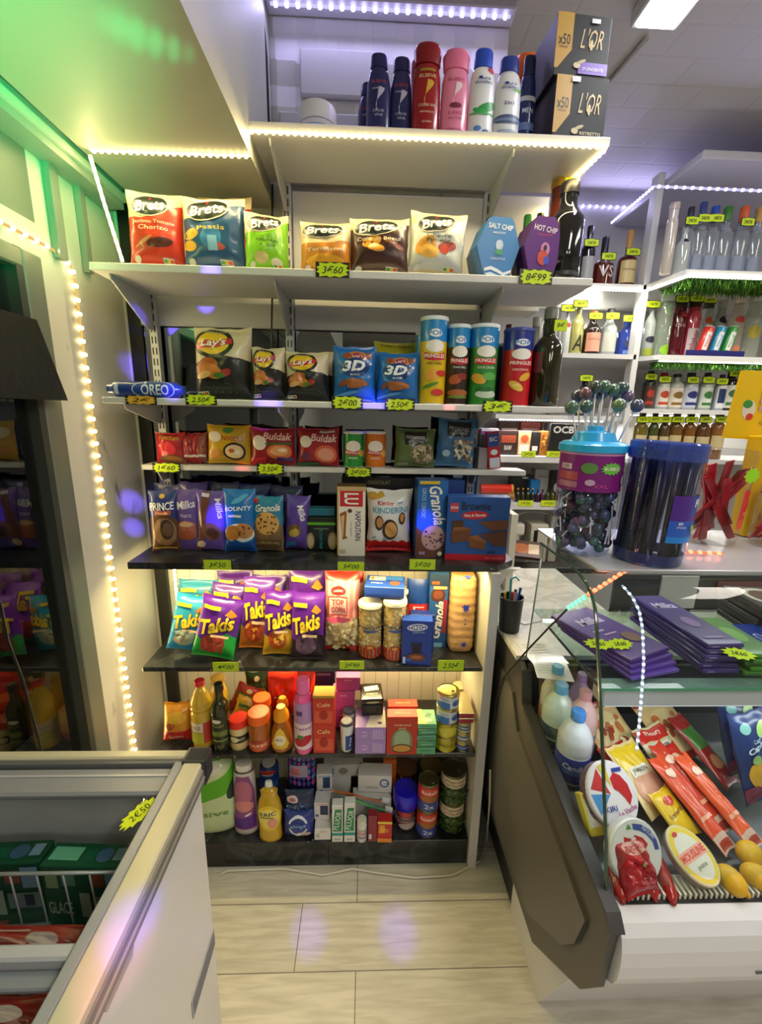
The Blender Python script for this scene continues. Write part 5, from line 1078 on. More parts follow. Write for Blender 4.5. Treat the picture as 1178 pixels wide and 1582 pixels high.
rb = [('r', .03, .02, .97, .97, 'b8321e'), ('e', .5, .40, .34, .30, '7a8a6a'), ('r', .16, .12, .84, .40, '7a8a6a'), ('e', .5, .42, .26, .24, '9ab08c'), ('r', .24, .2, .76, .42, '9ab08c'), ('e', .5, .18, .34, .12, '3a2c18'), ('e', .5, .18, .30, .09, 'c8903a'), ('t', 'VERMICELLE', .5, .80, .56, .05, 'e8c89a', 0), ('t', 'FINS', .5, .72, .24, .035, 'e8c89a')]
pbox('red_box', 'bright red box with an arched picture, front one of two', 598, 645, 1108, 1166, 'd83418', rb, .04, top=[('t', 'SEMOULE', .5, .5, .5, .2, 'f0a060')])
pbox('red_box', 'second bright red box close behind the arched picture one', 599, 645, 1092, 1150, 'd83418', [], .04, Y=1.255, top=[('t', 'SEMOULE', .5, .5, .5, .2, 'f0a060')])
gz = 0
gl = ['lowest', 'second lowest', 'middle', 'second from the top', 'topmost']
for i, (hh_, c) in enumerate(((.026, '5aa878'), (.022, '4a9a70'), (.022, '5aa080'), (.022, '4c9c74'), (.020, '6ab884'))):
    pbox('herb_box', 'green tea box, ' + gl[i] + ' of the stack beside the cans', 645, 674, 1130, 1166, c, [('r', .0, .06, 1, .2 if i else .1, '2c5a44'), ('t', 'INFUSION', .5, .58, .6, .25, 'bfe0c8' if i % 2 else '3a7a5a')], .07, zoff=gz, hh=hh_, top=[('p', [(0, 0), (.5, 0), (.3, 1), (0, 1)], 'c8d86a'), ('t', 'tea', .6, .6, .3, .3, '2a4a2a', 60), ('e', .5, .25, .3, .12, 'e8f0a0')], rz=(-2, 1, -1, 2, -1)[i])
    gz += hh_ + .001
def can(label, x0, x1, y1, zoff, hpx, body, dec, lid='b8a860', Y=None, Z=None, name='tin_can'):
    Z = S7 if Z is None else Z
    X, Yf, W_, H_ = fit(x0, x1, y1 - hpx, Z, Y, y1); r = W_ / 2
    t = thing(name, label, 'tin can', (X, Yf + r, Z + zoff + .0005))
    m = MB(); mm = M(body, .25, .1, coat=.4); mt = M(lid, .3, .85)
    m.lathe([(0, .001), (r * .93, .001), (r * .97, 0), (r, .002, mt), (r, .005, mt), (r * .985, .007, mm), (r * .985, H_ - .007, mm), (r, H_ - .005, mt), (r, H_ - .001, mt), (r * .95, H_, mt)], mt, 24)
    decals(m, cylS(r * .985, H_), r * math.pi, H_, dec, L=.006); m.obj('body', t)
    l = MB(); l.lathe([(r * .95, H_ - .0005), (r * .93, H_ - .003), (r * .7, H_ - .002), (0, H_ - .002)], mt, 24)
    l.tube([(r * .35 + .006 * math.cos(a), -r * .3 + .009 * math.sin(a), H_ - .0005) for a in [i * math.pi / 6 for i in range(13)]], .0012, mt, 6, caps=False); l.obj('lid', t)
    return H_
z_ = 0
bw = [('p', [(.0, .35), (.3, .55), (.5, .5), (.5, .05), (0, .05)], '3a78c0'), ('e', .7, .45, .14, .2, '4a6ab0'), ('t', 'THON', .32, .7, .3, .14, '6a88b8')]
for lb, body, dec in (('yellow sardine can at the bottom of the four can stack', 'b8b01c', [('t', 'SARDINE', .5, .5, .6, .2, '6a5a1a')]), ('yellow sardine can, second from the bottom of the stack', 'c0b822', [('e', .5, .5, .3, .3, 'd8d04a')]), ('white and blue tuna can, second from the top of the stack', 'd4dce4', bw), ('white and blue tuna can on top of the stack with a gold ring pull lid', 'd4dce4', bw)):
    z_ += can(lb, 675, 709, 1164, z_, 21, body, dec) + .001
z_ = 0
for lb, body, dec, hp in (('blue fish can at the bottom right of the bottle shelf', '24468c', [('t', 'MAQUEREAU', .5, .5, .7, .2, 'c8d0e0')], 13), ('silver fish can in the right hand stack', 'b8bcc4', [('r', .1, .2, .9, .3, '4a4e5a'), ('r', .1, .6, .9, .7, '4a4e5a')], 15), ('second silver fish can in the right hand stack', 'b8bcc4', [('r', .1, .3, .9, .4, '4a4e5a'), ('r', .1, .6, .9, .7, '4a4e5a')], 15)):
    z_ += can(lb, 706, 729, 1163, z_, hp, body, dec) + .001
for i in range(2):
    X, Yf, W_, H_ = fit(706, 729, 1149, S7, y1=1163)
    t = MB().box(-W_ / 2, W_ / 2, 0, .11, 0, .018, M('9c2434', .25, coat=.4), .005)
    t.box(-W_ / 2 - .0005, W_ / 2 + .0005, -.0005, .1105, .0165, .0185, M('c2b68e', .3, .8), .0006)
    tag(t.obj('sardine_tin', None, (X, Yf, S7 + z_ + .001)), ('long red fish tin under the topmost one of the right hand stack', 'long red fish tin on top of the right hand stack')[i], 'tin can'); z_ += .0195
turned('clear_jar', 'clear jar standing in the back right corner above the fish tins', 'jar', 700, 722, 1052, S7, smoothp([(0, 0), (1, 0), (1, .8), (.85, .88)], 2), [(.9, .88), (.95, .9), (.95, 1), (0, 1)], [], M('cfc49a', .15, coat=.5), 'd8cc9c', Y=1.39, capname='lid')

# ================================================================== BOTTOM ROW (cleaning products)
Z = S8
X, Yf, W_, H_ = fit(322, 362, 1178, S8, y1=1292)
t = thing('detergent_bottle', 'large white and green detergent bottle partly behind the freezer corner', 'detergent bottle', (X - .035, Yf + .06, S8 + .0005), (0, 0, R(10)))
m = MB(); wm = M('cfe3b4', .3, coat=.3)
def det(u, v):
    a = u * 2 * math.pi; q = lambda c: math.copysign(abs(c) ** .75, c)
    w_ = .075 * (1 - .25 * max(0, v - .55) / .45); k = (.92 if v < .02 else 1) * (1 if v < .93 else 1 - (v - .93) * 6)
    return (w_ * q(math.cos(a)) * k, .05 * q(math.sin(a)) * k, v * H_ * .92)
m.grid(det, 28, 24, wm, True)
Sd = lambda u, v, e: (lambda p: (p[0] * 1.0, p[1] - e, p[2]))(det(.5 + u * .5, v))
decals(m, Sd, .15, H_ * .92, [('p', [(0, .58), (.25, .68), (.6, .82), (1, .95), (1, .78), (.7, .58), (.3, .46), (0, .44)], '5cb81c'), ('p', [(0, .68), (.3, .78), (.6, .9), (.6, 1), (0, 1)], 'e8e8e0'), ('e', .78, .6, .12, .14, '1e3a2a', -20), ('t', 'lessive', .4, .3, .5, .08, '6a9a4a')], L=.01)
m.obj('body', t); MB().lathe([(.028, H_ * .90), (.03, H_ * .91), (.028, H_), (0, H_)], M('3f9a2c', .35), 20).obj('cap', t)
turned('detergent_bottle', 'white and purple detergent bottle with a purple sleeve', 'detergent bottle', 356, 394, 1170, S8, smoothp([(0, 0), (.95, 0), (1, .03), (1, .22), (.9, .3), (.86, .75), (.8, .9)], 3), [(.62, .9), (.66, .91), (.62, .99), (0, 1)],
       [('p', [(.15, .08), (.85, .08), (.88, .6), (.7, .86), (.3, .86), (.12, .6)], '8c4a8c'), ('e', .5, .62, .28, .18, 'b86a8c'), ('e', .5, .42, .3, .08, 'd88a8c'), ('p', [(.2, .1), (.8, .1), (.8, .28), (.2, .24)], '5a2a8c'), ('e', .62, .3, .1, .015, 'f0e8f0', 20)], 'cfc8c8', 'e6e4e0', y1=1290, flat=.7, sw=1.05)
turned('dish_soap', 'yellow dish soap bottle with a white push cap', 'dish soap', 395, 434, 1203, S8, smoothp([(0, 0), (.9, 0), (.95, .03), (.9, .25), (1, .52), (.86, .66), (.66, .76), (.70, .84), (.34, .89), (.34, .90)], 3), [(.30, .90), (.32, .91), (.26, .99), (0, 1)],
       [('e', .5, .42, .38, .22, 'e8c82a'), ('e', .5, .42, .3, .17, 'f0dc6a'), ('t', 'PAIC', .48, .50, .44, .07, '20405c', 8, 0, .02), ('e', .6, .34, .14, .09, 'e8a08c'), ('r', .28, .43, .62, .45, '4a8a3a')], M('c8a00c', .08, coat=.7), 'f0f0ec', y1=1302, flat=.55)
turned('cleaner_can', 'blue cleaner can with a red badge, back row behind the dish soap', 'can', 398, 428, 1168, S8, [(0, 0), (1, 0), (1, .9), (.8, .96)], [(.7, .96), (.7, 1), (0, 1)], [('e', .5, .86, .3, .06, 'd83a2a'), ('t', 'omo', .5, .8, .4, .05, 'f0f0f0'), ('r', .1, .4, .9, .6, '3a68b8')], '24488c', 'd8d8d8', Y=1.33)
# sanitary pads and tissue packs
dots = []
rnd_ = random.Random(5)
for i in range(6):
    for j in range(5):
        dots.append(('e', .1 + .17 * i, .55 + .1 * j, .07, .045, ['3a68b8', 'c04a90', '5a8ad8', '8a3a98'][(i + j) % 4]))
pack('tall navy pack with pink and blue dots', 444, 487, 1172, 1285, '22205c', dots + [('r', .1, .68, .75, .86, 'b0a0b8'), ('r', .15, .72, .45, .82, 'c8707a'), ('t', 'Nana', .6, .44, .5, .06, '8ab0d8')], Z=S8, Y=1.285, T=.04, cat='pad pack', name='pad_pack')
pack('dark teal pack with a pale oval, standing on the blue pack', 438, 484, 1228, 1262, '1f2c54', [('e', .3, .72, .2, .16, 'c8b8c0'), ('e', .3, .72, .12, .08, 'b06a7a')] + blobs(16, .05, .2, .95, .6, .04, .05, ['3a68a8', '5a98b8', '2a4888'], 6), Z=S8 + .082, Y=1.205, T=.04, cat='pad pack', name='pad_pack')
pack('royal blue pack with a white ring at the front', 437, 484, 1262, 1300, '24348c', [('e', .5, .56, .34, .36, 'dfe6f2'), ('e', .5, .56, .28, .28, '24348c'), ('r', .1, .46, .9, .66, '24348c'), ('t', 'always', .5, .56, .56, .16, '8ab8e8', 4, .3, .02), ('e', .72, .2, .2, .12, 'd8c0c0'), ('e', .5, .22, .1, .08, 'e8eef4')], Z=S8, T=.05, cat='pad pack', name='pad_pack', wr=.0015)
def cart(name, label, x0, x1, y0, y1, base, dec, D=.05, zoff=0, Y=None, top=(), rz=0, hh=None, cat='box', ry=0, rx=0, w=None):
    X, Yf, W_, H_ = fit(x0, x1, y0, S8, Y, y1)
    m = box_mesh(w or W_, D, hh or H_, base, dec, top)
    tag(m.obj(name, None, (X, Yf + D / 2, S8 + zoff + .0005), (R(rx), R(ry), R(rz))), label, cat)
    return hh or H_
tp_ = [('r', .1, .2, .4, .8, '24509c'), ('e', .2, .5, .1, .3, 'c8d0e8')]
cart('medicine_box', 'white carton at the bottom of the small stack left of the toothpaste', 486, 511, 1284, 1298, 'e6e4e0', [('r', .1, .3, .3, .7, 'b0b4c0')], .06)
cart('medicine_box', 'white carton second in the small stack left of the toothpaste', 486, 511, 1284, 1298, 'e2e0dc', [('t', 'SOIN', .5, .5, .4, .3, 'a0a4b0')], .06, zoff=.024, hh=.024, rz=2)
cart('medicine_box', 'white carton with a dark blue square, standing on the small stack', 486, 510, 1250, 1283, 'dedce0', [('r', .4, .3, .9, .85, '1f3058'), ('e', .2, .25, .12, .08, '4a68a8'), ('r', .1, .88, .9, .96, 'd8b0b8')], .05, zoff=.049, hh=.07, Y=1.22, rz=-2)
cart('medicine_box', 'pale carton with a blue square, topmost behind the small stack', 489, 513, 1205, 1240, 'd8d6d4', [('r', .4, .3, .85, .85, '24406c'), ('e', .3, .15, .1, .08, '4a68a8'), ('r', .1, .85, .9, .92, '9ab8d8')], .05, zoff=.09, hh=.085, Y=1.285, rz=4)
grn = [('r', 0, .18, 1, .26, '2a9a94'), ('r', .1, .3, .9, .9, '2c8a5c'), ('p', [(.05, .3), (.3, .95), (.05, .95)], 'e8e8e4'), ('t', 'FLUOR', .5, .6, .5, .5, 'd8ecd8', 80), ('t', 'dent', .5, .09, .6, .06, '8a8e94')]
cart('toothpaste_box', 'white and green toothpaste box standing, left one', 513, 530, 1245, 1301, 'e4e4e0', grn, .03, rz=0)
cart('toothpaste_box', 'white and green toothpaste box standing, right one', 532, 549, 1242, 1301, 'e4e4e0', grn, .03, rz=0)
turned('cream_tube', 'small white tube with a pale cap in front of the cartons', 'tube', 551, 568, 1258, S8, [(0, 0), (.9, 0), (.95, .02), (.95, .8), (.7, .84)], [(.86, .84), (.9, .85), (.88, .99), (0, 1)], [('t', 'CREME', .5, .6, .6, .06, '5a5a62'), ('r', .2, .4, .8, .5, 'c88a90'), ('r', .25, .2, .75, .3, '8a8e98')], 'e4e0de', 'dcdcc8', y1=1303)
cart('matches_box', 'small dark red carton between the tube and the red box', 569, 583, 1262, 1300, '8c2a34', [('r', .1, .1, .4, .3, 'd0d4d8')], .03)
cart('bandage_box', 'red and yellow carton at the right end of the toothpaste group', 584, 606, 1270, 1301, 'c0281c', [('r', 0, .9, 1, 1, 'e8d84a'), ('r', .1, .45, .5, .85, 'e09a2a'), ('r', 0, .0, 1, .2, 'e0882a'), ('t', 'FEU', .5, .6, .5, .2, 'f2c02a')], .035, rz=-2)
cart('medicine_box', 'large white carton with a round blue emblem at the back', 554, 606, 1192, 1240, 'e0dfdc', [('e', .78, .58, .14, .26, '3a5a98'), ('e', .78, .58, .1, .18, 'e0e4ea'), ('p', [(.68, .54), (.88, .6), (.88, .54)], '3a5a98'), ('t', 'VANISH', .4, .3, .4, .16, '9a9ea8'), ('r', 0, 0, 1, .05, 'b0b0b0')], .06, zoff=.10, hh=.07, Y=1.28, rz=-3)
cart('medicine_box', 'grey white carton lying across at the back left', 500, 560, 1192, 1240, 'c8c8c4', [('r', .1, .2, .25, .8, '3a68a8'), ('e', .5, .5, .12, .3, '8c8a88')], .05, zoff=.12, hh=.05, Y=1.33, rz=3)
cart('medicine_box', 'white carton supporting the toothbrush packs', 545, 604, 1240, 1285, 'cfd0cc', [('r', .05, .1, .95, .3, 'a8b0b8'), ('t', 'MEDIC', .5, .6, .4, .2, '9aa0a8')], .05, hh=.098, Y=1.255)
cart('medicine_box', 'white carton under the grey one lying across', 490, 542, 1240, 1285, 'd2d2cf', [('r', .1, .3, .4, .6, '3a68a8')], .04, hh=.118, Y=1.335)
def brush(label, x0, y0, x1, y1, z, col):
    a, b = P(x0, y0, Y=z), P(x1, y1, Y=z); d = (b - a)
    t = thing('toothbrush_pack', label, 'toothbrush', a)
    MB().tube([Vector((0, 0, 0)), d * .3 + Vector((0, 0, .004)), d * .65 - Vector((0, 0, .002)), d], [.0035, .0045, .003, .003], M(col, .3, coat=.4), 8).obj('handle', t)
    n = d.normalized(); m = MB(); m.box(-.013, .013, -.0055, .0055, .002, .014, M('f0f2f2', .7)); o = m.obj('bristles', t, tuple(d * .94), (0, -math.asin(n.z), math.atan2(n.y, n.x)))
    bl = MB(); u_ = Vector((-n.z, 0, n.x)) * .016
    bl.add([-n * .01 + u_, d + n * .01 + u_, d + n * .01 - u_, -n * .01 - u_, ], [(0, 1, 2, 3)], G('f4f8fa', 1.0, .05, 1.6), False, Matrix.Translation((0, -.008, 0))); bl.obj('clear_card', t)
brush('orange and white toothbrush lying across the cartons, upper one', 512, 1222, 600, 1240, 1.238, 'e07a3a')
brush('green and white toothbrush lying across the cartons, lower one', 528, 1232, 604, 1254, 1.228, '5ac878')
cart('spray_box', 'dark orange spray can carton at the back right of the cartons', 592, 612, 1176, 1240, 'd86a1c', [('r', 0, .1, 1, .3, 'b83a1c')], .04, Y=1.34)
turned('spread_jar', 'round jar with a big royal blue lid', 'jar', 609, 650, 1200, S8, smoothp([(0, 0), (.75, 0), (.82, .04), (.86, .35), (.78, .55), (.82, .60)], 3), [(.94, .58), (1, .60), (1.0, .94), (.92, .99), (0, 1)],
       [('e', .45, .46, .22, .07, 'a83a3a', -6), ('r', .15, .22, .85, .32, '8a6a68'), ('e', .55, .14, .28, .09, 'b8aca8'), ('r', .2, .36, .7, .38, 'b8a0a0')], M('5a3836', .15, coat=.5), M('2018c8', .3, coat=.3), y1=1288, capname='lid')
turned('biscuit_jar', 'brown patterned jar at the back above the blue lidded jar', 'jar', 610, 646, 1170, S8, [(0, 0), (1, 0), (1, .95)], [(1.03, .95), (1.03, 1), (0, 1)], blobs(14, .1, .5, .9, .9, .06, .04, ['b88a4a', 'c8a060'], 2), '5a341c', '6a4022', Y=1.34, capname='lid')
pc = [('r', 0, .40, 1, .93, 'd0341c'), ('e', .5, .74, .3, .12, 'd85a4a'), ('t', 'Bonduelle', .5, .74, .5, .12, 'f0e8dc'), ('e', .5, .5, .3, .12, 'a8682c'), ('r', 0, .06, 1, .40, '3a4a98'), ('t', '2x', .5, .24, .3, .16, 'c8d0e8')]
h_ = can('lower red and blue vegetable can of the pair', 646, 678, 1296, 0, 39, '3a4a98', pc, '8a8458', Z=S8)
can('upper red and blue vegetable can, stacked on the other', 646, 678, 1296, h_ + .001, 39, '3a4a98', pc, '8a8458', Z=S8)
turned('pickle_jar', 'jar with a pale band behind the stacked vegetable cans', 'jar', 652, 686, 1168, S8, [(0, 0), (1, 0), (1, .9)], [(1.03, .9), (1.03, 1), (0, 1)], [('r', .1, .62, .9, .8, 'd8dcd0')], M('6a5a1c', .15, coat=.5), '7a6a30', Y=1.36, capname='lid')
gc = [('r', 0, .60, 1, .93, 'd8cfb0'), ('t', 'Flageolets', .5, .82, .5, .10, '8c2a24'), ('t', 'EXTRA FINS', .5, .70, .44, .07, '8c2a24'), ('r', .85, .05, 1, .93, 'cfc4a4')] + blobs(40, .05, .08, .85, .56, .05, .04, ['3a5a1c', '4a6a24', '2c4a18'], 8)
h_ = can('lower green bean can of the pair at the right end', 682, 720, 1288, 0, 42, '35501c', gc, '7c7a5c', Z=S8)
can('upper green bean can of the pair at the right end', 682, 720, 1288, h_ + .001, 42, '35501c', gc, '7c7a5c', Z=S8)
# ================================================================== REFRIGERATED DISPLAY CASE
XC, XE = .43, 1.75
PANEL = M('4d4b47', .42, .1); CASEW = M('dcdde4', .3, coat=.2)
case = thing('display_case', 'curved glass refrigerated display case with a dark grey end panel on a white base', 'display case', (XC, .8, 0))
def kid(mb, name, kind=None):
    o = mb.obj(name, case, (-XC, -.8, 0)); 
    if kind: o['kind'] = kind
    return o
prof = [(1.215, .25), (.79, .258), (.593, .453), (.552, .533), (.543, .682), (.557, .70), (1.0, .784), (1.026, .874), (1.05, .885), (1.215, .885)]
m = MB(); m.prism(prof, XC + .004, XC + .019, PANEL, 'x')
inner = [(1.21, .30), (.82, .31), (.66, .46), (.62, .53), (.60, .62), (1.0, .70), (1.06, .78), (1.21, .79)]
m.prism(inner, XC - .004, XC + .004, M('575550', .4, .1), 'x')
m.prism([(1.0, .786), (.557, .702), (.543, .684), (.533, .69), (.553, .712), (.99, .797), (1.012, .88), (1.026, .876)], XC - .002, XC + .024, M('3a3a3c', .35, .2), 'x')
kid(m, 'end_panel')
m = MB()
m.prism([(1.04, 0), (.815, 0), (.80, .03), (.72, .24), (.64, .44), (.59, .55), (1.04, .55)], XC + .055, XE, CASEW, 'x')
kid(m, 'base')
m = MB()
m.prism([(.62, .54), (.575, .54), (.552, .55), (.538, .565), (.530, .59), (.528, .62), (.530, .65), (.537, .675), (.55, .690), (.57, .699), (.60, .702), (.62, .702)], XC + .022, XE, CASEW, 'x')
m.box(.70, .74, .5265, .5285, .60, .604, M('5a5c64', .5)); m.box(.76, .78, .5265, .5285, .597, .60, M('5a5c64', .5))
kid(m, 'front_bumper')
DZ0, DY0, DS = .690, .60, .10
dk = lambda y: DZ0 + DS * (y - DY0)
m = MB()
m.prism([(.60, .66), (.60, dk(.60)), (1.04, dk(1.04)), (1.04, .66)], XC + .022, XE, M('606266', .4, .5), 'x')
kid(m, 'deck')
m = MB()
x = XC + .06
while x < XE:
    m.box(x, x + .004, .578, .612, .700, .712, M('d8d6c8', .4)); x += .0098
m.box(XC + .04, XE, .572, .62, .696, .701, M('1d1f20', .6))
kid(m, 'air_grille')
m = MB(); m.box(XC + .022, XE, 1.03, 1.042, .66, .884, M('2e3033', .4)); kid(m, 'rear_wall')
m = MB(); m.box(-.46, .43, 0, .012, 0, 1.03, M('2e3033', .4)); m.box(-.30, -.17, -.006, 0, .91, 1.028, M('b8bab8', .4)); m.box(-.10, .12, -.006, 0, .96, 1.01, M('6a3b38', .4))
tag(m.obj('dim_backdrop', None, (1.32, 1.345, 0)), 'dark low sheet standing in for the dim staff side behind the worktop, with a white panel', 'dark sheet')  # dark sheet stands in for the dim floor and interior behind the worktop
crv = [(.581, .70), (.606, .80), (.642, .906), (.672, .996), (.687, 1.036), (.710, 1.102), (.732, 1.16), (.745, 1.19), (.762, 1.212), (.785, 1.226), (.815, 1.234), (.85, 1.238), (.90, 1.239), (1.02, 1.239)]
GLS = G('eef6f2', .9, .01, 1.45)
m = MB(); N = len(crv)
m.add([(XC + .015, y, z) for y, z in crv] + [(XE, y, z) for y, z in crv], [(i, i + 1, N + i + 1, N + i) for i in range(N - 1)], GLS, True)
kid(m, 'front_glass')
m = MB(); m.tube([(XC + .015, y, z) for y, z in crv], .0032, M('2c4a3c', .15, coat=.6), 6); kid(m, 'glass_edge')
m = MB(); pl = crv[:-1] + [(1.02, 1.232), (1.049, .902), (1.03, .88), (1.0, .786), (.59, .705)]
m.add([(XC + .021, y, z) for y, z in pl], [list(range(len(pl)))], G('eef4f0', .8, .01, 1.4)); kid(m, 'side_glass')
m = MB(); m.tube([(XC + .021, 1.02, 1.235), (XC + .021, 1.049, .902)], .0022, M('9aa49c', .2, coat=.4), 6); kid(m, 'side_glass_edge')
m = MB(); m.box(XC + .05, XE, .815, 1.14, 1.2405, 1.246, M('b9bac4', .22, .2), .001); kid(m, 'top_plate')
m = MB(); m.box(XC + .05, XE, .742, 1.10, 1.014, 1.020, G('e4f0ea', .9, .01, 1.45)); kid(m, 'inner_shelf')
m = MB(); m.box(XC + .05, XE, .7405, .7425, 1.0135, 1.0205, M('4c9a7c', .15, coat=.5)); m.tube([(XC + .05, .742, 1.017), (XC + .05, .99, 1.017)], .003, M('22382e', .2), 6); kid(m, 'inner_shelf_edge')
m = MB(); m.box(XC + .06, XE, .748, .79, .972, 1.012, M('c9cad8', .35), .003); kid(m, 'lamp_rail')
m = MB(); m.box(XC + .07, XE, .752, .786, .9695, .9718, E((.9, .93, 1.0), .8)); kid(m, 'lamp_diffuser')
lamp('case_light', 'AREA', (1.05, .769, .967), 1.3, (.9, .93, 1.0), 1.2, .02)
lamp('case_light', 'AREA', (1.05, 1.0, 1.2), .7, (.95, .95, 1.0), 1.2, .03)
led_strip('red light strip crossing the top of the display case between the candy tubs', [P(907, 921, X=XC + .024), P(990, 868, Z=1.2415)], (0, 0, 1), (1.0, .16, .07), 5, .0165, 1.5, glow=1.6)
led_strip('red light strip along the back of the case top behind the candy tubs', [P(1060, 853, Z=1.252), P(1118, 856, Z=1.252)], (0, -.3, 1), (1.0, .16, .07), 5, .0165, 1.5, glow=1.6)
led_strip('green end of the light strip at the left of the case top', [P(878, 940, X=XC + .012), P(907, 921, X=XC + .012)], (-1, 0, 0), (.15, 1.0, .35), 3, .0165, .8, glow=1.2)
# cable from the strip down over the end of the case
tag(MB().tube([P(878, 940, X=XC + .012), P(850, 968, X=XC + .012), P(812, 1008, X=XC - .004), P(800, 1022, X=XC - .006), P(778, 1048, X=XC - .008), P(768, 1078, X=XC - .01), P(764, 1110, X=XC - .012)], .0024, BLACK).obj('case_cable'),
    'thin black cable running from the light strip down the end of the display case', 'cable')
# glowing strip built to imitate a reflection in the curved case glass
led_strip('blue white glowing strip imitating a reflection down the curved front glass of the case', [(Xat(a, y + .012, z), y + .0035, z - .003) for a, y, z in ((958, .785, 1.226), (973, .762, 1.212), (984, .745, 1.19), (989, .732, 1.16), (991, .710, 1.102), (987, .687, 1.036), (984, .672, .996), (980, .655, .95))], (0, -1, .2), (.72, .85, 1.0), 12, .0105, 1.0, bead=.0022, glow=.6)
# worktop behind the case and the counter below it
tag(MB().prism([(XC - .004, 1.055), (1.75, 1.055), (1.75, 1.33), (.84, 1.33), (.84, 1.75), (XC - .004, 1.75)], .887, .900, WORKTOP, 'z').obj('worktop'), 'pale marble worktop behind the display case', 'worktop')
tag(MB().box(XC + .06, XE, 1.05, 1.32, 0, .884, M('2f2f31', .5)).box(XC + .06, .83, 1.32, 1.7, 0, .884, M('2f2f31', .5)).box(XC + .004, XC + .032, 1.222, 1.62, .25, .884, PANEL).obj('counter_cabinet'), 'dark counter cabinet under the pale worktop', 'cabinet')
X, Yp, W_, H_ = fit(776, 812, 928, .900, y1=980)
t = thing('pen_cup', 'black mesh pen cup on the pale worktop beside the shelves', 'pen cup', (X, Yp + .03, .9005))
r = W_ / 2
m = MB(); m.lathe([(0, 0), (r * .86, 0), (r, H_), (r * .93, H_), (r * .8, .003), (0, .003)], M('17171a', .4), 20); m.obj('cup', t)
MB().lathe([(r * .98, H_ - .003), (r * 1.04, H_ - .002), (r * 1.04, H_ + .001), (r * .95, H_ + .001)], M('2a2a2d', .3), 20).obj('rim', t)
for i, (c, dx, dy, hh, cap_) in enumerate((('2fa0a0', -.004, .005, .055, '2fa0a0'), ('d8b83a', -.018, 0, .012, 'd8b83a'), ('c8242a', -.004, -.012, .018, 'c8242a'), ('b8bcc4', .008, -.008, .014, '8a8e98'), ('24348c', .020, .004, .022, '24348c'), ('e8e8e8', .012, .012, .012, '1a1a1a'))):
    p0 = Vector((X + dx * .5, Yp + .03 + dy * .5, .906)); p1 = Vector((X + dx * 1.3, Yp + .03 + dy * 1.3, .9005 + H_ + hh))
    nm_ = ['teal pen with a bent clip, tallest in the pen cup', 'yellow pen in the pen cup', 'red pen in the pen cup', 'silver pen in the pen cup', 'blue pen at the right of the pen cup', 'white pen with a black end in the pen cup'][i]
    q = MB(); q.tube([p0 - p0, p1 - p0], .0038, M(c, .35), 8)
    if i == 0: q.tube([p1 - p0, p1 - p0 + Vector((.012, -.006, .008)), p1 - p0 + Vector((.022, -.01, -.002))], .003, M(c, .35), 8)
    else: q.ball(tuple(p1 - p0), .005, M(cap_, .35))
    tag(q.obj('pen', None, p0), nm_, 'pen', 'pens in the black cup')
def flatbox(name, label, cat, cx, cy, w, d, h, z, base, dec=(), rz=0, fdec=(), c=.002, rough=.35, group=None):
    m = MB(); m.box(-w / 2, w / 2, -d / 2, d / 2, 0, h, M(base, rough, coat=.3), c)
    if dec: decals(m, topS(w, d, h), w, d, dec)
    if fdec: decals(m, flatS(w, h, -d / 2), w, h, fdec)
    return tag(m.obj(name, None, (cx, cy, z), (0, 0, R(rz))), label, cat, group)
for i, (px, py, a, w_, d_) in enumerate(((790, 1005, 6, .10, .14), (822, 1030, -12, .09, .12), (806, 950, 20, .08, .12))):
    p = P(px, py, Z=.901)
    flatbox('paper_sheet', ['sheet of paper on the worktop in front of the pen cup', 'sheet of paper near the corner of the worktop', 'sheet of paper behind the pen cup'][i], 'paper', max(p.x, .50), p.y, w_, d_, .0008, .9002 + i * .001, 'd8d6ca', [('r', .1, .2 + .1 * k, .8, .22 + .1 * k, 'a8a698') for k in range(6)], a, c=0)
# ------------------------------------------------------------------ chocolate on the inner shelf
mil = [('t', 'Milka', .45, .6, .5, .3, 'ece6f6', 0, .2, .02), ('r', .06, .12, .42, .2, 'c8b4e0'), ('e', .82, .4, .1, .2, 'b08a5c'), ('r', .5, .14, .8, .2, 'a890d0')]
nm5 = ['lowest', 'second', 'third', 'topmost']
for i in range(4):
    flatbox('chocolate_bar', 'wide purple chocolate bar at the left end of the glass shelf, ' + nm5[i] + ' of the pile', 'chocolate bar', .590 - .004 * i, .885 + .008 * i, .13, .22, .009, 1.0205 + .0095 * i, ['6a4ab8', '6040ac', '5a3a9c', '53358c'][i], [('t', 'Milka', .5, .72, .6, .14, 'd8cce8', 0, .2, .02), ('r', .2, .5, .45, .53, 'c8b4e0'), ('r', .3, .42, .6, .44, 'c8b4e0'), ('e', .7, .3, .16, .1, '7a5a48')] if i == 3 else (), rz=14 + 3 * i, group='wide purple chocolate bars')
for i in range(6):
    flatbox('chocolate_bar', 'narrow purple chocolate bar right of the wide ones, ' + ['lowest', 'second', 'third', 'fourth', 'fifth', 'topmost'][i] + ' of the pile', 'chocolate bar', .765 + .003 * (i % 2), .915 + .004 * (i % 3), .085, .25, .0105, 1.0205 + .011 * i, ['4a2f86', '3c2a78', '43307e'][i % 3], [('t', 'Milka', .5, .75, .7, .12, 'd8cce8', 0, .2, .02), ('e', .5, .4, .2, .1, '8a6aa8'), ('r', .2, .1, .7, .13, 'a890d0')] if i == 5 else (), rz=(2, -2, 1, 0, 2, 3)[i], fdec=[('r', .1, .3, .3, .7, '8a78b8')], group='narrow purple chocolate bars')
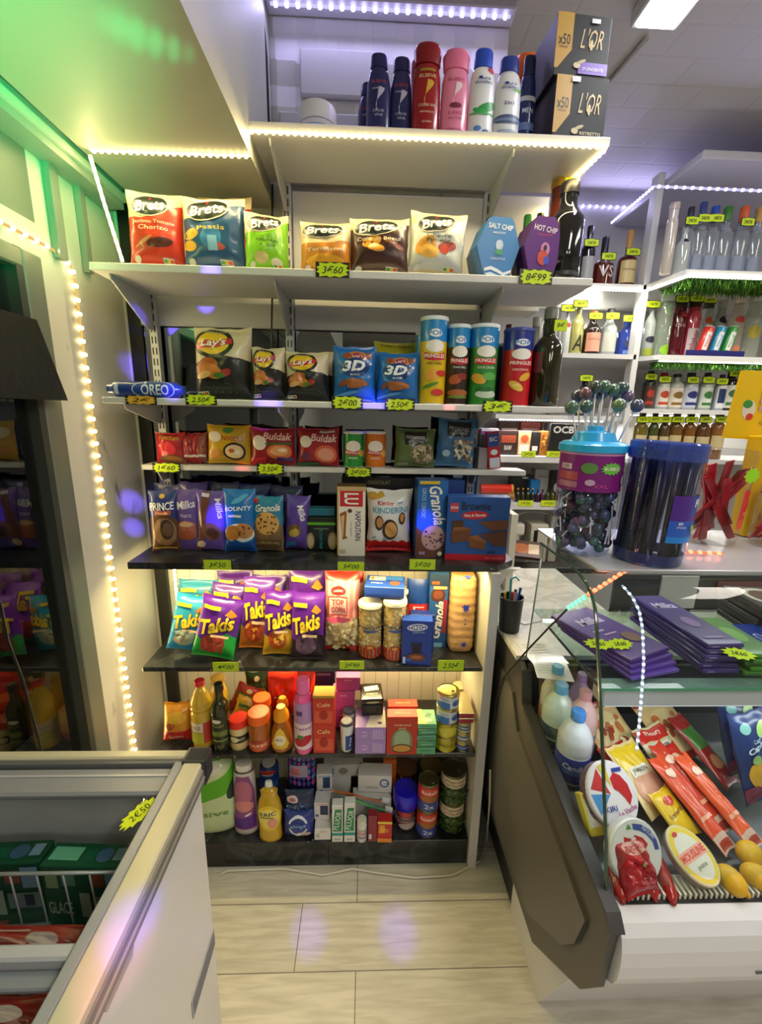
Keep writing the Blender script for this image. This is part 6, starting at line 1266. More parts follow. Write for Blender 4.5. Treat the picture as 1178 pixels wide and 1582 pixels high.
for i in range(5):
    flatbox('chocolate_bar', 'green chocolate bar, ' + ['lowest', 'second', 'middle', 'fourth', 'topmost'][i] + ' of the green pile', 'chocolate bar', .853 + .003 * (i % 2), .865 + .004 * (i % 3), .075, .17, .0095, 1.0205 + .010 * i, ['3f7a24', '4a8c2a', '3c7422'][i % 3], [('e', .5, .5, .3, .2, '7ab84a')] if i == 4 else (), rz=(-3, 4, 0, 3, -2)[i], group='green chocolate bars')
for i in range(3):
    flatbox('chocolate_bar', 'dark blue chocolate bar, ' + ['lowest', 'middle', 'topmost'][i] + ' of the blue pile', 'chocolate bar', .955, .86 + .005 * i, .10, .16, .011, 1.0205 + .0115 * i, '1c3c9c', [('t', 'Oreo', .5, .6, .6, .2, 'b8c8ec')] if i == 2 else (), rz=(4, -2, 3)[i], group='blue chocolate bars')
for i in range(5):
    flatbox('chocolate_box', 'black chocolate box, ' + ['lowest', 'second', 'middle', 'fourth', 'topmost'][i] + ' of the black pile at the right', 'chocolate box', 1.05 + .006 * (i % 2), 1.0 + .005 * (i % 2), .13, .14, .0165, 1.0205 + .017 * i, '1d1a1c', [('e', .5, .5, .4, .4, 'c8bfae'), ('e', .5, .5, .3, .3, '5a3f30')] if i == 4 else (), rz=(-6, -3, -7, -4, -5)[i], fdec=[('e', .12, .5, .04, .32, 'cfcac0'), ('t', 'CHOCOLAT', .5, .5, .4, .3, '8a7a5a')], group='black chocolate boxes')
for lb, px, py, rz_ in (('green star tag on the left purple chocolate bars', 925, 995, -8), ('green star tag on the left purple chocolate bars, right of the first', 958, 995, 6), ('green star tag on the green chocolate bars', 1142, 1010, -20)):
    p = P(px, py, Z=1.066 if px < 1100 else 1.075); m = MB(); pts = [(a * .032, b * .015) for a, b in starpts(11, .75, 1.0)]
    m.prism(pts, 0, .001, M(NEON, .6), 'z'); decals(m, topS(.04, .02, .001), .04, .02, [('t', '2€60', .5, .5, .7, .5, M('1d2a12', .6))])
    tag(m.obj('price_tag', None, (p.x, p.y, p.z), (R(25), 0, R(rz_))), lb, 'price tag', 'neon price tags')
# ------------------------------------------------------------------ food on the deck
def D(px, py, h=0.0):
    d = ray(px, py); o = Vector((0, 0, EYE))
    t_ = (EYE - (DZ0 + h) + DS * DY0) / (DS * d.y - d.z)
    return o + d * t_
def milk(label, px0, px1, py0, py1, body, lab, capc, dec=(), h=0, group=None):
    p = D((px0 + px1) / 2, py1, h); W_ = P(px1, (py0 + py1) / 2, Y=p.y).x - P(px0, (py0 + py1) / 2, Y=p.y).x; H_ = P((px0 + px1) / 2, py0, Y=p.y + W_ * .7).z - p.z
    pr = smoothp([(0, 0), (.85, 0), (.95, .03), (1, .10), (1, .40), (.98, .44), (1, .48), (.98, .62), (.78, .74), (.45, .84), (.36, .88)], 3)
    t = thing('milk_bottle', label, 'milk bottle', (max(p.x, XC + .026 + W_ / 2), p.y + W_ / 2, p.z + .002 + W_ * DS))
    bm_ = M(body, .3, coat=.3); bp = rprof(pr, W_, H_)
    m = MB(); m.lathe(bp, bm_, 24); f = rfun(bp)
    decals(m, cylS(f, H_, 0, 1.4 * math.pi), W_ / 2 * 1.4 * math.pi, H_, [('r', 0, .06, 1, .42, lab)] + list(dec), L=.006); m.obj('body', t)
    MB().lathe(rprof([(.36, .87), (.42, .875), (.42, .985), (.37, 1), (0, 1)], W_, H_), M(capc, .35), 20).obj('cap', t)
milk('milk bottle with a blue cap and blue label, nearest in the case', 843, 895, 1096, 1225, 'dfe4ee', '2c3fa0', '2f86d8', [('t', 'Candia', .42, .30, .3, .08, 'dfe6f4', 0, .2, .02), ('e', .42, .22, .16, .03, '5f78c8')])
milk('milk bottle with a pale blue cap and greenish white body, middle one', 823, 872, 1056, 1172, 'd8e8dc', '3a5a70', '5aaadc', [('r', 0, .2, 1, .24, 'a8c8c0')])
milk('milk bottle with a pale blue cap at the back behind the other two', 838, 880, 1028, 1145, 'e4e0dc', 'c8907a', '5aaadc')
milk('pink tinted drink bottle directly right of the blue capped milk', 880, 924, 1066, 1185, 'e8c4c4', '7a8aa8', 'd89aa0', [('r', 0, .3, 1, .35, 'd88a8a')])
milk('lilac drink bottle at the back behind the pink one', 878, 912, 1040, 1150, 'b8a0cc', '8a70b0', '9a78b8')
def disc(name, label, cat, px, py, h, Rr, th, rx, rz, ry, side, topc, dec, lift=0, sq=1.0):
    p = D(px, py, h)
    m = MB(); m.lathe([(0, 0), (Rr * .93, 0), (Rr * .97, th * .1), (Rr, th * .8, M(side, .35, coat=.3)), (Rr, th * .86, M(topc, .35)), (Rr * .97, th, M(topc, .35)), (0, th, M(topc, .35))], M(side, .35, coat=.3), 40, sy=sq)
    decals(m, topS(2 * Rr, 2 * Rr * sq, th), 2 * Rr, 2 * Rr * sq, dec)
    return tag(m.obj(name, None, (max(p.x, XC + .024 + Rr), p.y, p.z + .016 + .2 * th), (R(rx), R(ry), R(rz))), label, cat)
ch1 = [('e', .5, .5, .47, .47, 'e8e2ea'), ('p', [(.08, .62), (.30, .90), (.45, .5)], 'c8303a'), ('p', [(.05, .55), (.44, .5), (.14, .24)], '4a90d0'), ('p', [(.32, .92), (.5, .97), (.5, .6)], 'e0c44a'),
       ('p', [(.52, .72), (.62, .80), (.74, .74), (.84, .60), (.86, .42), (.76, .30), (.70, .42), (.62, .52), (.54, .56)], 'c4242c'), ('r', .6, .80, .8, .86, '2c3f9c'), ('t', 'La Vache', .68, .24, .4, .08, 'b03a8c', 12), ('t', 'KIRI', .36, .30, .24, .08, '2c3f9c')]
ch2 = [('e', .5, .5, .48, .48, 'e9e9ee'), ('p', [(.28, .60), (.30, .76), (.42, .72), (.52, .76), (.66, .70), (.74, .60), (.64, .48), (.66, .36), (.54, .26), (.44, .32), (.42, .46), (.34, .46)], 'b81f24'), ('e', .48, .66, .06, .09, 'e4dfe4'),
       ('p', [(.50, .93), (.66, .90), (.82, .80), (.92, .64), (.94, .50), (.86, .50), (.84, .62), (.74, .74), (.62, .81), (.5, .84)], '3a4fa8'), ('t', 'NATURE', .78, .77, .26, .06, 'dfe4f4', -42), ('t', 'La Vache', .17, .55, .22, .07, 'b81f24', 80), ('t', '16', .66, .2, .14, .1, 'c0505a'), ('t', 'PORTIONS', .44, .16, .28, .05, 'c0505a'), ('p', [(.36, .86), (.42, .94), (.46, .86)], '3f9a4c')]
disc('cheese_box', 'round cheese box with blue, red and yellow wedges, leaning on the milk bottle', 'cheese box', 915, 1238, .045, .061, .030, 48, 14, 4, '6a4a5c', 'e8e2ea', ch1)
disc('cheese_box', 'round cheese box with a red shape and blue arc, front one', 'cheese box', 968, 1322, .035, .056, .022, 62, 10, 2, 'd8d8e0', 'e9e9ee', ch2)
def lay(name, label, cat, px, py, h, W_, H_, T, base, dec, rx=-62, rz=0, ry=0, seed=0, wr=.0025, low=1, pinch=.04, seal=.04):
    p = D(px, py, h); m = bag_mesh(W_, H_, T, base, dec, seed, wr=wr, low=low, pinch=pinch, seal=seal)
    return tag(m.obj(name, None, (p.x + .020, p.y - .008, p.z + .024), (R(rx), R(ry), R(rz))), label, cat)
p = D(900, 1290, .012)
m = box_mesh(.052, .022, .075, 'e0d04a', [('r', .08, .2, .9, .85, 'e6e4dc'), ('e', .5, .55, .3, .22, '9aa0b0'), ('t', 'Carre', .5, .55, .6, .16, '22262e', -10, .2, .02), ('r', .1, .86, .5, .96, 'b0402c')])
tag(m.obj('butter_pack', None, (max(p.x, XC + .056), p.y - .012, p.z + .016), (R(-40), R(-4), R(6))), 'yellow and white butter pack in front of the milk bottles', 'butter')
lay('cheese_net', 'red netted bag of small cheeses at the front left corner of the case', 'cheese net', 972, 1396, 0, .070, .095, .045, '9c1420', [('p', [(.1, .55), (.9, .6), (.95, .95), (.1, .98)], 'b81824'), ('e', .5, .80, .34, .12, 'e0a8a0'), ('t', 'Babybel', .5, .80, .6, .14, 'c01c28', 8, .2, .02), ('e', .3, .4, .2, .16, 'a81824'), ('e', .62, .34, .2, .16, '8c101c'), ('e', .55, .52, .1, .03, '5a9a3a')], -46, 10, 0, 71, .006)
for i, (a, b, c_, d_) in enumerate(((985, 1332, 1012, 1388), (1012, 1322, 1040, 1394), (945, 1340, 962, 1392))):
    p0, p1 = D(a, b, .022), D(c_, d_, .016); q = MB(); n_ = 8; dv = p1 - p0
    q.tube([dv * (k / n_) + Vector((0, 0, .006 * math.sin(math.pi * k / n_))) for k in range(n_ + 1)], [.006] + [.0125] * (n_ - 1) + [.006], M('a01f1c', .25, coat=.5), 12)
    q.ball((0, 0, 0), .006, M('b82a22', .3)); q.ball(tuple(dv), .006, M('8c1a16', .3))
    tag(q.obj('sausage', None, p0), ['red sausage lying left of the longest one at the front of the case', 'longest red sausage at the front of the case beside the round pate', 'red sausage half under the netted cheeses'][i], 'sausage')
disc('pate_tub', 'oval tub with a yellow and red label at the front of the case', 'pate tub', 1060, 1338, .018, .043, .018, 22, 24, 0, '9a8478', 'd8cfa8', [('e', .5, .5, .46, .46, 'e0c43a'), ('e', .5, .48, .36, .38, 'dcd8cc'), ('r', .08, .42, .92, .60, 'e8a89a'), ('t', 'MOUSLINE', .5, .51, .78, .12, 'd8442c', 0, 0, .03), ('e', .42, .86, .08, .04, 'c0302a'), ('t', 'pate', .5, .3, .3, .08, '8a8a70')], sq=1.15)
for i, (px, py, h) in enumerate(((1130, 1360, .030), (1170, 1354, .030), (1158, 1318, .036))):
    p = D(px, py, h); m = MB(); m.ball((0, 0, 0), .021, M('d6a81c', .45, bump=.15, nscale=90), 1.0, 1.25, 1.0, 20, 14); m.ball((.004, -.026, .0), .005, M('c8981c', .5))
    tag(m.obj('lemon', None, p, (R(8), R(10 * i), R(20 + 50 * i))), ['lemon on the left at the front of the case', 'lemon on the right at the front of the case', 'lemon at the back of the three, on the deck of the case'][i], 'lemon', 'three lemons in the case')
def layy(name, label, cat, px, y, W_, H_, base, dec, rz=22, seed=0, T=.015, rx=-60, wr=.0016):
    z = DZ0 + DS * (y - DY0); m = bag_mesh(W_, H_, T, base, dec, seed, wr=wr)
    return tag(m.obj(name, None, (Xat(px, y, z), y, z + .010 + T / 2 + W_ * .5 * abs(math.sin(R(rz))) * DS), (R(rx), 0, R(rz))), label, cat)
hd = [('r', .05, .62, .95, .95, 'e0bc1c'), ('e', .5, .34, .42, .26, 'e0a890'), ('r', .2, .5, .8, .64, 'e8e4d0'), ('t', 'JAMBON', .5, .57, .5, .08, '2a2a2a')]
layy('cheese_pack', 'yellow wedge pack between the ham and the orange packs', 'cheese pack', 1068, .676, .066, .095, 'e0b81c', [('t', 'Emmental', .5, .5, .7, .1, '8a5a10', 10), ('e', .5, .75, .2, .1, 'c8301c')], 24, 83)
layy('ham_pack', 'pack of ham with a yellow corner, in the middle of the deck', 'ham pack', 1028, .728, .095, .15, 'e6c88a', hd, 22, 81)
layy('ham_pack', 'red pack leaning behind the yellow wedge pack', 'ham pack', 1094, .745, .075, .13, 'c02418', [('r', .1, .2, .9, .5, 'd8402a'), ('e', .5, .7, .3, .15, 'e0a88a')], 24, 84)
for i, (px, y, c) in enumerate(((1128, .650, 'd84a24'), (1172, .655, 'e0582c'), (1118, .705, 'c83a24'))):
    layy('sausage_pack', ['long orange pack with a clear end, left of the pair', 'long orange pack with a clear end, right of the pair', 'long red orange pack behind the left orange one'][i], 'sausage pack', px + 6 * (i == 2), y - .02 * (i == 2), .044, .19, c, [('r', 0, 0, 1, .16, 'c8a89c'), ('r', .1, .02, .9, .1, '9c3424'), ('t', 'Knacki', .5, .62, .55, .05, 'f2d8c8', 90), ('r', .1, .3, .9, .34, 'e8a080'), ('e', .5, .8, .3, .05, 'e8c0a8')], 26, 85 + i, rx=-62)
layy('ham_pack', 'cream pack with a red band behind the ham', 'ham pack', 1062, .790, .10, .14, 'e0cfa0', [('r', 0, .74, 1, .96, 'd02a20'), ('t', 'Fleury', .5, .86, .5, .1, 'f4e4d8'), ('r', .2, .56, .8, .7, 'e8e4d8'), ('t', 'MICHON', .5, .63, .5, .07, '222222')], 20, 82)
layy('cheese_pack', 'red pack above the ham, left of the cream pack', 'cheese pack', 985, .785, .085, .10, 'b81c22', [('e', .5, .5, .3, .3, 'e0a89a')], 20, 95)
layy('cheese_pack', 'navy pack between the two pizza packs', 'cheese pack', 1010, .822, .08, .08, '1c2450', [('t', 'CREME', .5, .5, .6, .3, '8a90b8')], 20, 94)
pz = [('r', 0, .88, 1, 1, '8c1418'), ('e', .5, .46, .42, .34, 'e4c890')] + blobs(14, .22, .25, .78, .68, .09, .06, ['b0502a', 'c8703a', 'e8d8a8', 'a03a20'], 12) + [('r', 0, 0, 1, .1, 'a81a20')]
layy('pizza_pack', 'dark red pack with a slanting edge beside the right pizza', 'pizza pack', 1132, .79, .055, .17, '9c1c1c', [('r', .1, .5, .9, .8, '3f7a2c'), ('e', .5, .3, .3, .1, 'c88a5a')], 26, 93)
layy('pizza_pack', 'round pizza pack at the back left under the glass shelf', 'pizza pack', 972, .855, .13, .15, 'd8b078', pz, 20, 91)
layy('pizza_pack', 'round pizza pack at the back right under the glass shelf', 'pizza pack', 1068, .858, .13, .16, 'dcb880', pz, 20, 92)
cap_ = [('t', 'Capri', .4, .62, .5, .08, 'c8d8e8', 20, .2, .02), ('e', .7, .8, .2, .08, '9ac06a', 30), ('e', .25, .84, .14, .06, '7ab0a8', 20), ('e', .4, .3, .34, .16, 'c89a2a', -30), ('e', .6, .2, .3, .12, '6a2a4a', 20), ('t', 'Capri', .66, .46, .4, .07, 'c8d8e8', 20, .2, .02), ('e', .3, .5, .12, .05, '8ab06a', 20), ('e', .8, .12, .2, .1, 'd8a83a', -20), ('e', .15, .12, .2, .1, '7a2c4a', 20), ('t', 'Caprice', .5, .72, .4, .06, '9ab8d0', 20), ('e', .75, .62, .1, .04, 'a8c08a', 40), ('e', .5, .1, .1, .05, 'b8802a', 10)]
layy('juice_pouch', 'dark blue patterned pouch standing at the right of the deck, front one', 'pouch', 1178, .745, .11, .19, '173065', cap_, 14, 96, .035, -24)
layy('juice_pouch', 'dark blue patterned pouch standing behind the front one', 'pouch', 1150, .815, .105, .18, '152b5a', cap_, 12, 97, .035, -22)

# ------------------------------------------------------------------ candy tubs on the case
TZ = 1.2465
def tubpos(px, py): return P(px, py, Z=TZ)
p = tubpos(918, 862); rT = .066; hT = .236
t = thing('lollipop_tub', 'clear tub of lollipops with a sky blue lid full of upright lollipops', 'candy tub', (p.x, p.y + rT, TZ + .0005))
m = MB(); m.lathe([(0, 0), (rT * .9, 0), (rT * .95, .01), (rT * .92, .03), (rT, .05), (rT, hT)], G('eef2ff', .9, .03, 1.5), 32)
S = cylS(lambda z: rT, hT)
decals(m, S, rT * math.pi, hT, [('r', -.3, .62, 1.3, .96, '7a1c7c'), ('r', -.3, .955, 1.3, .985, 'c890c0'), ('r', .02, .82, .16, .87, 'd8c8dc'), ('t', 'CHUPA', .09, .845, .10, .035, '7a1c7c'), ('r', 0, .72, .24, .80, 'a8485a'), ('r', 0, .655, .24, .71, 'a86a8c'), ('e', .34, .84, .08, .05, '5a8a4a'), ('s', .56, .84, .24, .12, '6ac04a'), ('t', 'BUBBLE', .56, .84, .16, .03, 'e8f0d8'), ('e', .36, .71, .05, .03, 'c0a0c8'), ('e', .78, .73, .08, .06, 'b8b0c8'), ('e', .9, .74, .05, .06, 'd8b83a'), ('e', .95, .86, .04, .06, '3a4fb0'), ('t', 'XXL', .46, .68, .14, .03, 'c84a9c')], L=.006)
m.obj('tub', t)
lp = MB(); rnd = random.Random(9); pc_ = [M(c, .25, coat=.5) for c in ('39405e', '4a5478', '2c4a5a', '5a4a70', '3a6a5a', '6a3f5c', '28304c')]; stk_ = M('dcdce4', .5)
for k in range(120):
    a = rnd.uniform(0, 6.28); rr = rT * .84 * math.sqrt(rnd.uniform(.25, 1)); z = rnd.uniform(.014, hT * .60)
    lp.ball((rr * math.cos(a), rr * math.sin(a), z), .0115, rnd.choice(pc_), seg=10, rings=6)
for k in range(26):
    a = rnd.uniform(0, 6.28); rr = rT * .93; z = rnd.uniform(.02, hT * .52); a2 = a + rnd.uniform(-.5, .5); 
    q0 = Vector((rr * math.cos(a), rr * math.sin(a), z)); q1 = Vector((rr * .95 * math.cos(a2), rr * .95 * math.sin(a2), min(hT * .6, z + rnd.uniform(.01, .06))))
    lp.tube([q0, q1], .0016, stk_, 5)
lp.obj('lollipops', t, kind='stuff')
LB = M('2aa8e8', .3, coat=.3)
m = MB(); m.lathe([(rT * 1.0, hT - .006), (rT * 1.08, hT - .004), (rT * 1.08, hT + .010), (rT * .95, hT + .016), (rT * .72, hT + .018), (rT * .62, hT + .036), (rT * .3, hT + .040), (rT * .28, hT + .050), (0, hT + .052)], LB, 32); m.obj('lid', t)
LT = TZ + hT
tops = [(884, 629, '4a6a5c'), (907, 628, '3f5f5e'), (893, 612, '3a4468'), (905, 608, '6a4a5a'), (916, 604, '3a5a50'), (930, 608, '3c5070'), (934, 598, '3a6a54'), (948, 603, '486a5a'), (955, 612, '4a5878'), (957, 626, '5a7a5a'), (970, 612, '6a5a80'), (985, 627, '44506e'), (921, 598, '3c4a48'), (962, 600, '35505a')]
for k, (a, b, c) in enumerate(tops):
    yy = p.y + rT + (b < 620) * .035 - .02 + .01 * (k % 3)
    top = P(a, b, Y=yy); bx = p.x + (top.x - p.x) * .62; bot = Vector((bx, p.y + rT + (yy - p.y - rT) * .6, LT + .012))
    q = thing('lollipop', ['lollipop standing in the blue lid, far left', 'lollipop standing in the blue lid, second from the left at the front', 'lollipop with a dark blue wrapper at the left of the lid', 'lollipop with a reddish wrapper at the upper left', 'lollipop with a green wrapper at the upper left', 'lollipop with a blue wrapper in the middle of the bunch', 'lollipop with a green wrapper at the top of the bunch', 'lollipop with a pale green wrapper right of the top', 'lollipop with a grey blue wrapper right of the middle', 'lollipop with a light green wrapper low on the right', 'lollipop with a violet wrapper near the right', 'lollipop leaning out at the far right of the lid', 'lollipop with a dark wrapper hidden at the back of the bunch', 'lollipop with a dark teal wrapper at the back right'][k], 'lollipop', bot, group='lollipops standing in the tub lid')
    d = top - bot
    MB().tube([Vector((0, 0, 0)), d * .95], .0022, M('e4e6ee', .4, coat=.3), 8).obj('stick', q)
    w = MB(); w.ball(tuple(d), .0145, M(c, .2, coat=.8, nz=.25, nscale=120), seg=16, rings=10)
    w.lathe([(.0035, -.026), (.006, -.018), (.009, -.012)], G('e8eef8', .8, .05, 1.5), 10, at=(0, 0), xf=Matrix.Translation(d)); w.obj('wrapped_sweet', q)
# tub of long dark sticks
p = tubpos(1030, 880); rB = .070; hB = .258; tilt = 3
t = thing('candy_tub', 'clear tub of long dark liquorice sticks with blue lid and blue foot', 'candy tub', (p.x, p.y + rB, TZ + .0005), (0, R(2.5), 0))
m = MB(); m.lathe([(0, 0), (rB * .93, 0), (rB * .96, .004), (rB * .98, .026, M('1c2470', .2, coat=.5)), (rB, .028), (rB, hB)], G('dfe6ff', .9, .03, 1.5), 32)
S = cylS(lambda z: rB, hB, 0, 1.2 * math.pi)
decals(m, S, rB * 1.2 * math.pi, hB, [('r', .44, .28, .86, .60, '4a2288'), ('r', .60, .44, .86, .60, '2436a0'), ('r', .44, .26, .86, .40, '2458c0'), ('r', .44, .22, .86, .27, '1f80d8'), ('t', 'FINI', .72, .55, .16, .06, 'f4f4f8', 6, .1, .03), ('t', '80', .53, .38, .04, .025, 'd8d8e8'), ('t', 'STICKS', .54, .35, .08, .015, 'd8d8e8')] + blobs(12, .64, .31, .82, .47, .022, .02, ['d8b83a', 'c89a2a', '8ab86a'], 4), L=.008)
m.obj('tub', t)
st = MB(); rnd = random.Random(4); sc = [M(c, .35, coat=.4) for c in ('241c28', '3a2e34', '1c2040', '4a3c38', '2c2436', '141422')]
for k in range(34):
    a = rnd.uniform(0, 6.28); rr = rB * .84 * math.sqrt(rnd.uniform(.3, 1))
    x_, y_ = rr * math.cos(a), rr * math.sin(a); st.tube([(x_, y_, .012), (x_ + rnd.uniform(-.008, .008), y_ + rnd.uniform(-.006, .006), hB * rnd.uniform(.86, .96))], .0062, rnd.choice(sc), 8)
st.obj('liquorice_sticks', t, kind='stuff')
m = MB(); m.lathe([(rB * 1.0, hB * .86), (rB * 1.03, hB * .865), (rB * 1.03, hB * .99), (rB * .98, hB + .001), (0, hB + .001)], G('6a86e8', .9, .04, 1.5, .25), 32); m.obj('lid', t)
# tub of red straps, and one behind it
def straptub(label, px, py, r_, h_, seed, n, lab=True, dy=0):
    p = tubpos(px, py)
    t = thing('candy_tub', label, 'candy tub', (p.x, p.y + r_ + dy, TZ + .0005), (0, R(3), 0))
    m = MB(); m.lathe([(0, 0), (r_ * .93, 0), (r_ * .97, .008), (r_, .02), (r_, h_), (r_ * .9, h_ + .003), (0, h_ + .003)], G('f6f6f8', .9, .03, 1.5), 32)
    if lab: decals(m, cylS(lambda z: r_, h_), r_ * math.pi, h_, [('r', .58, .26, .92, .60, 'd02c2e'), ('r', .58, .2, .92, .3, 'd8502c'), ('t', 'FRAISE', .75, .36, .2, .03, 'f4d0c8'), ('t', '90', .74, .40, .07, .03, 'f4d0c8'), ('e', .85, .44, .06, .05, 'd8b83a')], L=.01)
    m.obj('tub', t); s_ = MB(); rnd = random.Random(seed)
    for k in range(n):
        a = rnd.uniform(0, 6.28); b = a + math.pi + rnd.uniform(-.8, .8); q = r_ * .86
        c = rnd.choice(['b81c30', 'a01828', '8c1424', 'c0303c', '6a1018'])
        p0 = Vector((q * math.cos(a), q * math.sin(a), rnd.uniform(.01, .05))); p1 = Vector((q * math.cos(b), q * math.sin(b), rnd.uniform(h_ * .6, h_ * .9)))
        w_ = Vector((.0085, 0, .003)); w2 = Vector((0, .0025, 0))
        s_.add([p0 - w_ - w2, p0 + w_ - w2, p1 + w_ - w2, p1 - w_ - w2, p0 - w_ + w2, p0 + w_ + w2, p1 + w_ + w2, p1 - w_ + w2], [(0, 1, 2, 3), (4, 7, 6, 5), (0, 4, 5, 1), (3, 2, 6, 7), (1, 5, 6, 2), (0, 3, 7, 4)], M(c, .3, coat=.5))
    s_.obj('sour_straps', t, kind='stuff')
straptub('clear tub of red sour straps with a red label', 1136, 852, .064, .235, 5, 15, dy=.03)
straptub('clear tub of red sour straps at the far right edge of the case', 1242, 858, .055, .22, 6, 12, False, .02)
# yellow display board and box behind the tubs
YW = M('e0b80f', .4)
m = MB(); xa, ya = P(1135, 600, Y=1.13).x, 1.13
a_, b_ = P(1122, 665, Y=1.13), P(1150, 572, Y=1.13)
m.prism([(a_.x, a_.z - .02), (a_.x + .30, a_.z - .03), (a_.x + .32, b_.z), (b_.x, b_.z)], 1.13, 1.14, YW, 'y')
Wd = .26; S = lambda u, v, e: (a_.x + .03 + u * Wd, 1.13 - e, a_.z + v * (b_.z - a_.z))
decals(m, S, Wd, b_.z - a_.z, [('e', .08, .36, .07, .16, 'd8d0c0'), ('e', .06, .45, .05, .07, '3f8a3a'), ('e', .10, .24, .04, .06, 'c83a2a'), ('t', 'ACIDO', .36, .86, .24, .10, '6a6a70'), ('t', 'LE BONBON', .36, .64, .36, .10, '5a4a1a'), ('r', .18, .46, .5, .56, 'c89a9a'), ('r', .18, .34, .5, .42, 'c89a9a'), ('t', 'QUI PIQUE', .36, .14, .3, .07, '8a7a1a')])
m.obj('tmp')
o_ = bpy.data.objects['tmp']; o_.name = 'display_board'; tag(o_, 'yellow advertising board standing behind the candy tubs at the right edge', 'sign')
m = MB(); a_ = P(1128, 850, Y=1.10); c0 = P(1128, 672, Y=1.10)
m.box(a_.x, a_.x + .30, 1.07, 1.12, TZ + .001, c0.z, YW, .003); Wd = .30; Hd = c0.z - TZ
decals(m, lambda u, v, e: (a_.x + u * Wd, 1.07 - e, TZ + v * Hd), Wd, Hd, [('e', .34, .12, .10, .10, 'c02418'), ('p', [(.22, .20), (.30, .27), (.38, .20), (.34, .15), (.26, .16)], '2c7a24'), ('e', .36, .5, .16, .12, '2f6a28'), ('e', .42, .42, .2, .1, 'b81e18'), ('r', .12, .18, .2, .24, 'd8a8a0'), ('p', [(.2, .36), (.5, .46), (.5, .44), (.2, .33)], '8c1a1c')])
tag(m.obj('candy_carton'), 'yellow carton with strawberry print behind the candy tubs', 'carton')
p = P(1163, 735, Y=.93); m = MB(); m.prism([(a * .016, b * .02) for a, b in starpts(9, .75, 1.0)], 0, .001, M('9ae01c', .6), 'y')
tag(m.obj('price_tag', None, p, (0, R(10), R(-10))), 'bright green star tag between the strap tubs and the yellow carton', 'price tag', 'neon price tags')
# ================================================================== CHEST FREEZER
FW = M('dcdadc', .3, coat=.2); RAILC = M('d6cfb2', .3, .2); GREYF = M('9a9ca4', .35, .2)
fz = thing('chest_freezer', 'white glass topped chest freezer in the lower left, below the shop window', 'freezer', (-.53, .2, 0))
def fk(mb, name, kind=None):
    return mb.obj(name, fz, (.53, -.2, 0), kind=kind)
x0, x1, y0, y1 = -.755, -.318, -.45, .708
m = MB(); m.box(x0, x0 + .035, y0, y1, .04, .858, FW); m.box(x1 - .035, x1, y0, y1, .04, .858, FW, .004); m.box(x0 + .035, x1 - .035, y1 - .04, y1, .04, .858, FW); m.box(x0 + .035, x1 - .035, y0, y0 + .035, .04, .858, FW)
m.box(x0 + .035, x1 - .035, y0 + .035, y1 - .04, .04, .30, FW); m.box(x0 + .02, x1 - .03, y0 + .03, y1 - .05, 0, .04, M('2a2a2c', .6));
fk(m, 'cabinet')
m = MB(); m.box(x1 - .022, x1 + .013, y0, y1 - .01, .868, .898, RAILC, .003); m.box(x1 - .001, x1 + .016, y0, y1 - .005, .852, .884, M('8b8880', .35, .4), .002); m.box(x1 + .006, x1 + .018, y0, y1 - .02, .866, .870, M('b8b5a8', .3, .4)); fk(m, 'side_rail')
m = MB(); m.box(x1 - .040, x1 - .0225, y0, y1 - .01, .866, .895, M('a7a9b2', .3, .3), .002); fk(m, 'lid_track')
m = MB(); m.box(x0, x1 - .015, y1 - .004, y1 + .016, .868, .898, RAILC, .003); m.box(x0, x1 - .015, y1 - .012, y1 - .004, .86, .892, M('77797c', .35, .4), .001); fk(m, 'rear_rail')
m = MB(); m.box(x0, x0 + .03, y0, y1, .866, .898, RAILC, .003); fk(m, 'window_side_rail')
m = MB(); m.box(x1 - .026, x1 + .019, y1 - .020, y1 + .021, .845, .901, M('2a2d34', .3), .006); fk(m, 'corner_cap')
m = MB(); m.box(x1 - .0005, x1 + .002, .585, .705, .415, .458, M('9c9ca4', .5), .001)
for k in range(5): m.box(x1 + .002, x1 + .003, .59, .70, .420 + k * .008, .423 + k * .008, M('6c6c74', .5))
fk(m, 'vent')
m = MB(); m.prism([(.455, .852), (.375, .852), (.382, .826), (.440, .822)], x1, x1 + .008, M('a9a8a6', .35, .2), 'x'); fk(m, 'handle_recess')
GF = G('f2f5f5', .75, .02, 1.38)
lid = MB(); lid.box(x0 + .03, x1 - .041, .415, y1 - .07, .8725, .8765, GF)
fk(lid, 'glass_lid')
m = MB(); m.box(x0 + .03, x1 - .041, y1 - .07, y1 - .013, .868, .884, GREYF, .004); m.box(x0 + .03, x1 - .041, y1 - .035, y1 - .031, .884, .886, M('c4c6cc', .3, .2)); fk(m, 'lid_frame')
m = MB(); m.box(x0 + .03, x1 - .041, .398, .416, .868, .889, M('bcc0c6', .3, .2), .003); m.box(x0 + .03, x1 - .041, .378, .398, .866, .874, M('8a8e98', .35, .2), .002); fk(m, 'lid_handle_bar')
m = MB(); m.box(x0 + .03, x1 - .041, y0 + .03, .378, .862, .866, GF); fk(m, 'glass_lid')
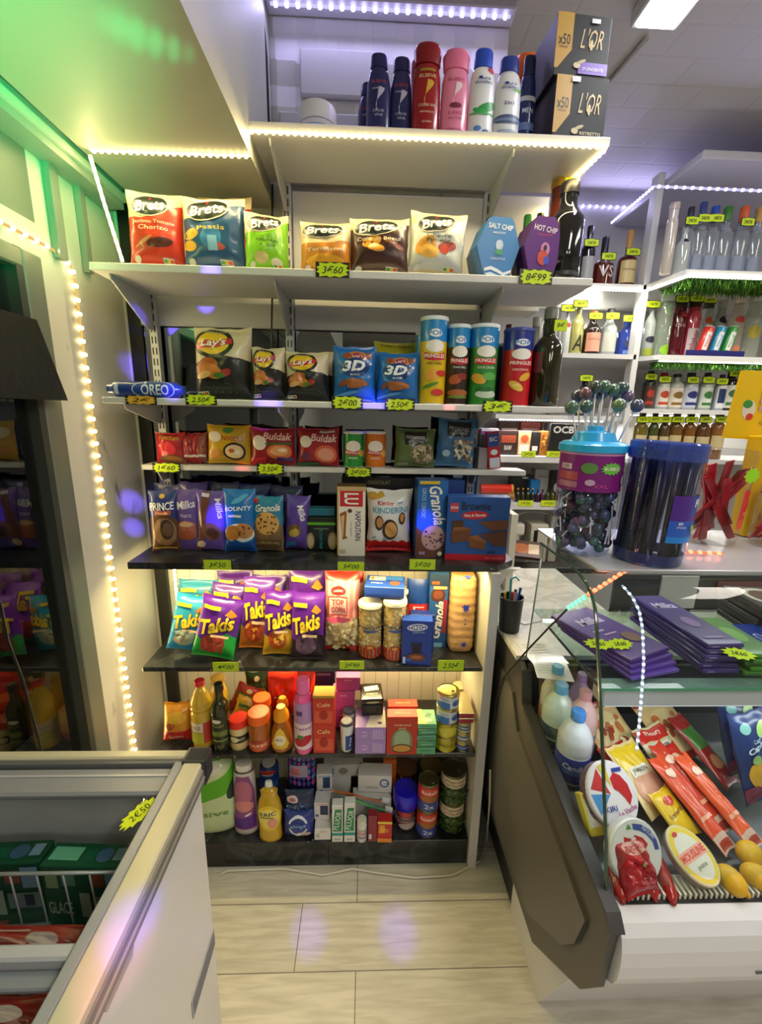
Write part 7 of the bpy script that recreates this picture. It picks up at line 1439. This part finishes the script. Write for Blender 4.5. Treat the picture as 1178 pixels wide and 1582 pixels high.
# wire basket
m = MB(); WR = M('c9cacf', .35, .4); bz = .812
for yy in (.558,):
    m.tube([(x0 + .04, yy, bz), (x1 - .045, yy, bz)], .0028, WR, 8)
    x = x0 + .06
    while x < x1 - .05:
        m.tube([(x, yy, bz), (x + .004, yy, bz - .16)], .0014, WR, 6); x += .042
m.tube([(x1 - .045, .558, bz), (x1 - .045, -.1, bz)], .0028, WR, 8)
m.tube([(x0 + .04, .332, .845), (x1 - .05, .332, .845)], .0026, WR, 8)
x = x0 + .06
while x < x1 - .05:
    m.tube([(x, .332, .845), (x + .006, .330, .775)], .0014, WR, 6); x += .05
m.box(x0 + .04, x1 - .045, -.1, .6, .648, .652, M('a8aab0', .4)); 
fk(m, 'wire_basket')
# contents
GRN = '0f5a3c'
gd = [('r', .05, .25, .42, .8, '7fd0a8'), ('r', .45, .3, .6, .7, '1a6a48'), ('e', .72, .5, .1, .3, '4a6a8c'), ('r', .84, .3, .96, .8, '8aa8c0')]
gf = [('r', .05, .65, .2, .9, 'a8c890'), ('r', .25, .7, .42, .88, '6ab08c'), ('r', .62, .70, .78, .9, 'a85a3a'), ('r', .8, .62, .98, .95, '8ab0d8'), ('r', .45, .2, .58, .6, 'b8c8b8'), ('r', .62, .3, .96, .55, '8a9a9c'), ('r', .8, .33, .9, .52, '1c2a28'), ('t', 'GLACE', .2, .35, .3, .2, 'c8d8c0')]
def fbox(label, cx, cy, w_, d_, h_, z, base, dec, fdec, rz, cat='frozen box', name='frozen_box'):
    m = MB(); m.box(-w_ / 2, w_ / 2, -d_ / 2, d_ / 2, 0, h_, M(base, .4), .0015); decals(m, topS(w_, d_, h_), w_, d_, dec); decals(m, flatS(w_, h_, -d_ / 2), w_, h_, fdec)
    return tag(m.obj(name, None, (cx, cy, z), (0, 0, R(rz))), label, cat)
fbox('dark green frozen food box with a pale label, right one in the freezer', -.478, .606, .14, .042, .135, .653, GRN, gd, gf, -3)
fbox('dark green frozen food box, left one in the freezer beside the window', -.632, .612, .155, .042, .135, .653, '0d5034', gd, gf, 2)
def frozen(label, cx, cy, z, L, r, base, rz, seed):
    m = bag_mesh(L, r * 2.6, r * 1.8, base, [('r', .05, .3, .95, .42, 'c88a80'), ('r', .1, .7, .7, .76, 'd8b0a8'), ('e', .8, .5, .1, .2, 'd8c0b8')], seed, wr=.006, pinch=.0)
    return tag(m.obj('frozen_pack', None, (cx, cy, z), (R(-78), 0, R(rz))), label, 'frozen pack')
frozen('red frozen meat pack lying just in front of the green boxes', -.54, .470, .765, .23, .018, 'b0382c', -3, 101)
frozen('dark red frozen meat pack lying nearest the lid handle', -.55, .405, .738, .24, .018, '982420', -4, 102)
frozen('pink brown frozen pack lying under the dark red one', -.54, .44, .69, .24, .018, 'a06a58', 2, 103)
frozen('brown frozen pack at the left behind the wire', -.63, .505, .735, .13, .012, '6a3a2c', 4, 104)
for i, (cx, cy, c) in enumerate(((-.655, .26, '6a3a40'), (-.535, .26, '7a4a48'), (-.42, .26, '5a3038'), (-.60, .10, '84565a'))):
    m = bag_mesh(.105, .14, .04, c, [('e', .5, .5, .3, .3, 'a88a8c')], 110 + i, wr=.006)
    tag(m.obj('frozen_pack', None, (cx, cy - .07, .685), (R(-86), 0, R(3 * i - 4))), ['dusky frozen bag under the near lid, far left', 'dusky frozen bag under the near lid, in the middle', 'dark plum frozen bag under the near lid, on the right', 'pale mauve frozen bag nearest the viewer'][i], 'frozen pack')
# star tag on the glass
p = P(216, 1256, Z=.878); m = MB(); pts = [(a * .036, b * .017) for a, b in starpts(14, .78, 1.0)]
m.prism(pts, 0, .0008, M('e0f01c', .6), 'z'); decals(m, topS(.05, .022, .0008), .05, .022, [('t', '2€50', .5, .5, .7, .62, M('2a3a10', .6), 0, .1, .0)])
tag(m.obj('price_tag', None, p, (0, 0, R(62))), 'neon star tag 2€50 stuck on the freezer lid', 'price tag', 'neon price tags')

# ================================================================== BOTTLE SHELVES IN THE BACK
BW = M('dedede', .35)
def bshelf(label, poly, z, th=.02):
    m = MB(); m.prism(poly, z - th, z, BW, 'z'); return tag(m.obj('bottle_shelf'), label, 'shelf')
XD = 1.215
bshelf('white shelf with the cognac bottles, top left of the bottle wall', [(.60, 2.0), (XD, 2.0), (XD, 2.39), (.60, 2.39)], 2.123)
bshelf('white shelf with the clear bottles, top right of the bottle wall', [(XD + .001, 2.0), (XD + .02, 1.79), (2.3, 1.79), (2.3, 2.39), (XD + .001, 2.39)], 2.123)
bshelf('white shelf with gin bottles, second on the left of the bottle wall', [(.60, 2.0), (XD, 2.0), (XD, 2.39), (.60, 2.39)], 1.834)
bshelf('white shelf with colourful cans and bottles, second on the right', [(XD + .001, 2.13), (XD + .10, 1.98), (2.3, 1.98), (2.3, 2.39), (XD + .001, 2.39)], 1.834)
bshelf('white shelf low on the left of the bottle wall', [(.60, 2.02), (XD, 2.02), (XD, 2.39), (.60, 2.39)], 1.56)
bshelf('white shelf with the row of small labelled bottles', [(XD + .001, 2.16), (XD + .09, 2.06), (2.3, 2.06), (2.3, 2.39), (XD + .001, 2.39)], 1.60)
bshelf('white shelf holding the small boxes of rolling papers', [(.50, 2.0), (XD, 2.0), (XD, 2.39), (.50, 2.39)], 1.368, .03)
bshelf('white shelf holding the lighters and small bottles', [(.50, 2.0), (XD, 2.0), (XD, 2.39), (.50, 2.39)], 1.14, .03)
bshelf('white shelf with dark bottles behind the candy tubs', [(XD + .001, 2.06), (2.3, 2.06), (2.3, 2.39), (XD + .001, 2.39)], 1.36)
tag(MB().box(XD - .014, XD + .014, 2.0, 2.05, .9, 2.55, BW, .002).obj('shelf_post'), 'white post between the left and right bottle shelves', 'post')
tag(MB().box(.985, 1.0, 2.35, 2.375, 1.3, 2.3, GREYF).obj('shelf_post'), 'grey rail on the wall behind the gin bottles', 'post')
tag(MB().box(XD + .02, 2.3, 1.80, 2.39, 2.50, 2.53, M('cfcdd8', .4), .004).obj('bottle_canopy'), 'pale canopy above the clear bottles at the right', 'canopy')
p0 = P(1012, 288, Y=1.80)
led_strip('violet strip along the canopy over the clear bottles', [(p0.x, 1.80, p0.z), (2.3, 1.80, p0.z)], (0, -1, -.3), VIOLET, 9, .032, 7, bead=.0055, glow=1.2)
led_strip('violet strip running back along the left side of the canopy', [(p0.x, 1.80, p0.z), tuple(P(945, 345, Y=2.30))], (-1, -.2, -.2), VIOLET, 9, .03, 5, bead=.0055, glow=1.2)
led_strip('violet strip on the rear wall behind the cognac bottles', [tuple(P(885, 318, Y=2.39)), tuple(P(1012, 322, Y=2.39))], (0, -1, 0), VIOLET, 9, .035, 6, bead=.006, glow=1.2)
WC = (1.0, .95, .78)
led_strip('white strip on the edge of the shelf with the clear bottles', [(XD, 1.995, 2.098), (XD + .03, 1.786, 2.098), (2.3, 1.786, 2.098)], (0, -.6, -1), WC, 12, .014, 14, glow=5)
led_strip('white strip on the edge of the shelf with the cognac bottles', [(.85, 1.997, 2.098), (XD, 1.997, 2.098)], (0, -.6, -1), WC, 12, .014, 14, glow=5)
led_strip('white strip on the wall behind the gin bottles', [(.93, 2.388, 2.02), (XD, 2.388, 2.02)], (0, -1, 0), WC, 12, .014, 10, glow=5)
led_strip('white strip under the shelf over the rolling papers', [(.62, 2.03, 1.537), (1.12, 2.03, 1.537)], (0, -.2, -1), (1.0, .93, .90), 12, .014, 22, glow=5)
led_strip('white strip on the wall under the third right shelf', [(XD + .1, 2.30, 1.572), (2.2, 2.30, 1.572)], (0, -.5, -1), WC, 8, .014, 10, glow=3)
led_strip('white strip under the shelf of colourful cans', [(XD + .12, 2.02, 1.811), (2.2, 2.02, 1.811)], (0, -.2, -1), WC, 8, .014, 12, glow=3)
# artificial grass hanging under two shelves
def grass(label, x0, x1, y0, y1, z, n, seed):
    rnd = random.Random(seed); m = MB(); cs = [M(c, .6) for c in ('4c8a1c', '3a7416', '6aa82a', '2c5c12')]
    m.box(x0, x1, y0, y1, z - .004, z, M('24460f', .8))
    for _ in range(n):
        x, y = rnd.uniform(x0, x1), rnd.uniform(y0, y1); L = rnd.uniform(.018, .04); a = rnd.uniform(0, 6.28); dx, dy = math.cos(a) * .012, math.sin(a) * .012
        m.add([(x - dy * .25, y + dx * .25, z - .004), (x + dy * .25, y - dx * .25, z - .004), (x + dx, y + dy, z - L)], [(0, 1, 2)], rnd.choice(cs))
    return tag(m.obj('artificial_grass'), label, 'artificial grass', kind='stuff')
grass('green artificial grass under the shelf of clear bottles', XD + .05, 2.2, 1.81, 1.985, 2.100, 2200, 1)
grass('green artificial grass under the shelf of colourful cans', XD + .10, 2.1, 1.995, 2.055, 1.806, 1300, 2)
CLR = M('b4bcb8', .06, coat=.8); 
tagn = {}
def bottle_tag(px, py, Y, label, w_=.062, h_=.030, rot=0):
    p = P(px, py, Y=Y)
    if 'm' not in tagn:
        m = MB(); m.box(-.5, .5, -.02, .02, -.5, .5, BLACK)
        decals(m, lambda u, v, e: ((u - .5), -.02 - e * 30, v - .5), 1, 1, [('p', [(.04, .10), (.5, .04), (.96, .10), (.96, .88), (.5, .96), (.04, .88)], M(NEON, .6)), ('t', '24€90', .5, .5, .6, .5, M('3a4a10', .6))])
        tagn['m'] = m.obj('price_tag'); o = tagn['m']; first = True
    else: o = tagn['m'].copy(); COL.objects.link(o)
    o.location = p; o.scale = (w_, .06, h_); o.rotation_euler = (0, R(rot), 0)
    return tag(o, 'neon tag ' + ' '.join(label.split()[:13]), 'price tag', 'neon tags on the bottles')
def bb(label, x0, x1, y0, z, Y, col, cap, dec=(), tagy=None, group=None, neck=.40, shoulder=.58, mat=None, capat=.86, flat=1, tw=None, body_w=1.0, neckend=.78):
    n0 = P((x0 + x1) / 2, y0, Y=Y)
    o = plain_bottle(label, x0, x1, y0, z, Y, mat or col, cap, dec, neck=neck, shoulder=shoulder, capat=capat, name='spirit_bottle', cat='bottle', neckend=neckend)
    if tagy: bottle_tag((x0 + x1) / 2, tagy, Y - .004, 'on the ' + label, tw or .065)
    return o
AMB = M('5c1f10', .08, coat=.7)
z = 2.123
bb('dark bottle with a white label directly right of the wine bottle', 904, 925, 345, z, 2.03, '1c1a22', '1c1a22', [('r', .15, .1, .85, .48, 'a8a8a8')], 375)
bb('round cognac bottle with a black cork', 925, 957, 360, z, 2.04, '', '1a1c24', [('t', 'VS', .5, .3, .5, .22, 'd8c8c0'), ('t', 'Martell', .5, .48, .4, .05, 'c8b0a0')], 396, mat=AMB, neck=.28, shoulder=.42, capat=.66, neckend=.62)
bb('cognac bottle with a wooden cork and a cream label', 965, 993, 350, z, 2.04, '', 'c89858', [('r', .15, .08, .85, .46, 'd8c488'), ('t', 'Hennessy', .5, .3, .5, .06, '6a4a20')], 389, mat=AMB, neck=.28, shoulder=.46, capat=.62, neckend=.58)
bb('tall pale frosted bottle at the left of the clear bottles', 1036, 1052, 310, z, 1.84, 'c8bfb4', 'b8a898', [], None, neck=.8, shoulder=.7, capat=.9)
bb('small silver bottle among the clear bottles', 1052, 1072, 345, z, 1.86, '', '9aa0a4', [('e', .5, .7, .2, .04, '2a2a38')], None, mat=CLR, neck=.4)
for lb, a, b, y, cp, ty in (('clear bottle with a black cap at the right shelf', 1061, 1079, 316, '1c2030', 341), ('clear bottle with a slim dark blue cap', 1080, 1100, 308, '2c3c78', 337), ('clear bottle with a bright blue cap', 1098, 1120, 314, '2450a8', 337), ('clear bottle with a green cap', 1118, 1142, 314, '3a7a24', None), ('clear bottle with an orange cap', 1144, 1168, 314, 'd8622a', 343), ('clear bottle with an ochre cap at the right edge of the picture', 1168, 1190, 316, 'b8944a', None)):
    bb(lb, a, b, y, z, 1.87, '', cp, [('r', .1, .1, .9, .3, '8a94a8')], ty, mat=G('dfe6ea', 1.0, .03, 1.6, .18), neck=.46, capat=.80, neckend=.70, tw=.055)
z = 1.834
GL = M('8c9a4a', .08, coat=.8)
bb('bottle with a green cap, leftmost behind the wine bottle', 872, 885, 470, z, 2.06, 'c8ccc8', '3a8a4a', [('e', .5, .6, .2, .05, 'b8302a')], 476)
bb('pale yellow gin bottle with a large letter', 888, 907, 464, z, 2.05, '', 'd8d090', [('t', 'A', .5, .22, .5, .3, '1a1c14', -8)], 469, mat=M('b8b46a', .08, coat=.8))
bb('brown liqueur bottle with an orange cap and a pink label', 908, 934, 478, z, 2.04, '2a1a14', 'e07a2a', [('r', .18, .08, .82, .5, 'e0a088'), ('t', 'Cointreau', .5, .36, .5, .05, '8a4a3a')], 488, shoulder=.55)
bb('clear gin bottle with a white label and a black cork', 935, 959, 474, z, 2.04, '', '2a2a28', [('r', .18, .08, .82, .48, 'c8ccc0')], 488, mat=CLR, shoulder=.55)
bb('blue gin bottle at the right end of the left shelf', 961, 987, 486, z, 2.05, '', '8ca0c8', [('e', .5, .3, .2, .1, '2a3a6a'), ('r', .3, .05, .7, .14, '6a8ad0')], 492, mat=M('26409c', .06, coat=.8))
bb('slim clear bottle with a dark dot left of the tall clear one', 1002, 1018, 462, z, 2.04, '', 'a8b09a', [('e', .5, .3, .3, .06, '2a2a40'), ('r', .1, 0, .9, .14, '9aa83a')], 470, mat=CLR)
bb('tall clear bottle with a white cap and a green lime print', 1024, 1046, 449, z, 2.02, '', 'e8f0ea', [('e', .6, .1, .3, .08, '8ac02a'), ('e', .5, .7, .2, .05, '6a9a4a')], None, mat=G('e6f0e4', 1.0, .03, 1.6, .2), neck=.75, shoulder=.75)
bb('dark red bottle with white lettering', 1044, 1066, 460, z, 2.05, '5a1020', '3a2a1c', [('t', 'CHN', .5, .55, .5, .06, 'd8b8b8'), ('e', .6, .74, .2, .05, 'd83a3a')], 462, neck=.8, shoulder=.7)
bb('pink red bottle with a white vertical label', 1067, 1088, 460, z, 2.05, 'b83a50', '3a2a1c', [('r', .2, .05, .7, .5, 'd8c8d0'), ('t', 'Poliakov', .45, .28, .4, .2, '8a3040', 80), ('e', .5, .74, .2, .05, 'e04a4a')], 461, neck=.8, shoulder=.7)
bb('clear bottle with a red orange dot behind the coloured cans', 1088, 1108, 462, z, 2.10, '', '4a4a3a', [('e', .5, .66, .25, .06, 'd8622a')], 463, mat=CLR, neck=.7)
bb('clear bottle with a black dot behind the coloured cans', 1110, 1130, 460, z, 2.10, '', 'c8ccc4', [('e', .5, .66, .25, .06, '2a2438')], None, mat=CLR, neck=.6)
bb('clear bottle with a red dot, second from the right edge', 1137, 1158, 452, z, 2.03, '', 'e8dcc8', [('e', .5, .6, .25, .05, 'c83a30'), ('r', .1, .02, .9, .2, 'd88a6a')], None, mat=G('f2e8dc', 1.0, .03, 1.6, .25), neck=.6)
bb('clear bottle cut by the right edge of the picture', 1163, 1190, 448, z, 2.03, '', 'e8ece4', [('e', .4, .4, .2, .1, 'b8a83a')], None, mat=G('e8eee4', 1.0, .03, 1.6, .25), neck=.6)
for lb, a, b, c in (('red slim can leaning on the colourful shelf', 1080, 1095, 'd8322a'), ('sky blue slim can leaning on the colourful shelf', 1099, 1113, '2aa0d0'), ('green slim can leaning on the colourful shelf', 1117, 1131, '2a9a44')):
    turned('drink_can', lb, 'can', a, b, 502, z, [(0, 0), (.85, 0), (1, .04), (1, .9), (.85, .97)], [(.85, .97), (.8, 1), (0, .98)], [('r', .3, .2, .6, .8, 'e8e8e8'), ('t', 'smirnoff', .45, .5, .4, .2, c, 80)], c, 'c8ccd0', Y=1.99, ry=12, capname='lid')
tag(MB().box(P(1060, 545, Y=1.985).x, P(1150, 545, Y=1.985).x, 1.981, 1.986, 1.8345, 1.858, M('1c1f6a', .4)).obj('shelf_banner'), 'dark blue banner strip at the foot of the coloured cans', 'banner')
z = 1.60
lab = lambda c, d='b83a2a': [('r', .12, .06, .88, .60, c), ('e', .5, .4, .22, .1, d), ('r', .25, .12, .75, .2, d)]
for lb, a, b, y, col, cp, dc, ty in (('dark green bottle at the left of the small labelled row', 998, 1015, 572, '1c2a1a', '2a2a1c', lab('4a2c24'), 582), ('small bottle with white label and red foot', 1018, 1038, 575, 'c0c4c0', 'a8302a', lab('e8e4dc', 'c84a2a'), 586), ('small bottle with a sunburst label', 1038, 1060, 577, 'b8bcb8', '2a2a28', lab('e8e0d0', '8a6a2a'), None), ('small bottle with a dark blue label', 1060, 1083, 575, 'b8bcc8', '1c1c20', lab('d0d4e8', '24307a'), 587), ('small bottle with a green leaf label', 1086, 1105, 575, 'b8c0b8', '1c1c1a', lab('dce4d8', '3a7a3a'), 587), ('small bottle with a navy square label', 1109, 1124, 578, 'b0b8c8', '1c2a4a', [('r', .15, .06, .85, .7, 'e8e8ec'), ('r', .25, .2, .75, .6, '1c3060')], 589), ('dark bottle with a pale label leaning by the yellow board', 1124, 1150, 568, '241a18', '1a1412', lab('d8dcd0', '3a6a4a'), 577)):
    bb(lb, a, b, y, z, 2.09, col, cp, dc, ty, neck=.45, shoulder=.66, capat=.9, tw=.06)
bb('dark bottle behind the lollipops with a neon tag', 896, 917, 578, 1.56, 2.06, '1c1f1c', '1a1c1a', [('r', .15, .06, .85, .4, 'b8b8a8')], 584)
z = 1.36
for k, (a, b, c) in enumerate(((985, 1003, '6a5a1c'), (1005, 1020, '3a4a1c'), (1021, 1037, '4a3a1c'), (1038, 1058, '6a4a1a'), (1060, 1078, '7a4a1a'), (1080, 1102, '5a3a1a'), (1104, 1126, '8a5a2a'))):
    bb('amber bottle on the lowest right shelf, ' + ['first', 'second', 'third', 'fourth', 'fifth', 'sixth', 'seventh'][k] + ' from the left', a, b, 636 + (k % 3) * 2, z, 2.10, c, '2a241c', [('r', .15, .2, .85, .5, 'c8b88a')], 648, neck=.5, shoulder=.66, capat=.9, tw=.062)
# small boxes on the left low shelves, seen between the shelves and the lollipop tub
def bbox_(label, x0, x1, y0, z, Y, c, dec=(), D_=.06, name='paper_box', cat='small box'):
    X, Yf, W_, H_ = fit(x0, x1, y0, z, Y)
    tag(box_mesh(W_, D_, H_, c, dec).obj(name, None, (X, Y + D_ / 2, z + .0005)), label, cat)
z = 1.368
bbox_('rolling paper box with a purple band at the far left', 742, 768, 662, z, 2.03, 'd8d0dc', [('r', 0, .5, 1, .9, '6a3f9c'), ('t', 'OCB', .5, .7, .6, .3, 'f0e8f4')])
bbox_('dark rolling paper box with a brown picture', 770, 798, 665, z, 2.04, '2a1a18', [('r', .1, .5, .9, .8, '8c3a24'), ('t', 'RAW', .5, .3, .4, .2, 'd8d0c8')])
bbox_('orange and white rolling paper box', 799, 818, 666, z, 2.04, 'd8a070', [('r', .1, .05, .9, .45, 'd8d8d4'), ('e', .5, .7, .3, .15, 'b8502a')])
bbox_('black rolling paper box with a small white label', 818, 832, 667, z, 2.04, '1d1a1a', [('r', .2, .2, .8, .4, 'e0e0dc')])
bbox_('golden brown rolling paper box', 833, 847, 666, z, 2.04, 'a86a2a', blobs(8, .2, .2, .8, .9, .15, .08, ['e8b05a', '8a4a1a'], 3))
bbox_('tall black rolling paper box with white letters beside the lollipop tub', 848, 888, 655, z, 2.02, '15181c', [('t', 'OCB', .5, .82, .8, .22, 'e8e8ea', 0, 0, .03), ('e', .6, .3, .2, .1, 'b06a8a')], D_=.08)
for k, (a, b, c) in enumerate(((770, 800, '4a2a24'), (802, 832, 'c86a5a'), (834, 850, '8a6a5a'))):
    bbox_(['dark small box in the upper row of rolling papers', 'pinkish small box in the upper row of rolling papers', 'brown small box in the upper row of rolling papers'][k], a, b, 652, z, 2.20, c, [('r', .1, .6, .9, .8, 'd8c8b8')])
for k, (a, b) in enumerate(((806, 828), (845, 868))):
    price_tag(['neon tag under the black rolling paper boxes', 'neon tag under the tall black rolling paper box'][k], a, b, 697, 706, 1.998, '2€50', 'plain', False, 'd8ec1c')
z = 1.14
m = MB(); a_ = P(745, 760, Y=2.03); b_ = P(792, 760, Y=2.03)
m.tube([(0, 0, 0), (b_.x - a_.x, 0, 0)], .022, M('e0301c', .2, coat=.5), 16); m.tube([(b_.x - a_.x, 0, 0), (b_.x - a_.x + .01, 0, 0)], .023, M('e8a02a', .3), 16)
tag(m.obj('candy_roll', None, (a_.x, 2.06, 1.2)), 'shiny red roll with an orange end lying on the lighter shelf', 'candy roll')
bbox_('orange box under the shiny red roll', 744, 792, 760, z, 2.11, 'c8742a', [('r', 0, .3, 1, .7, 'e8c08a')], D_=.07)
for k in range(9):
    a = 795 + k * 7.6; c = ['1d2412', '2a3014', '24280f', '1f2410', '3a1438', '4a1c40', '38400f', '4a4a14', '5a2c14'][k]
    plain_bottle(['tiny bottle at the left end of the lighter shelf row', 'second tiny bottle from the left of the lighter shelf row', 'third tiny bottle from the left of the lighter shelf row', 'fourth tiny bottle of the lighter shelf row', 'tiny dark purple bottle, first of the two', 'tiny dark purple bottle, second of the two', 'tiny olive bottle beside the purple ones', 'tiny olive bottle nearest the brown one', 'tiny brown bottle at the right end of the row'][k], a, a + 7.2, 754 + (k > 3) * 2, z, 2.03, c, 'c8922a' if k < 4 else '1c1a14', name='mini_bottle', group='tiny bottles on the lighter shelf')
for k, (a, b) in enumerate(((801, 824), (836, 860))):
    price_tag(['neon tag under the tiny bottles on the left', 'neon tag under the tiny bottles on the right'][k], a, b, 773, 782, 1.998, '1€00', 'plain', False, 'd8ec1c')
bbox_('dark box standing behind the tiny bottles', 788, 822, 735, z, 2.16, '20282c', [('e', .6, .9, .15, .04, 'c8ccd0')])
bbox_('bright blue small box behind the tiny bottles', 817, 832, 742, z, 2.12, '2a8ad8')
bbox_('white appliance box at the back of the lighter shelf', 824, 846, 725, z, 2.22, 'b8b8b8', [('r', .2, .7, .8, .75, '8a8a8e')])
bbox_('black and white box at the back right of the lighter shelf', 848, 868, 728, z, 2.20, '1c1c1c', [('e', .6, .35, .3, .2, 'c8c8c4')])
# payment terminal and printer on the rear counter
tag(MB().box(.50, 1.2, 1.95, 2.39, .80, .83, M('4a4844', .4), .003).obj('rear_counter'), 'dark rear counter below the lighter shelf', 'counter')
t = thing('card_terminal', 'white card terminal with an angled neck on the rear counter', 'terminal', (P(800, 812, Y=2.05).x, 2.05, .831))
MB().box(-.05, .06, -.04, .04, 0, .05, M('d8d4c4', .35), .01).obj('base', t); MB().box(-.02, .01, -.02, .02, .05, .18, M('cfccbc', .35), .006).obj('neck', t)
m = MB().box(-.05, .03, -.03, .03, .14, .20, M('dedacb', .35), .012); m.obj('head', t)
t = thing('receipt_printer', 'cream receipt printer with a tall slotted front beside the terminal', 'printer', (P(830, 830, Y=2.05).x, 2.08, .83))
MB().box(-.045, .045, -.06, .06, 0, .20, M('cfcab8', .35), .01).obj('body', t); MB().box(-.03, -.01, -.0615, -.0605, .05, .17, M('1c1c1c', .4)).obj('slot', t)
MB().box(.06, .10, -.05, .05, 0, .24, M('c9c5b5', .35), .008).obj('side_cover', t)
m = MB(); m.grid(lambda u, v: (.16 * (u - .5), .10 * (v - .5), .012 * math.sin(u * 4) + .02 * u), 8, 4, G('f4f2ea', .8, .1, 1.6, .4)); tag(m.obj('plastic_bag', None, (P(822, 795, Y=2.02).x, 2.06, 1.075)), 'crumpled clear plastic bag over the printer', 'bag')
m = box_mesh(.16, .02, .11, '5a4038', [('e', .4, .5, .3, .3, 'b86a3a'), ('r', .6, .2, .9, .8, 'd8c0a0')]); p_ = P(815, 845, Y=1.88)
tag(m.obj('leaflet', None, (p_.x, 1.9, .895 + .0), (R(-62), 0, R(-20))), 'brown picture leaflet lying behind the white side panel', 'leaflet')
# cabinet side panel behind the shelf unit
tag(MB().prism([(1.62, .893), (1.62, 1.16), (1.60, 1.20), (1.50, 1.20), (1.50, .893)], .535, .56, M('d6d2bc', .4), 'x').obj('screen_back'), 'cream upright panel standing on the worktop behind the pen cup', 'panel')
